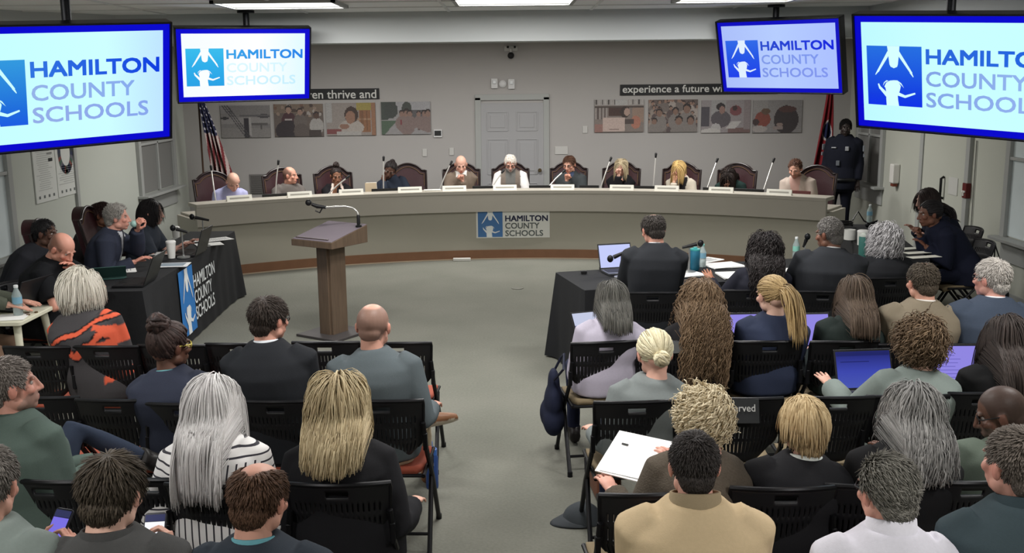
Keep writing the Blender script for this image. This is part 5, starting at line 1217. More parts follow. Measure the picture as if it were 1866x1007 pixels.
def p_orange(V, c, cc):
    rel = V - c['N']; x = rel @ c['X']; d = -(rel @ c['up']); q = d - .10 * x * np.sign(x) * 0
    org = s2l((206, 92, 66)); blk = s2l((28, 26, 28))
    b1 = q - (.115 - .16 * x + .010 * np.sin(x * 30)); b2 = q - (.205 - .03 * x + .030 * np.sin(x * 21 + .6) + .012 * np.sin(x * 60))
    m1 = np.abs(b1) < .012; m2 = np.abs(b2) < .024
    cc[np.abs(b1) < .021] = blk; cc[np.abs(b2) < .037] = blk; cc[m1] = org; cc[m2] = org
    m3 = (x > c['sw'] - .02) & (np.abs(q - .12 - .5 * (x - c['sw'])) < .016); cc[m3] = org; m4 = (np.abs(x) > c['sw']) & (np.abs(np.sin(q * 16 + 1)) > .93); cc[m4] = org; return cc
def p_floral(V, c, cc):
    s_ = sines(V, 77, 70, 6); cc[s_ > .75] = s2l((150, 110, 122)); cc[s_ < -.95] = s2l((84, 74, 70)); return cc
def p_sleeveband(col):
    def fn(V, c, cc): return cc
    return fn
def chip(k): o = CH_[k]; y = o.rotation_euler[2]; f = rotz(y) @ np.array([0, -.055, 0]); return (o.location[0] + f[0], o.location[1] + f[1]), y
def seatp(k, *a, dyaw=0.0, **kw):
    hip, y = chip(k); return person(k, a[0], hip, y + dyaw, a[1], **kw)
PALE, TAN_, RUDDY, BROWN, DARK = (206, 168, 150), (192, 150, 126), (200, 146, 126), (128, 90, 70), (84, 60, 50)
SUITC = lambda w=(224, 226, 228), j=(40, 42, 46): [(.058, .034, w, 0, .02), (.070, .018, j, -.006, .03)]
GA = 'seated audience members'
# ------------------------------------------------------------------ board members behind the dais
GB = 'board members seated behind the dais'
def member(i, px, label, rel=(0, 0), seat_px=None, **kw):
    sx, sy = seat_px or px; p = at_y(sx, sy, 14.05); a = math.asin(max(-.99, min(.99, (p[0] - DC[0]) / (DR + 1.12)))); hp = dpt(DR + 1.04, a)
    leather_chair(dpt(DR + 1.08, a), math.pi - a, BCH[i], 'burgundy leather chairs behind the dais')
    kw.setdefault('vs', .0135); kw.setdefault('seat', .50); kw.setdefault('arms', 'desk'); kw.setdefault('feet', False)
    return person('board%d' % i, label, (hp[0], hp[1]), math.pi - a, px, group=GB, **kw)
BCH = ['burgundy leather chair of the bald man in the lavender shirt', 'burgundy leather chair of the man in the grey polo looking sideways', 'burgundy leather chair of the woman in the black jersey', 'burgundy leather chair right of the person leaning in dark navy', 'burgundy leather chair of the bald man in the brown blazer', 'burgundy leather chair of the white-haired man in white sleeves', 'burgundy leather chair of the man with glasses and hand on chin', 'burgundy leather chair of the blonde woman in black', 'burgundy leather chair of the blonde woman in the cream cardigan', 'burgundy leather chair of the person with head bowed low', 'burgundy leather chair of the bearded man in the beige blazer']
member(0, (425, 331), 'bald person in a lavender blue shirt reading at the left end of the dais', hpitch=.75, dy=.18, skin=(208, 164, 146), face=dict(stubble=((150, 120, 104), .35), stub_bald=(0, .02, .07, .085, .02)), top=dict(c=(166, 168, 204)), collar=[(.060, .03, (176, 178, 212), 0, .03)])
member(1, (529, 319), 'balding person in a grey polo shirt looking toward the right from the dais', hyaw=.95, hpitch=.05, skin=(200, 148, 128), face=dict(stubble=((76, 60, 52), .8), stub_bald=(0, .02, .062, .075, .04), brow=(70, 54, 46)), top=dict(c=(98, 93, 90), short=True), collar=[(.062, .03, (84, 80, 78), 0, .03)])
member(2, (613, 320), 'person with topknot bun in a black jersey with pale trim, holding a microphone', sex='f', hpitch=.25, skin=BROWN, hair=H((30, 24, 24), (54, 44, 42), n=300, comb='tie', lf=1, tie=(0, -.02, .13), len=.2, steps=7, th=.007, w=.006, bun=((0, -.02, .145), .036, 16, .012)), top=dict(c=(28, 27, 30), short=True, paint=p_jersey), arms=dict(R=(.06, .26, .93), L=(-.15, .42, .80)))
member(3, (711, 309), 'person in dark navy leaning sideways over the dais beside an empty chair back', seat_px=(743, 310), sex='f', hpitch=.45, hroll=-.35, hyaw=-.25, dy=.2, skin=DARK, hair=H((22, 19, 20), (44, 36, 36), n=320, comb='tie', lf=1, tie=(0, -.10, .06), len=.2, steps=7, th=.008, w=.006, bun=((0, -.115, .06), .03, 12, .010)), top=dict(c=(40, 46, 58)), arms=dict(R='cheek', L=(-.2, .40, .80)), hands=('fist', 'relax'))
member(4, (840, 299), 'bald person in a brown blazer over a white shirt, hand at chin, on the dais', hpitch=.45, dy=.14, skin=(206, 160, 142), face=dict(stubble=((130, 108, 96), .4), stub_bald=(0, .02, .066, .085, .02)), top=dict(c=(112, 99, 88), th=.02, pad=.006, paint=p_open((220, 218, 214))), arms=dict(L='chin', R=(.18, .42, .80)), hands=('relax', 'fist'), collar=SUITC((222, 220, 216), (104, 92, 82)))
member(5, (930, 297), 'white-haired person with glasses and grey beard in a vest over white sleeves', hpitch=.5, dy=.16, skin=(196, 146, 128), glasses=True, face=dict(beard=((158, 152, 148), .85), brow=(150, 140, 130)), hair=short((206, 198, 188), (236, 230, 222), len=.03, n=600), top=dict(c=(116, 106, 98), th=.018, paint=p_vest((226, 224, 224), (104, 104, 102))), arms=dict(R=(.20, .36, .80), L=(-.20, .36, .80)), bulk=1.06, collar=[(.062, .03, (226, 224, 222), 0, .03)])
member(6, (1037, 299), 'dark-haired person with glasses in a charcoal jacket, chin on hand, on the dais', hyaw=-.35, hpitch=.3, dy=.12, skin=(198, 150, 130), glasses=True, face=dict(stubble=((110, 88, 76), .3), brow=(70, 50, 42)), hair=short((74, 52, 42), (104, 74, 58), line=[(-.12, -.08), (-.02, -.04), (.0, .01), (.034, .0), (.05, .058), (.066, .078), (.1, .1)]), top=dict(c=(58, 62, 64), th=.02, pad=.006, paint=p_open((66, 78, 104), None, .04, .2)), arms=dict(R='chin', L=(-.18, .42, .80)), hands=('fist', 'relax'), collar=SUITC((70, 84, 108), (52, 56, 58)))
member(7, (1132, 305), 'ash-blonde person in a black jacket resting the mouth on joined hands', sex='f', hpitch=.4, dy=.14, skin=(206, 164, 146), hair=longh((150, 136, 108), (196, 180, 150), .23, n=2400), top=dict(c=(28, 28, 31), th=.018, paint=p_open((190, 186, 176), None, .03, .16)), arms=dict(R='mouth', L=(-.01, .26, 1.05)), hands=('fist', 'fist'))
member(8, (1237, 309), 'blonde person with glasses leaning the face on one hand, cream cardigan over black', sex='f', hroll=.25, hyaw=-.3, hpitch=.45, dy=.16, skin=(208, 164, 144), glasses=True, hair=longh((172, 140, 84), (214, 184, 126), .25, n=2400, part=-.02), top=dict(c=(186, 178, 164), paint=p_open((34, 32, 34), None, .08, .5)), arms=dict(R='face', L=(-.2, .40, .80)), hands=('relax', 'relax'))
member(9, (1328, 322), 'dark-haired person in dark green bowing the head low over the dais', sex='f', hpitch=1.15, dy=.24, skin=(190, 148, 128), hair=longh((30, 25, 24), (58, 46, 42), .20, n=2400), top=dict(c=(32, 48, 46)), arms=dict(R='face', L=(-.18, .38, .80)))
member(10, (1449, 307), 'brown-haired bearded person in a pale beige blazer at the right end of the dais', hpitch=.42, dy=.10, skin=(204, 156, 136), face=dict(beard=((110, 74, 58), .7), brow=(70, 48, 38)), hair=short((66, 44, 36), (98, 66, 50), len=.05, comb='back', n=700), top=dict(c=(178, 164, 154), th=.02, pad=.006, paint=p_open((186, 150, 140), None, .06, .4)), collar=SUITC((190, 154, 144), (172, 158, 148)))
# ------------------------------------------------------------------ officer standing by the right corner
ob, oi = person('officer', 'police officer in dark uniform standing in the right corner by the red flag', (4.62, 14.25), 2.55, (1541, 232), planeY=14.22, stand=True, hyaw=.35, hpitch=.12, skin=(46, 38, 36), face=dict(stubble=((20, 18, 18), .9), brow=(18, 16, 16)), hair=short((18, 17, 18), (34, 32, 32), len=.02), top=dict(c=(26, 28, 38), th=.022, name='uniform_shirt', wr=.006), bottom=(22, 24, 34), arms='hang', bulk=1.22, sw=.19, vs=.014, seat=.5, shoes=(18, 18, 20), collar=[(.062, .03, (24, 26, 34), 0, .02)])
Mbadge = mat('badge_grey', (150, 152, 156), .4, .4)
N_ = oi['N']
for nm, dx, dyy, dz, w, h in (('badge', -.09, .165, -.16, .05, .06), ('name_tag', .09, .165, -.15, .07, .018), ('radio', .02, .185, -.36, .05, .07)):
    MB().box((N_[0] + dx, N_[1] + dyy + .02, N_[2] + dz), (w, .03, h)).build(nm, Mbadge if nm != 'radio' else mat('radio_grey', (92, 96, 102), .4), ob, smooth=False, bevel=.006)
for s in (-1, 1):
    S_, E_2, W_2 = oi['A'][s]; q = S_ + (E_2 - S_) * .28; MB().box((q[0] + s * .082, q[1] + .02, q[2]), (.02, .07, .085), rotz(-s * .5)).build('shoulder_patch', mat('patch_grey', (118, 122, 128), .7), ob, smooth=False, bevel=.008)
    q = S_ + (E_2 - S_) * .62; MB().box((q[0] + s * .078, q[1] + .02, q[2]), (.02, .06, .05), rotz(-s * .5)).build('rank_chevron', mat('patch_grey', (118, 122, 128), .7), ob, smooth=False, bevel=.008)
MB().tube([(oi['N'][0] * .5 + .205 * math.cos(a), .03 + .17 * math.sin(a), .93) for a in np.linspace(0, 6.283, 28)], .026, 8).box((.16, .13, .88), (.06, .09, .16)).build('duty_belt', M_black, ob)
# ------------------------------------------------------------------ staff at the left table
GLS = 'staff seated along the left table'
leather_chair((-3.86, 8.86), -math.pi / 2 + .1, 'burgundy leather chair of the grey-haired speaker at the left table')
hs_ = (-3.70, 8.90)
mic_hand = w2l(hs_, -math.pi / 2 + .1, at_y(250, 417, 8.83))
person('speaker', 'grey-haired person in a navy suit speaking into a hand-held microphone at the left table', hs_, -math.pi / 2 + .1, (214, 395), planeY=8.95, hyaw=.15, hpitch=.05, skin=(204, 150, 134), face=dict(brow=(140, 130, 124)), hair=short((132, 128, 124), (186, 182, 176), len=.05, comb='side', part=.03, n=2400), top=dict(c=(48, 52, 66), th=.022, pad=.008, paint=p_open((206, 208, 214), (52, 54, 62), .06, .36)), bottom=(38, 42, 54), arms=dict(L=mic_hand, R=(.10, .36, .80)), hands=('relax', 'grip'), handdir=dict(L=((.4, .3, .8), (.6, -.7, 0))), pole=dict(L=(-.4, .1, -.9)), collar=SUITC((210, 212, 218), (34, 38, 52)), seat=.45, group=GLS)
hp_ = (-3.62, 9.75)
person('blackbob', 'person with a straight black bob in a dark slate top at the left table', hp_, -math.pi / 2, (277, 386), planeY=9.72, sex='f', hyaw=.1, skin=(206, 164, 150), hair=longh((24, 22, 24), (42, 38, 40), .18, n=2200, mess=.05, drape=0), top=dict(c=(52, 57, 66), short=True), bottom=(40, 42, 48), arms=dict(R=(.14, .42, .80), L=(-.12, .44, .80)), seat=.44, group=GLS)
leather_chair((-3.80, 9.75), -math.pi / 2, 'burgundy leather chair behind the person with the black bob')
hb_ = (-3.64, 7.72)
person('blackpolo', 'balding person in a black polo leaning the face on one hand at the left table', hb_, -math.pi / 2 - .12, (114, 452), planeY=7.62, hpitch=.65, hyaw=-.15, skin=(204, 148, 130), face=dict(stubble=((92, 66, 54), .75), stub_bald=(0, .015, .066, .10, .025), beard=((120, 84, 68), .4)), top=dict(c=(25, 26, 29), short=True, th=.02), bottom=(36, 36, 40), arms=dict(R=(.05, .40, .79), L='face'), hands=('relax', 'relax'), pole=dict(L=(-.5, .5, -.6), R=(.5, -.2, -.6)), bulk=1.22, seat=.45, dy=.3, group=GLS)
CH_['L4'] = folding_chair(None, 'orange', 'black chair under the balding person in the black polo', -math.pi / 2 - .12, (-3.70, 7.72))
person('darkcap', 'person with short black hair in dark grey, mostly hidden behind the black polo', (-4.35, 8.62), -math.pi / 2, (83, 424), planeY=8.62, skin=DARK, hair=short((18, 17, 19), (34, 32, 34), n=500), top=dict(c=(40, 41, 46)), seat=.44, feet=False, group=GLS)
CH_['L1'] = folding_chair(None, 'orange', 'black chair against the left wall under the hidden person with black hair', -math.pi / 2, (-4.40, 8.62))
person('hidden', 'person with dark auburn hair mostly hidden behind the burgundy chair at the left', (-4.30, 9.95), -math.pi / 2, (187, 390), planeY=9.95, sex='f', skin=BROWN, hair=short((46, 32, 32), (78, 56, 54), len=.05), top=dict(c=(56, 50, 52)), seat=.44, feet=False, group=GLS)
CH_['L2'] = folding_chair(None, 'orange', 'black chair against the left wall under the person with dark auburn hair', -math.pi / 2, (-4.35, 9.95))
hf_ = (-4.05, 7.05)
person('edge', 'person in olive sleeves typing at the cream side desk, cut off by the left edge', hf_, -math.pi / 2, (-95, 440), planeY=7.05, skin=(196, 156, 138), hair=short((70, 56, 48), (98, 80, 68)), top=dict(c=(78, 82, 72)), bottom=(128, 104, 88), arms=dict(R=w2l(hf_, -math.pi / 2, at_z(18, 556, .80)), L=w2l(hf_, -math.pi / 2, at_z(36, 548, .80))), hands=('flat', 'flat'), seat=.45, group=GLS)
CH_['L3'] = folding_chair(None, 'orange', 'black chair at the cream side desk, out of frame at the left', -math.pi / 2, (-4.15, 7.05))
leather_chair((-4.14, 7.80), -1.45, 'empty burgundy leather chair at the left edge behind the cream desk')
# ------------------------------------------------------------------ left audience block
seatp('A2', 'white-haired person in a charcoal sweater with wavy orange bands', (150, 527), sex='f', dyaw=-.05, hyaw=-.35, hs=1.04, shift=.4, dy=.08, skin=PALE, hair=longh((196, 190, 176), (236, 232, 222), .17, n=2600, mess=.08, vol=.014, drape=0, wmax=.10), top=dict(c=(66, 64, 66), paint=p_orange, th=.022, mat=M_fabric), bottom=(40, 40, 44), bulk=1.22, sw=.172, group=GA)
seatp('B2', 'person with a braided bun and yellow glasses in a navy sweater with teal collar', (312, 628), sex='f', hyaw=-.65, hpitch=.1, skin=(98, 68, 56), glasses='yellow', hair=H((36, 28, 28), (72, 56, 52), n=2400, comb='tie', lf=1, tie=(.0, -.07, .09), len=.2, steps=8, th=.014, w=.008, bun=((0, -.075, .115), .052, 26, .013)), top=dict(c=(46, 50, 64), th=.02), collar=[(.070, .03, (96, 150, 156), -.008, .03)], bottom=(34, 36, 44), bulk=1.15, sw=.165, group=GA)
seatp('B3', 'dark-haired person in a black suit with glasses looking right', (492, 579), hyaw=-.6, skin=(204, 152, 134), glasses=True, hair=short((52, 46, 44), (82, 72, 66), len=.042), top=dict(c=(38, 40, 44), th=.022, pad=.008), collar=SUITC((218, 222, 228), (34, 36, 40)), bottom=(36, 38, 42), sw=.172, bulk=1.06, group=GA)
CROSS = {-1: [(-.09, .02, .535), (-.16, .40, .60), (.15, .42, .55), (.30, .46, .57)], 1: [(.09, .02, .535), (.13, .46, .515), (.12, .80, .09)]}
seatp('B4', 'balding person in a teal grey sweater with one ankle crossed over the knee', (681, 592), hyaw=-.2, skin=(200, 150, 132), face=dict(stubble=((92, 80, 72), .7), stub_bald=(0, -.03, .04, .045, .075)), top=dict(c=(86, 94, 98), th=.018, sole=(206, 196, 178)), bottom=(178, 162, 138), legs=CROSS, shoes=(122, 84, 58), sw=.182, collar=[(.062, .028, (62, 72, 78), -.004, .03)], arms=dict(R=(.22, .20, .66), L=(-.2, .22, .64)), group=GA)
hC, yC = chip('C1'); hC = (hC[0] - .12, hC[1]); yC -= .35
CROSS2 = {-1: [(-.09, .02, .535), w2l(hC, yC, at_y(135, 782, 4.34)), w2l(hC, yC, at_y(258, 832, 4.42)), w2l(hC, yC, at_y(300, 850, 4.40))], 1: [(.09, .02, .535), (.20, .44, .515), (.22, .50, .09)]}
person('C1', 'grey-haired person in a dark green pullover with one leg crossed, at the left edge', hC, yC, (22, 700), shift=0, hyaw=-.55, hpitch=-.05, skin=(196, 144, 128), face=dict(beard=((120, 112, 106), .5)), hair=short((96, 88, 84), (146, 138, 132), len=.02, n=2400), top=dict(c=(84, 98, 92), th=.022), bottom=(46, 54, 70), legs=CROSS2, shoes=(28, 26, 26), arms=dict(R=(.02, .27, .72), L=(-.05, .32, .70)), bulk=1.2, sw=.185, collar=[(.064, .035, (64, 78, 72), -.004, .03)], group=GA)
seatp('C3', 'person with very long white hair in a white blouse with dark stripes', (390, 734), sex='f', hyaw=-.1, hs=1.05, skin=PALE, hair=longh((176, 172, 172), (232, 230, 230), .40, n=2800, mess=.07, wob=.02), top=dict(c=(226, 224, 224), mat=striped(), th=.02), bottom=(84, 86, 66), bulk=1.12, sw=.165, arms='side', group=GA)
seatp('C4', 'person with shoulder-length highlighted blonde hair in a black top at the aisle', (617, 738), sex='f', hs=1.06, skin=PALE, hair=longh((158, 138, 104), (216, 200, 164), .235, n=3200, mess=.14, vol=.014, wob=.04, curl=(.005, .9), root=((124, 108, 84), .25), wmax=.112), top=dict(c=(33, 33, 36), th=.022, hem=True), bottom=(40, 40, 42), bulk=1.18, sw=.160, arms='side', group=GA)
hd, yd = chip('D1'); person('D1', 'person in a sage grey shirt holding a phone, cut off at the lower left corner', (hd[0], hd[1]), -.1, (-18, 880), dy=.06, hyaw=.1, hpitch=.3, skin=(204, 156, 138), hair=short((90, 84, 80), (140, 134, 128)), top=dict(c=(124, 134, 130), th=.022), arms=dict(L=w2l(hd, -.1, at_y(74, 1005, hd[1] + .34)), R=w2l(hd, -.1, at_y(126, 1022, hd[1] + .28))), hands=('grip', 'grip'), handdir=dict(L=((.2, .5, .6), (-1, 0, .3)), R=((-.1, .4, .7), (1, 0, .4))), pole=dict(R=(.6, -.3, -.7)), collar=[(.064, .03, (116, 126, 122), 0, .03)], bulk=1.1, sw=.18, group=GA)
hd2, yd2 = chip('D2'); person('D2', 'dark-haired person in a grey jacket looking at a phone with a white screen', (hd2[0], hd2[1]), .0, (206, 895), dy=.05, hyaw=-.12, hpitch=.35, hs=1.05, skin=(222, 180, 162), hair=short((58, 50, 44), (96, 86, 74), len=.055, n=3200, comb='crown', w=.003), top=dict(c=(72, 72, 72), th=.022, pad=.006), arms=dict(R=w2l(hd2, 0, at_y(316, 1012, hd2[1] + .28)), L=w2l(hd2, 0, at_y(240, 1040, hd2[1] + .30))), hands=('grip', 'grip'), handdir=dict(R=((-.25, .3, .8), (1, .2, .3)), L=((.3, .4, .7), (-1, .2, .3))), collar=[(.060, .026, (206, 216, 218), .006, .02), (.076, .042, (66, 66, 66), .0, .03)], sw=.178, group=GA)
hd3, yd3 = chip('D3'); person('D3', 'balding person in a navy jacket with a teal collar at the bottom of the frame', (hd3[0], hd3[1]), -.05, (474, 906), dy=.05, hyaw=-.3, hpitch=.25, hs=1.04, skin=(202, 152, 134), face=dict(stubble=((84, 60, 48), .85), stub_bald=(0, -.01, .045, .075, .06)), hair=short((70, 50, 40), (104, 78, 62), len=.03, n=2400, bald=(0, -.01, .046, .075, .06)), top=dict(c=(46, 52, 60), th=.022, pad=.006), collar=[(.064, .034, (96, 150, 160), 0, .03), (.076, .014, (40, 46, 54), -.008, .03)], sw=.18, group=GA)
# ------------------------------------------------------------------ right staff tables
GRS = 'staff seated at the right tables'
def tb(k, label, px, **kw): return seatp(k, label, px, group=GRS, **kw)
tb('T1', 'person with thinning dark hair in a black suit, leftmost at the right table', (1190, 418), hyaw=.35, hpitch=.35, dy=.12, skin=(200, 148, 130), hair=short((52, 48, 46), (86, 80, 76), len=.03, n=2400, bald=(0, -.035, .03, .035, .09)), face=dict(stubble=((120, 104, 94), .5)), top=dict(c=(40, 42, 46), th=.022, pad=.008, hem=True), collar=SUITC((216, 220, 224), (36, 38, 42)), arms=dict(R=(.12, .42, .79), L=(-.16, .42, .79)), sw=.178)
tb('T2', 'person with voluminous black curls in a dark jacket at the right table', (1394, 455), sex='f', hyaw=.1, hpitch=.2, skin=(150, 108, 86), hs=1.05, hair=curls((26, 23, 24), (50, 44, 44), .30, n=1700, vol=.012, grav=.36, curl=(.009, 5), steps=20, drape=1, wmax=.115), top=dict(c=(34, 35, 44), th=.02), arms=dict(L=(-.30, .30, .80), R=(.2, .4, .79)), hands=('relax', 'flat'), bulk=1.08)
tb('T3', 'grey-haired person in a charcoal suit turned left toward a microphone at the right table', (1510, 425), hyaw=.85, hpitch=.15, dy=.1, skin=(116, 80, 64), face=dict(stubble=((108, 104, 100), .7)), hair=short((92, 90, 88), (134, 130, 126), len=.012, n=2400, th=.006), top=dict(c=(42, 44, 48), th=.022, pad=.01, hem=True), collar=SUITC((214, 214, 214), (38, 40, 44)), arms=dict(L=(-.26, .38, .79), R=(.2, .42, .79)), bulk=1.28, sw=.20)
tb('T4', 'person with curly silver hair in black, hand at temple, at the right table', (1612, 437), sex='f', hyaw=.2, hpitch=.3, dy=.1, hs=1.05, skin=(206, 160, 144), hair=curls((132, 130, 132), (196, 194, 196), .17, n=1500, vol=.008, grav=.32, curl=(.011, 2), wmax=.105), top=dict(c=(33, 34, 37), th=.02, hem=True), arms=dict(R='cheek', L=(-.2, .40, .79)), hands=('relax', 'relax'), pole=dict(R=(.8, .3, -.5)))
tb('T5', 'person in navy with a dark ponytail and chin on hand, nearer at the right wall', (1694, 388), sex='f', planeY=9.32, hyaw=.0, hpitch=.15, skin=(108, 74, 60), hair=H((20, 18, 20), (40, 36, 38), n=2400, comb='tie', lf=1, tie=(0, -.105, .02), len=.2, steps=7, th=.008, w=.006, tail=(.30, 90, .034)), top=dict(c=(26, 29, 44), th=.02, hem=True), bottom=(26, 29, 44), arms=dict(R='chin', L=(-.05, .40, .79)), hands=('fist', 'relax'), bulk=1.05)
tb('T6', 'dark-haired person in navy with an arm stretched on the side table, farther', (1688, 364), sex='f', planeY=10.15, hyaw=.1, hpitch=.2, skin=(206, 166, 150), hair=longh((38, 30, 30), (66, 54, 52), .20, n=2400), top=dict(c=(28, 31, 44), th=.02), bottom=(30, 32, 42), arms=dict(R=(.10, .40, .80), L=(-.30, .42, .79)))
# ------------------------------------------------------------------ right audience block
def ra_(k, label, px, **kw): return seatp(k, label, px, group=GA, **kw)
hA, yA = chip('R1a')
ra_('R1a', 'person with dark grey bob in a lavender blouse holding a tablet at the aisle', (1114, 545), sex='f', hyaw=.2, hpitch=.2, skin=(208, 164, 148), hair=longh((58, 58, 56), (112, 110, 104), .20, n=1400, mess=.1), top=dict(c=(182, 176, 192), th=.024), bottom=(36, 40, 60), bulk=1.1, sw=.158, arms=dict(L=w2l(hA, yA, at_y(1050, 622, hA[1] + .16)), R=(.1, .32, .70)), hands=('relax', 'grip'), handdir=dict(L=((.2, .5, .8), (-1, 0, 0))))
ra_('R1b', 'person with very long light brown curls in black, right block front row', (1276, 545), sex='f', hs=1.05, hpitch=.15, skin=PALE, hair=curls((84, 66, 50), (142, 118, 92), .40, n=2000, vol=.008, spread=.06, grav=.42, curl=(.009, 7), steps=26, w=.0030, mess=.2, drape=1, wmax=.125), top=dict(c=(32, 31, 33), th=.02), bottom=(34, 34, 38), bulk=1.1)
ra_('R1c', 'person with a long blonde ponytail in a navy blazer, right block front row', (1406, 536), sex='f', hyaw=.35, hpitch=.2, hs=1.03, skin=PALE, hair=H((118, 96, 66), (196, 168, 120), n=1500, comb='tie', lf=1, tie=(0, -.10, .025), len=.25, steps=9, th=.008, w=.005, tail=(.36, 170, .034)), top=dict(c=(50, 57, 78), th=.022, pad=.006), bottom=(34, 38, 52), sw=.155, bulk=1.08)
ra_('R1d', 'person with straight mid-brown hair in a dark green-black jacket', (1556, 538), sex='f', hyaw=.1, hpitch=.2, hs=1.04, skin=PALE, hair=longh((66, 54, 46), (108, 92, 78), .26, n=1500, mess=.12), top=dict(c=(38, 46, 44), th=.022, pad=.006), bottom=(36, 40, 42), sw=.155, bulk=1.1)
ra_('R1e', 'person with cropped brown hair in an olive brown blazer, right block', (1680, 512), hyaw=.2, hpitch=.15, skin=(202, 152, 132), hair=short((64, 56, 48), (100, 90, 78), len=.02, n=2600, bald=(0, -.02, .02, .03, .10)), face=dict(stubble=((92, 82, 72), .7)), top=dict(c=(122, 112, 96), th=.024, pad=.008), collar=SUITC((214, 210, 204), (98, 88, 72)), bottom=(60, 56, 52), sw=.185, bulk=1.12)
ra_('R1f', 'white-haired person with glasses in a navy blazer by the right wall', (1806, 506), hyaw=.55, hpitch=.05, skin=(212, 158, 144), glasses=True, hair=short((170, 164, 158), (222, 216, 210), len=.03, n=2600), top=dict(c=(62, 71, 86), th=.024, pad=.008), collar=SUITC((220, 222, 226), (46, 56, 72)), bottom=(46, 52, 64), sw=.195, bulk=1.2)
hR, yR = chip('R2a')
ra_('R2a', 'person with platinum hair in a low bun and a grey sweater at the aisle', (1192, 642), sex='f', hyaw=.1, hpitch=.3, hs=1.04, skin=(218, 170, 152), hair=H((176, 164, 130), (238, 230, 200), n=700, comb='tie', lf=1, tie=(0, -.112, -.03), len=.25, steps=9, th=.009, w=.0055, bun=((0, -.122, -.035), .034, 20, .009)), top=dict(c=(118, 124, 124), th=.018, neck=.075), bottom=(34, 38, 56), arms=dict(L=(-.22, .14, .56), R=(.1, .3, .64)), sw=.162, bulk=1.05)
ra_('R2d', 'person with short brown curls in a sage grey jacket beside a laptop', (1676, 626), sex='f', hpitch=.2, hs=1.05, skin=PALE, hair=curls((76, 60, 46), (132, 110, 86), .085, n=1500, vol=.006, curl=(.011, 1.5), grav=.18), top=dict(c=(124, 134, 130), th=.022), bottom=(48, 52, 52), arms=dict(L=(-.26, .40, .70), R=(.16, .36, .68)), hands=('relax', 'flat'), sw=.155, bulk=1.1)
ra_('R2e', 'person with long straight dark hair in a black top at the right edge', (1832, 618), sex='f', hpitch=.2, hs=1.05, skin=(212, 168, 150), hair=longh((40, 34, 32), (72, 62, 58), .48, n=1900, mess=.06, wob=.02), top=dict(c=(32, 32, 33), th=.02), bottom=(34, 34, 36), sw=.155)
hT, yT = chip('R3a')
ra_('R3a', 'person with curly platinum hair in a flecked brown tweed jacket holding white papers', (1282, 768), sex='f', dyaw=.12, hpitch=.35, dy=.12, hs=1.0, skin=(220, 172, 156), hair=curls((176, 158, 124), (240, 228, 200), .062, n=2400, vol=.004, curl=(.012, 1.6), w=.0038, grav=.12, th=.007, lift=.3), top=dict(c=(90, 82, 73), th=.024, mat=M_knit), bottom=(70, 66, 62), arms=dict(L=(-.20, .24, .66), R=(.12, .32, .70)), sw=.162, bulk=1.15)
ra_('R3b', 'person with short neat blonde hair in a black blazer, right block', (1462, 772), sex='f', hyaw=.35, hpitch=.1, hs=1.02, skin=(220, 172, 156), hair=H((160, 132, 92), (226, 204, 162), n=2600, len=.095, steps=8, comb='part', th=.009, w=.0036, grav=.5, mess=.08, lift=.05, lf=.35, wmax=.080), top=dict(c=(33, 33, 36), th=.022, pad=.006), collar=[(.062, .03, (206, 210, 206), 0, .03), (.072, .018, (30, 30, 33), -.006, .03)], bottom=(34, 34, 36), sw=.158, bulk=1.05)
ra_('R3c', 'person with long wavy grey hair in black, turned to the right', (1662, 752), sex='f', hyaw=-.35, hpitch=.2, hs=1.06, skin=(206, 164, 148), hair=longh((96, 95, 94), (170, 168, 166), .24, n=2000, mess=.16, vol=.006, wob=.05, curl=(.007, 1.4), wmax=.095), top=dict(c=(31, 31, 33), th=.022, hem=True), bottom=(34, 34, 36), bulk=1.2, sw=.168)
hB, yB = chip('R3d')
ra_('R3d', 'bald person with dark glasses in a sage shirt looking down to the left', (1822, 752), planeY=hB[1] + .22, dyaw=.25, hyaw=.9, hpitch=.35, hs=1.04, skin=(104, 76, 64), glasses=True, face=dict(stubble=((52, 46, 44), .7), beard=((110, 100, 94), .5)), top=dict(c=(92, 102, 92), th=.022), bottom=(50, 50, 52), arms=dict(L=(-.20, .34, .70), R=(.12, .34, .68)), bulk=1.15, sw=.18, collar=[(.064, .03, (84, 94, 84), 0, .03)])
ra_('R4a', 'person with short dark hair in a tan canvas jacket at the bottom of the frame', (1264, 845), hpitch=.15, hs=.96, skin=(214, 164, 148), hair=short((46, 42, 42), (76, 70, 68), len=.02, n=4200, w=.0022), top=dict(c=(200, 178, 144), th=.028, pad=.006, wr=.006), collar=[(.076, .060, (150, 134, 108), .004, .04)], bottom=(60, 60, 66), sw=.176, bulk=1.1)
ra_('R4b', 'grey-haired person with glasses in a white dress shirt at the bottom of the frame', (1614, 892), hyaw=.3, hpitch=.1, hs=.97, skin=(212, 160, 144), glasses=True, hair=short((96, 94, 88), (168, 164, 156), len=.052, n=3600, comb='back', mess=.2), top=dict(c=(214, 212, 222), th=.022), collar=[(.070, .060, (226, 224, 234), .004, .03)], bottom=(52, 54, 62), sw=.178, bulk=1.08)
ra_('R4c', 'person with short grey-brown hair in a dark teal polo at the lower right corner', (1850, 842), hyaw=.35, hpitch=.0, hs=1.04, skin=(208, 156, 140), hair=short((84, 76, 70), (136, 126, 118), len=.018, n=4000, w=.0024), top=dict(c=(58, 70, 75), th=.022), collar=[(.070, .055, (50, 62, 67), .004, .03)], bottom=(48, 50, 56), sw=.195, bulk=1.2)
for l_ in LOG: print('PERSON', *l_)
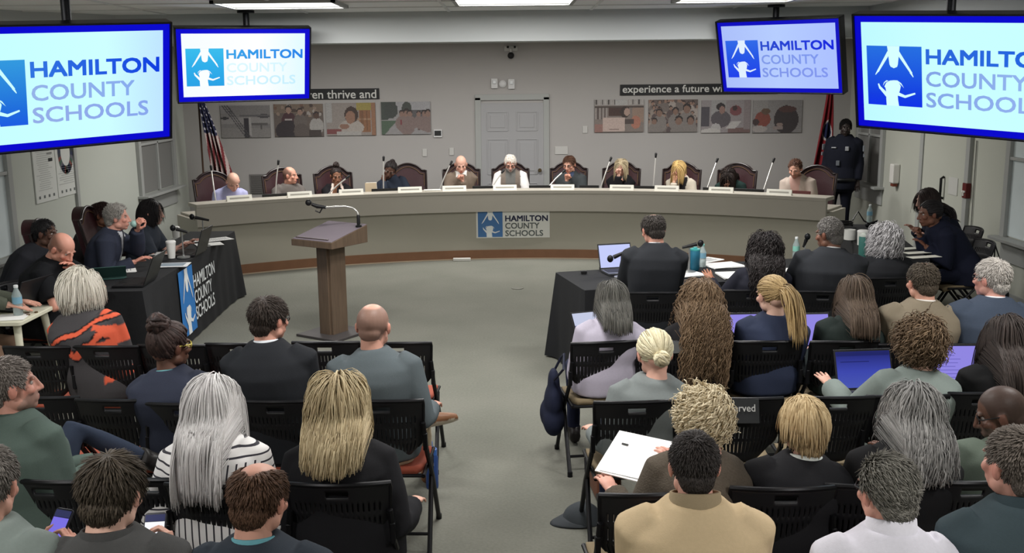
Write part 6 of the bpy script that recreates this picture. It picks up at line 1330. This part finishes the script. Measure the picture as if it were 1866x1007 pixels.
# ------------------------------------------------------------------ loose things
M_plate = mat('nameplate_white', (222, 220, 210), .4); M_plateink = mat('nameplate_ink', (158, 155, 146), .5); M_lid = mat('laptop_lid_dark', (30, 31, 34), .35); M_alu = mat('laptop_grey', (74, 76, 80), .35, .4); M_keys = mat('laptop_keys', (22, 22, 24), .5)
def at_dais(px, py, r, z=None, Y=None):
    """point on the ring of radius r behind the photo column px"""
    p = at_y(px, py, 13.2); a = math.asin(max(-.99, min(.99, p[0] / DR)))
    for _ in range(6):
        q = dpt(r, a); p = at_y(px, py, q[1]); a = math.asin(max(-.99, min(.99, p[0] / r)))
    q = dpt(r, a); return np.array([q[0], q[1], p[2]]), a
NP = [(436, 363), (546, 357), (640, 353), (747, 349), (828, 346), (920, 344), (1025, 343), (1133, 346), (1215, 346), (1314, 349), (1420, 354)]
WHO = ['bald board member in lavender', 'board member in the grey polo', 'board member in the black jersey', 'board member leaning in navy', 'board member in the brown blazer', 'white-haired board member', 'board member with chin on hand', 'blonde board member in black', 'blonde board member in cream', 'board member with bowed head', 'bearded board member in beige']
npl = None
for (px, py), who in zip(NP, WHO):
    p, a = at_dais(px, py, DR + .10); lb = 'white name plate on the dais before the ' + who
    if npl is None:
        npl = thing('name_plate', lb, 'name plate', (p[0], p[1], DZ), math.pi - a + math.pi, 'name plates along the dais')
        MB().add([(-.155, -.03, 0), (.155, -.03, 0), (.155, .03, 0), (-.155, .03, 0), (-.155, -.004, .066), (.155, -.004, .066), (.155, .004, .066), (-.155, .004, .066)], [(3, 2, 1, 0), (4, 5, 6, 7), (0, 1, 5, 4), (1, 2, 6, 5), (2, 3, 7, 6), (3, 0, 4, 7)]).build('plate', M_plate, npl, smooth=False)
        MB().add([(-.12, -.0212, .026), (.12, -.0212, .026), (.12, -.0153, .043), (-.12, -.0153, .043)], [(0, 1, 2, 3)]).build('engraved_strip', M_plateink, npl, smooth=False)
    else: dup(npl, (p[0], p[1], DZ), -a, lb)
    npl.rotation_euler[2] = npl.rotation_euler[2]
p0_, a0_ = at_dais(436, 363, DR + .10); npl.rotation_euler = (0, 0, -a0_)
p, a = at_dais(788, 350, DR + .09); o = tag(MB().rbox((0, 0, .012), (.22, .09, .024), .008).build('white_tray', M_plate, None, bevel=.004, loc=(p[0], p[1], DZ)), 'flat white tray on the dais ledge between the navy and brown blazer members', 'tray'); o.rotation_euler = (0, 0, -a)
# gooseneck microphones of the board
MIC = [((393, 364), (385, 308)), ((502, 354), (507, 298)), ((598, 354), (632, 324)), ((699, 350), (699, 291)), ((800, 347), (821, 299)), ((896, 343), (915, 314)), ((1000, 340), (1026, 313)), ((1093, 346), (1112, 292)), ((1190, 345), (1195, 285)), ((1286, 351), (1306, 294)), ((1390, 351), (1409, 294))]
M_neckw = mat('mic_neck_pale', (196, 194, 190), .3, .5)
for (b_, t_), who in zip(MIC, WHO):
    pb, a = at_dais(b_[0], b_[1], DR + .36); pt = at_y(t_[0], t_[1], pb[1] + .10)
    g_ = thing('gooseneck_microphone', 'pale gooseneck microphone with black tip beside the ' + who, 'microphone', (pb[0], pb[1], .745), -a, 'gooseneck microphones along the dais'); R_ = rotz(a); base = np.array([0, 0, 0.]); top = R_ @ (pt - np.array([pb[0], pb[1], .745])); low = np.array([0, 0, pb[2] - .745]); mid = (low + top) / 2 + np.array([0, .012, .01])
    MB().rbox((0, 0, .012), (.09, .12, .024), .012).build('mic_base', M_black, g_, bevel=.004)
    MB().tube([(0, 0, .02), low, mid, top], .0085, 8).build('neck', M_neckw, g_); dr_ = nrm(top - mid); MB().tube([top - dr_ * .01, top + dr_ * .035], [.013, .017], 10, round_ends=True).build('mic_head', M_black, g_)
# laptops
def make_laptop(label, loc, rz, w=.33, d=.23, ang=105, scr=None, body=None, group=None, tilt=0.0):
    t = thing('laptop', label, 'laptop', loc, rz, group); body = body or M_alu
    MB().rbox((0, 0, .008), (w, d, .016), .012).build('laptop_base', body, t, bevel=.002); MB().box((0, .02, .0168), (w * .86, d * .5, .002)).box((0, -d * .3, .0168), (w * .3, d * .26, .0015)).build('keyboard', M_keys, t, smooth=False)
    Rl = rot('X', math.radians(90 - ang)) ; o = np.array([0, d / 2, .014]); c = o + Rl @ np.array([0, .004, d / 2])
    MB().box(c, (w, .008, d), Rl).build('lid', M_lid, t, smooth=False, bevel=.003)
    f = lambda p: np.asarray(p) @ Rl.T + o
    s = quad_into(MB(), -w * .47, d * .06, w * .94, d * .88, -.0006, f).build('screen', scr or mat('screen_off', (14, 14, 18), .15), t, smooth=False)
    return t, f, w, d
for x, w, lb in ((497, .34, 'dark laptop lid behind the dais ledge near the grey polo member'), (701, .38, 'dark laptop lid behind the dais ledge near the navy member'), (881, .30, 'dark laptop lid between the brown blazer and white-haired members'), (985, .30, 'dark laptop lid just right of the white-haired member'), (1075, .26, 'dark laptop lid just right of the member with chin on hand'), (1176, .28, 'dark laptop lid between the two blonde members'), (1310, .36, 'dark laptop opened before the member with bowed head'), (1368, .40, 'dark laptop lid left of the bearded member in beige')):
    p, a = at_dais(x, 346, DR + .43); make_laptop(lb, (p[0], p[1], .746), math.pi - a, w, .20, 100, None, M_lid, 'dark laptops along the dais')
p, a = at_dais(1459, 354, DR + .42); o = tag(MB().box((0, 0, .10), (.24, .02, .2), rot('X', -.15)).build('reddish_binder', mat('binder_red', (92, 46, 44), .5), None, False, .004, loc=(p[0], p[1], .745)), 'dark reddish binder standing before the bearded member in beige', 'binder'); o.rotation_euler = (0, 0, -a)
p, a = at_dais(676, 343, DR + .40); t = thing('paper_folder', 'tan paper folder standing up beside the dark laptop lid on the dais', 'folder', (p[0], p[1], .745), -a)
MB().box((0, 0, .14), (.15, .012, .28), rot('X', -.12)).build('folder_cover', mat('folder_tan', (190, 172, 146), .7), t, smooth=False); MB().box((.01, .01, .145), (.14, .006, .28), rot('X', -.12)).build('folder_sheets', M_paper, t, smooth=False)
# generic small props
def sheet(px, py, z, w, d, rz, label, c=(232, 232, 230), n=1, printed=False, nm='paper_sheet'):
    p = at_z(px, py, z); t = thing(nm, label, 'paper', (p[0], p[1], z), rz); m = MB()
    for k in range(n): m.box((.004 * (k % 3), .003 * (k % 2), .0015 + .003 * k), (w, d, .0025), rotz(.03 * (k % 3)))
    m.build('sheet', mat('paper_%d' % c[0], c, .8), t, smooth=False)
    if printed:
        q = MB(); r = np.random.default_rng(int(px)); h = .003 * n + .0006
        for k in range(9): q.box((-.02 * w * r.random(), d * (.36 - .085 * k), h), (w * (.5 + .3 * r.random()), d * .025, .0006))
        q.build('print_lines', mat('print_grey', (150, 152, 158), .8), t, smooth=False)
    return t
def cup(px, py, z, h, r0, r1, label, m=None, lid=True, nm='paper_cup'):
    p = at_z(px, py, z); t = thing(nm, label, 'cup', (p[0], p[1], z)); MB().lathe([(r0, 0), (r1, h), (r1 * .9, h), (r0 * .85, h * .1)], 20).build('cup_body', m or mat('cup_white', (224, 224, 220), .5), t)
    if lid: MB().lathe([(r1 * 1.04, h - .006), (r1 * 1.04, h + .008), (r1 * .8, h + .016)], 20).build('cup_lid', mat('cup_lid', (238, 238, 236), .4), t)
    return t
def clear_mat(name, c):
    m = bpy.data.materials.new(name); m.use_nodes = True; b = m.node_tree.nodes['Principled BSDF']; b.inputs['Base Color'].default_value = rgba(c); b.inputs['Roughness'].default_value = .12; b.inputs['Transmission Weight'].default_value = .55; b.inputs['IOR'].default_value = 1.25; return m
M_clear = clear_mat('clear_bottle', (196, 210, 210)); M_label = mat('bottle_label', (120, 164, 186), .5)
def bottle(px, py, z, label, h=.21, r=.032, m=None, lab=None, cap=(220, 224, 226)):
    p = at_z(px, py, z); t = thing('water_bottle', label, 'bottle', (p[0], p[1], z)); MB().lathe([(r * .9, 0), (r, .01), (r, h * .3), (r * .92, h * .36), (r, h * .42), (r, h * .66), (r * .42, h * .88), (r * .4, h * .93)], 18).build('bottle_body', m or M_clear, t)
    MB().lathe([(r * 1.02, h * .40), (r * 1.02, h * .62)], 18).build('bottle_label', lab or M_label, t); MB().lathe([(r * .46, h * .92), (r * .46, h), (r * .3, h + .002)], 14).build('bottle_cap', mat('cap_%d' % cap[0], cap, .5), t); return t
def desk_mic(px0, py0, z, head, tail, Y, label):
    """hand-held microphone clipped on a small table stand; head/tail are photo points at distance Y"""
    hd, tl = at_y(head[0], head[1], Y), at_y(tail[0], tail[1], Y + .02); m_ = (hd * .35 + tl * .65); t = thing('table_microphone', label, 'microphone', (m_[0], m_[1], z)); o = np.array([m_[0], m_[1], z])
    MB().lathe([(.06, 0), (.06, .012), (.012, .02), (.010, .03)], 18).tube([(0, 0, .02), m_ - o], .007, 8).build('mic_stand', mat('stand_chrome', (150, 152, 152), .3, .6), t)
    d_ = nrm(hd - tl); MB().tube([tl - o, m_ - o, hd - d_ * .05 - o], [.011, .014, .018], 10).build('mic_body', M_black, t); MB().ball(hd - d_ * .02 - o, (.026, .026, .03), 14, 10).build('mic_grille', M_dark, t); return t
TZ = .742
# left table
p = at_z(236, 518, TZ); make_laptop('open black laptop on the left table nearest the camera, seen from its side', (p[0] + .02, p[1] + .05, TZ), -math.pi / 2 + .05, .36, .25, 112, None, M_lid)
p = at_z(338, 462, TZ); make_laptop('open black laptop on the left table behind the white cup', (p[0] + .02, p[1], TZ), -math.pi / 2, .36, .25, 108, None, M_lid)
cup(313, 470, TZ, .15, .032, .045, 'tall white paper cup on the left table')
cup(321, 432, TZ, .10, .035, .042, 'small white cup with lid beside the farther laptop on the left table')
t = sheet(315, 483, TZ, .21, .28, -math.pi / 2 + .1, 'white tablet-like sheet with grey picture near the printed logo on the left table', (228, 230, 232), 2); MB().box((0, 0, .0068), (.15, .21, .001)).build('printed_picture', mat('print_blue_grey', (140, 154, 166), .7), t, smooth=False)
sheet(396, 436, TZ, .21, .28, -.9, 'white printed sheet at the far end of the left table', printed=True)
sheet(381, 445, TZ, .20, .26, -1.1, 'plain white sheet beside the farther laptop on the left table')
sheet(214, 494, TZ, .22, .30, -1.2, 'white papers in front of the balding person on the left table', n=3, printed=True)
sheet(293, 462, TZ, .16, .22, -1.3, 'small white notes beside the grey-haired speaker', n=2)
sheet(290, 452, TZ + .0, .14, .20, -1.0, 'white note pad near the hands of the black-bobbed person', n=4)
sheet(349, 440, TZ, .10, .14, -1.3, 'small white card between the microphones on the left table', n=2)
p = at_z(195, 505, TZ); t = thing('green_folder', 'dark green folder lying half open on the left table', 'folder', (p[0], p[1], TZ), -1.2); MB().box((0, 0, .003), (.23, .31, .006)).box((.10, 0, .06), (.006, .31, .13), rot('Y', .7)).build('folder_cover', mat('folder_green', (52, 82, 78), .6), t, smooth=False)
desk_mic(0, 0, TZ, (346, 394), (381, 401), 10.0, 'black microphone on a stand at the far end of the left table')
desk_mic(0, 0, TZ, (311, 414), (342, 423), 9.35, 'black microphone on a stand behind the white cup on the left table')
# hand-held microphone of the speaker
mh = at_y(244, 408, 8.80); mt_ = at_y(256, 425, 8.86); t = thing('handheld_microphone', 'microphone with pale green head held by the grey-haired speaker', 'microphone', tuple(mh)); d_ = mt_ - mh
MB().tube([(0, 0, 0), d_ * 1.2], [.02, .014], 12).build('mic_body', M_black, t); MB().ball((0, 0, 0), .03, 14, 10).build('mic_grille', mat('mic_mint', (150, 186, 178), .5), t)
# cream side desk at the left edge
M_cr = mat('cream_laminate', (206, 204, 184), .5); c_ = at_z(104, 552, .72); f_ = at_z(42, 586, .72); y0_, y1_ = f_[1], c_[1]; xr = (c_[0] + f_[0]) / 2
dk = thing('side_desk', 'small cream desk with angled legs at the left edge of the room', 'desk', (xr - .42, (y0_ + y1_) / 2, 0))
MB().rbox((0, 0, .705), (.84, y1_ - y0_ + .02, .03), .03).build('desk_top', M_cr, dk, bevel=.006)
for sy in (-1, 1):
    for sx in (-1, 1): MB().tube([(sx * .34, sy * (y1_ - y0_) * .34, .69), (sx * .40, sy * (y1_ - y0_) * .48, .01)], [.028, .018], 10).build('leg', M_cr, dk)
MB().tube([(.385, -(y1_ - y0_) * .45, .18), (.385, (y1_ - y0_) * .45, .18)], .014, 8).tube([(.385, 0, .18), (-.385, 0, .18)], .014, 8).tube([(-.385, -(y1_ - y0_) * .45, .18), (-.385, (y1_ - y0_) * .45, .18)], .014, 8).build('stretcher', M_cr, dk)
bottle(34, 574, .722, 'clear water bottle with blue label on the cream side desk', .22, .034)
p = at_z(50, 562, .722); make_laptop('open dark laptop on the cream side desk at the left edge', (p[0] - .12, p[1] + .06, .722), -math.pi / 2 - .25, .34, .24, 115, None, M_lid)
sheet(22, 578, .722, .2, .2, .2, 'white paper under the bottle on the cream side desk')
tag(MB().lathe([(.016, 0), (.016, .008)], 12).lathe([(.012, 0), (.012, .008)], 12, c=(.05, .03, 0)).lathe([(.013, 0), (.013, .007)], 12, c=(.03, -.05, 0)).build('coins', mat('coin_bronze', (110, 92, 70), .4, .5), loc=tuple(at_z(50, 571, .722))), 'few small dark coins beside the bottle on the cream side desk', 'coins')
# right front table
scrw = emat('laptop_screen_white', (196, 204, 250), 1.0); scrl = emat('laptop_screen_lavender', (150, 140, 235), .9); scrb = grad_emat('laptop_screen_blue', [(0, (84, 100, 196)), (.55, (66, 78, 190)), (1, (40, 46, 130))], 2, 0, .2, .8); scrs = emat('laptop_screen_skyblue', (96, 136, 190), .8)
p = at_z(1126, 497, TZ); make_laptop('laptop with bright white screen at the left end of the right table', (p[0] + .03, p[1] + .02, TZ), .25, .30, .22, 110, scrw)
desk_mic(0, 0, TZ, (1108, 473), (1146, 456), 8.15, 'black microphone on a stand before the bright laptop on the right table')
desk_mic(0, 0, TZ, (1281, 442), (1243, 451), 8.35, 'black microphone above the teal tumbler on the right table')
desk_mic(0, 0, TZ, (1473, 427), (1464, 450), 8.75, 'upright black microphone left of the charcoal-suited person')
p = at_z(1106, 491, TZ); t = thing('remote_control', 'small black and white remote control at the left end of the right table', 'remote', (p[0], p[1], TZ), .3); MB().rbox((0, 0, .012), (.13, .05, .024), .01).build('remote_body', M_black, t, bevel=.004); MB().rbox((-.045, 0, .026), (.03, .04, .006), .006).build('remote_button', M_white, t)
tag(MB().rbox((0, 0, .012), (.05, .04, .024), .008).build('clicker', M_black, bevel=.004, loc=tuple(at_z(1064, 498, TZ))), 'tiny black clicker on the left corner of the right table', 'clicker')
def tumbler(px, py, z, h, label, c, lc, nm='tumbler'):
    p = at_z(px, py, z); t = thing(nm, label, 'tumbler', (p[0], p[1], z)); MB().lathe([(.034, 0), (.04, .02), (.042, h * .9), (.04, h * .92)], 20).build('tumbler_body', mat('tumbler_%d' % c[0], c, .4), t); MB().lathe([(.043, h * .90), (.043, h * .97), (.02, h), (.018, h * 1.05)], 20).build('tumbler_lid', mat('tumbler_lid_%d' % lc[0], lc, .4), t); return t
tumbler(1266, 492, TZ, .19, 'teal blue tumbler on the right table below a microphone', (36, 98, 122), (60, 150, 150))
bottle(1280, 486, TZ, 'clear bottle with mint cap behind the teal tumbler', .20, .03, None, None, (120, 190, 180))
bottle(1450, 474, TZ, 'clear water bottle left of the upright microphone on the right table', .21, .03, None, mat('mint_label', (130, 190, 176), .5))
tumbler(1572, 470, TZ, .22, 'green tumbler with pale lid beside the silver-haired person', (56, 104, 98), (190, 196, 190))
sheet(1318, 484, TZ, .30, .24, .3, 'large white sheet lying on the right table left of the black curls', n=3)
sheet(1350, 502, TZ, .36, .26, .1, 'open white notebook before the person with black curls', n=4)
sheet(1248, 500, TZ, .26, .24, .4, 'white papers beside the black-suited person on the right table', n=3)
sheet(1290, 474, TZ, .24, .18, .7, 'white sheets behind the teal tumbler on the right table', n=2, printed=True)
sheet(1444, 494, TZ, .22, .28, .2, 'white rounded paper left of the charcoal-suited person')
sheet(1559, 484, TZ, .16, .24, -.2, 'white printed page between the charcoal suit and the silver hair', printed=True, n=2)
# side table by the right wall
cup(1548, 436, TZ, .10, .055, .055, 'wide white mug on the far end of the side table', None, False, 'mug'); cup(1572, 446, TZ, .13, .05, .055, 'white paper cup on the side table behind the silver hair', None, True)
for k, (x, y) in enumerate(((1668, 452), (1676, 460), (1684, 468))): sheet(x, y, TZ, .30, .10, .25, ('top', 'middle', 'nearest')[k] + ' white paper strip by the arm of the ponytailed person in navy', (216 + k, 216, 206))
bottle(1584, 405, TZ, 'clear water bottle at the far end of the side table', .20, .03)
desk_mic(0, 0, TZ, (1578, 411), (1600, 402), 10.75, 'black microphone lying low at the far end of the side table')
p = at_z(1538, 413, TZ); t = thing('cable_coil', 'black coiled cable on the far end of the side table', 'cable', (p[0], p[1], TZ)); m = MB()
m.tube([(.09 * math.cos(a), .07 * math.sin(a), .012 + .003 * a) for a in np.linspace(0, 18, 70)], .008, 6).tube([(.09, 0, .07), (.16, .05, .16), (.22, .02, .06), (.30, .0, .012)], .008, 6).build('coil', M_black, t)
# laptops on laps, right block
def lap(k, px, label, scr, dz=.64, rz=0.0, fwd=.42, w=.33):
    hip, y = chip(k); p = at_y(px[0], px[1], hip[1] + fwd); return make_laptop(label, (p[0], hip[1] + fwd - .10, dz), y + rz, w, .23, 112, scr)
t, f, w, d = lap('R2d', (1585, 680), 'open laptop with deep blue screen left of the curly-haired person in sage', scrb, .62, .08, .50, .33)
MB().add(f([(-w * .46, -.0012, d * .83), (w * .46, -.0012, d * .83), (w * .46, -.0012, d * .93), (-w * .46, -.0012, d * .93)]), [(0, 1, 2, 3)]).add(f([(-w * .40, -.0012, d * .68), (w * .1, -.0012, d * .68), (w * .1, -.0012, d * .70), (-w * .40, -.0012, d * .70)]), [(0, 1, 2, 3)]).build('screen_bars', emat('screen_bar', (34, 40, 110), .8), t, smooth=False)
t, f, w, d = lap('R2e', (1738, 650), 'open laptop with lavender page beside the long dark-haired person', scrl, .62, -.02, .55, .33)
q = MB()
for k in range(7): q.add(f([(-w * .42, -.0012, d * (.16 + .09 * k)), (w * (.1 + .05 * (k % 3)), -.0012, d * (.16 + .09 * k)), (w * (.1 + .05 * (k % 3)), -.0012, d * (.175 + .09 * k)), (-w * .42, -.0012, d * (.175 + .09 * k))]), [(0, 1, 2, 3)])
q.add(f([(-w * .1, -.0012, d * .70), (w * .05, -.0012, d * .70), (w * .05, -.0012, d * .74), (-w * .1, -.0012, d * .74)]), [(0, 1, 2, 3)]); q.build('screen_bars', emat('screen_bar_violet', (112, 104, 200), .8), t, smooth=False)
lap('R1c', (1352, 592), 'laptop with pale lavender screen left of the blonde ponytail', scrl, .60, .05, .45, .30)
lap('R1d', (1480, 588), 'laptop with dim lavender screen left of the straight brown hair', scrl, .60, .05, .45, .30)
lap('R1e', (1600, 562), 'laptop with sky blue screen before the olive brown blazer', scrs, .62, .1, .50, .34)
lap('R1f', (1736, 554), 'laptop with violet screen between the olive and navy blazers', scrl, .62, .1, .50, .32)
# tablet held by the lavender blouse
hip, y = chip('R1a'); p = at_y(1072, 600, hip[1] + .24); t = thing('tablet_computer', 'tablet with pale screen held by the person in the lavender blouse', 'tablet', tuple(p), .35); Rt_ = rot('X', math.radians(-38))
MB().box((0, 0, 0), (.19, .010, .25), Rt_).build('tablet_body', M_black, t, smooth=False, bevel=.003); ft = lambda q: np.asarray(q) @ Rt_.T
quad_into(MB(), -.085, -.115, .17, .23, -.006, ft).build('tablet_screen', emat('tablet_screen_grey', (104, 112, 150), .8), t, smooth=False); quad_into(MB(), -.085, .03, .17, .085, -.0066, ft).build('tablet_page', emat('tablet_page_white', (206, 212, 238), .9), t, smooth=False)
# phones
def phone(px, Y, label, rz, c, hdr=True):
    p = at_y(px[0], px[1], Y); t = thing('mobile_phone', label, 'phone', tuple(p), rz); R_ = rot('X', math.radians(-40)); f = lambda q: np.asarray(q) @ R_.T
    MB().rbox((0, 0, 0), (.075, .155, .009), .012, 4, R_ @ rot('X', math.pi / 2)).build('phone_case', mat('phone_case', (40, 42, 50), .3), t, bevel=.002)
    quad_into(MB(), -.033, -.068, .066, .112, -.0052, f).build('phone_screen', emat('phone_screen_%d' % c[0], c, 1.0), t, smooth=False); quad_into(MB(), -.033, .046, .066, .024, -.0052, f).build('phone_header', emat('phone_header', (56, 60, 100), .8), t, smooth=False); return t
hd2 = CH_['D2'].location; hd1 = CH_['D1'].location
phone((281, 974), hd2[1] - .055 + .33, 'phone with bright white screen in the hands of the dark-haired person', .12, (250, 250, 255)); phone((104, 966), hd1[1] - .055 + .35, 'phone with violet screen held at the lower left corner', -.35, (122, 112, 225))
# papers on the lap of the tweed jacket
hip, y = chip('R3a'); p = at_y(1158, 834, hip[1] + .42); t = thing('white_documents', 'large white papers on the lap of the person in tweed', 'paper', (p[0], p[1], p[2]), -.42); R_ = rot('X', .20) @ rot('Y', .12)
MB().box((0, 0, 0), (.26, .33, .004), R_).box((.01, .012, .006), (.26, .33, .003), R_ @ rotz(.05)).build('sheet', mat('paper_bright', (246, 246, 246), .8), t, smooth=False); MB().box(R_ @ np.array([-.07, .07, .0095]), (.03, .012, .001), R_).build('ink_mark', M_black, t, smooth=False)
# reserved card and grey card on chair backs
def chair_card(k, x0, w, h, label, m, text=None):
    o = CH_[k]; t = thing('chair_card', label, 'sign', tuple(o.location), o.rotation_euler[2]); tl_ = math.atan2(.10, .315)
    R_ = rot('X', -tl_); org = np.array([0, -.292, .835]); f = lambda q: np.asarray(q) @ R_.T + org
    n = 8; v = []
    for j in (0, 1):
        for i in range(n + 1): x = x0 + w * i / n; v.append((x, .055 * (x / .2) ** 2, -h * j))
    MB().add(f(v), [(i, i + n + 1, i + n + 2, i + 1)[::-1] for i in range(n)]).add(f([(x0, .055 * (x0 / .2) ** 2, 0), (x0 + w, .055 * ((x0 + w) / .2) ** 2, 0), (x0 + w, .03 + .055 * ((x0 + w) / .2) ** 2, .004), (x0, .03 + .055 * (x0 / .2) ** 2, .004)]), [(0, 1, 2, 3)]).build('card', m, t, smooth=False)
    if text: text_into(MB(), text, x0 + w * .06, -h * .52, w * .84, h * .30, -.004, .008, None, lambda q: f(np.stack([q[:, 0], q[:, 1] + .055 * (q[:, 0] / .2) ** 2, q[:, 2]], 1))).build('lettering', mat('card_white_ink', (200, 200, 198), .7), t, smooth=False)
chair_card('R2b', -.13, .20, .115, 'black reserved card hung over the back of an empty chair, white lettering', mat('card_black', (40, 42, 44), .6), 'Reserved'); chair_card('R1b', -.15, .20, .065, 'blank grey card hung over the chair under the long light brown curls', mat('card_grey', (84, 86, 86), .6))
# bags and things on the floor
p = at_z(788, 888, 0); t = thing('sports_bottle', 'blue sports bottle standing on the carpet by the aisle chair', 'bottle', (p[0], p[1], 0)); M_blueb = mat('bottle_blue', (40, 66, 120), .35)
MB().lathe([(.034, 0), (.037, .01), (.037, .19), (.03, .205)], 20).build('bottle_body', M_blueb, t); MB().lathe([(.033, .205), (.033, .24), (.02, .25)], 18).tube([(.0, -.02, .25), (.0, -.02, .275), (.0, .02, .275), (.0, .02, .25)], .006, 6).build('bottle_cap', mat('bottle_cap_blue', (52, 92, 160), .35), t); MB().box((.0, -.0375, .16), (.03, .002, .02)).build('bottle_print', M_white, t, smooth=False)
def soft(name, pts, r, size, c, parent=None, seed=3, wr=.008, m=None):
    b = MB()
    for q, rr in zip(pts, r): b.ball(q, rr, 16, 12)
    V, F, N = voxel(b.v, b.f, size, 4); V = V + N * (sines(V, seed, 22, 7) * wr)[:, None]; return meshobj(name, npmesh(name, [(V, F, s2l(c))]), m or M_fabric, parent)
o = CH_['R1a'].location; t = thing('navy_tote_bag', 'navy blue tote bag hanging from the aisle chair of the lavender blouse', 'bag', (o[0] - .27, o[1] - .02, 0)); soft('bag_body', [(0, 0, .40), (-.01, .04, .30), (0, -.03, .28), (0, .02, .5)], [(.06, .14, .12), (.07, .13, .10), (.07, .12, .10), (.04, .10, .10)], .014, (32, 36, 54), t)
MB().tube([(0, .08, .55), (.05, .05, .66), (.06, -.1, .72), (.05, -.22, .66), (0, -.08, .55)], .008, 6).build('bag_strap', mat('strap_navy', (30, 34, 54), .7), t)
o = CH_['T5'].location; t = thing('black_handbag', 'black handbag hanging on the chair back by the right wall', 'bag', (o[0] + .34, o[1] - .06, 0)); soft('bag_body', [(0, 0, .40), (0, .05, .34), (0, -.06, .34)], [(.06, .13, .12), (.07, .10, .10), (.07, .10, .10)], .014, (24, 24, 27), t, 5)
MB().tube([(0, .09, .48), (-.02, .06, .66), (-.05, .0, .80), (-.02, -.06, .66), (0, -.09, .48)], .007, 6).build('bag_strap', M_black, t)
p = at_z(1096, 915, 0); t = thing('brown_leather_bag', 'brown leather bag with pale handles under the aisle chair, right block', 'bag', (p[0] + .03, p[1] + .12, 0), .1); MB().rbox((0, 0, .11), (.14, .30, .22), .03).build('bag_body', mat('brown_leather', (104, 62, 44), .45, noise=.15, nscale=8), t, bevel=.02)
for s in (-1, 1): MB().tube([(s * .05, -.09, .22), (s * .06, -.08, .29), (s * .06, .08, .29), (s * .05, .09, .22)], .010, 8).build('bag_handle', mat('pale_strap', (186, 160, 142), .6), t)
p = at_z(1055, 958, 0); cp = thing('baseball_cap', 'slate grey cap with white lettering lying on the carpet near the aisle', 'cap', (p[0] + .02, p[1] + .06, 0), 1.75)
b = MB(); v, f = ball_geo((0, 0, .0), (.095, .115, .11), 24, 16); v = np.asarray(v); b.add(v, f); V, F, N = voxel(b.v, b.f, .012, 2); k = V[:, 2] > .004; V[~k, 2] = .004; V = V + N * (sines(V, 9, 26) * .006 * k)[:, None]; V[:, 2] = np.maximum(V[:, 2], .003); meshobj('cap_crown', npmesh('cap', [(V, F, s2l((66, 70, 74)))]), M_fabric, cp)
v = []; n = 14
for j in range(5):
    for i in range(n + 1): a = math.pi * (i / n) ; rr = 1 + .75 * j / 4 * math.sin(a) ** .8; v.append((.092 * math.cos(a) * (1 + .02 * j), .10 * math.sin(a) * rr, .012 + .02 * math.sin(a) * (1 - j / 4) - .004 * j + .010 * abs(math.cos(a)) * j / 4))
fb = MB().add(v, [(j * (n + 1) + i, j * (n + 1) + i + 1, (j + 1) * (n + 1) + i + 1, (j + 1) * (n + 1) + i) for j in range(4) for i in range(n)]).build('cap_visor', mat('cap_visor', (58, 62, 66), .85), cp); sd = fb.modifiers.new('t', 'SOLIDIFY'); sd.thickness = .005
for k, (x, y, z) in enumerate(((-.045, -.095, .050), (.03, -.098, .058))):       # two small stitched marks on the crown
    MB().tube([(x - .02, y, z - .02), (x - .012, y - .004, z + .012), (x, y - .004, z - .006), (x + .010, y - .004, z + .014), (x + .018, y, z - .016)][: 5 - k], .0035, 6).build('stitched_mark', mat('cap_white', (220, 222, 222), .7), cp)
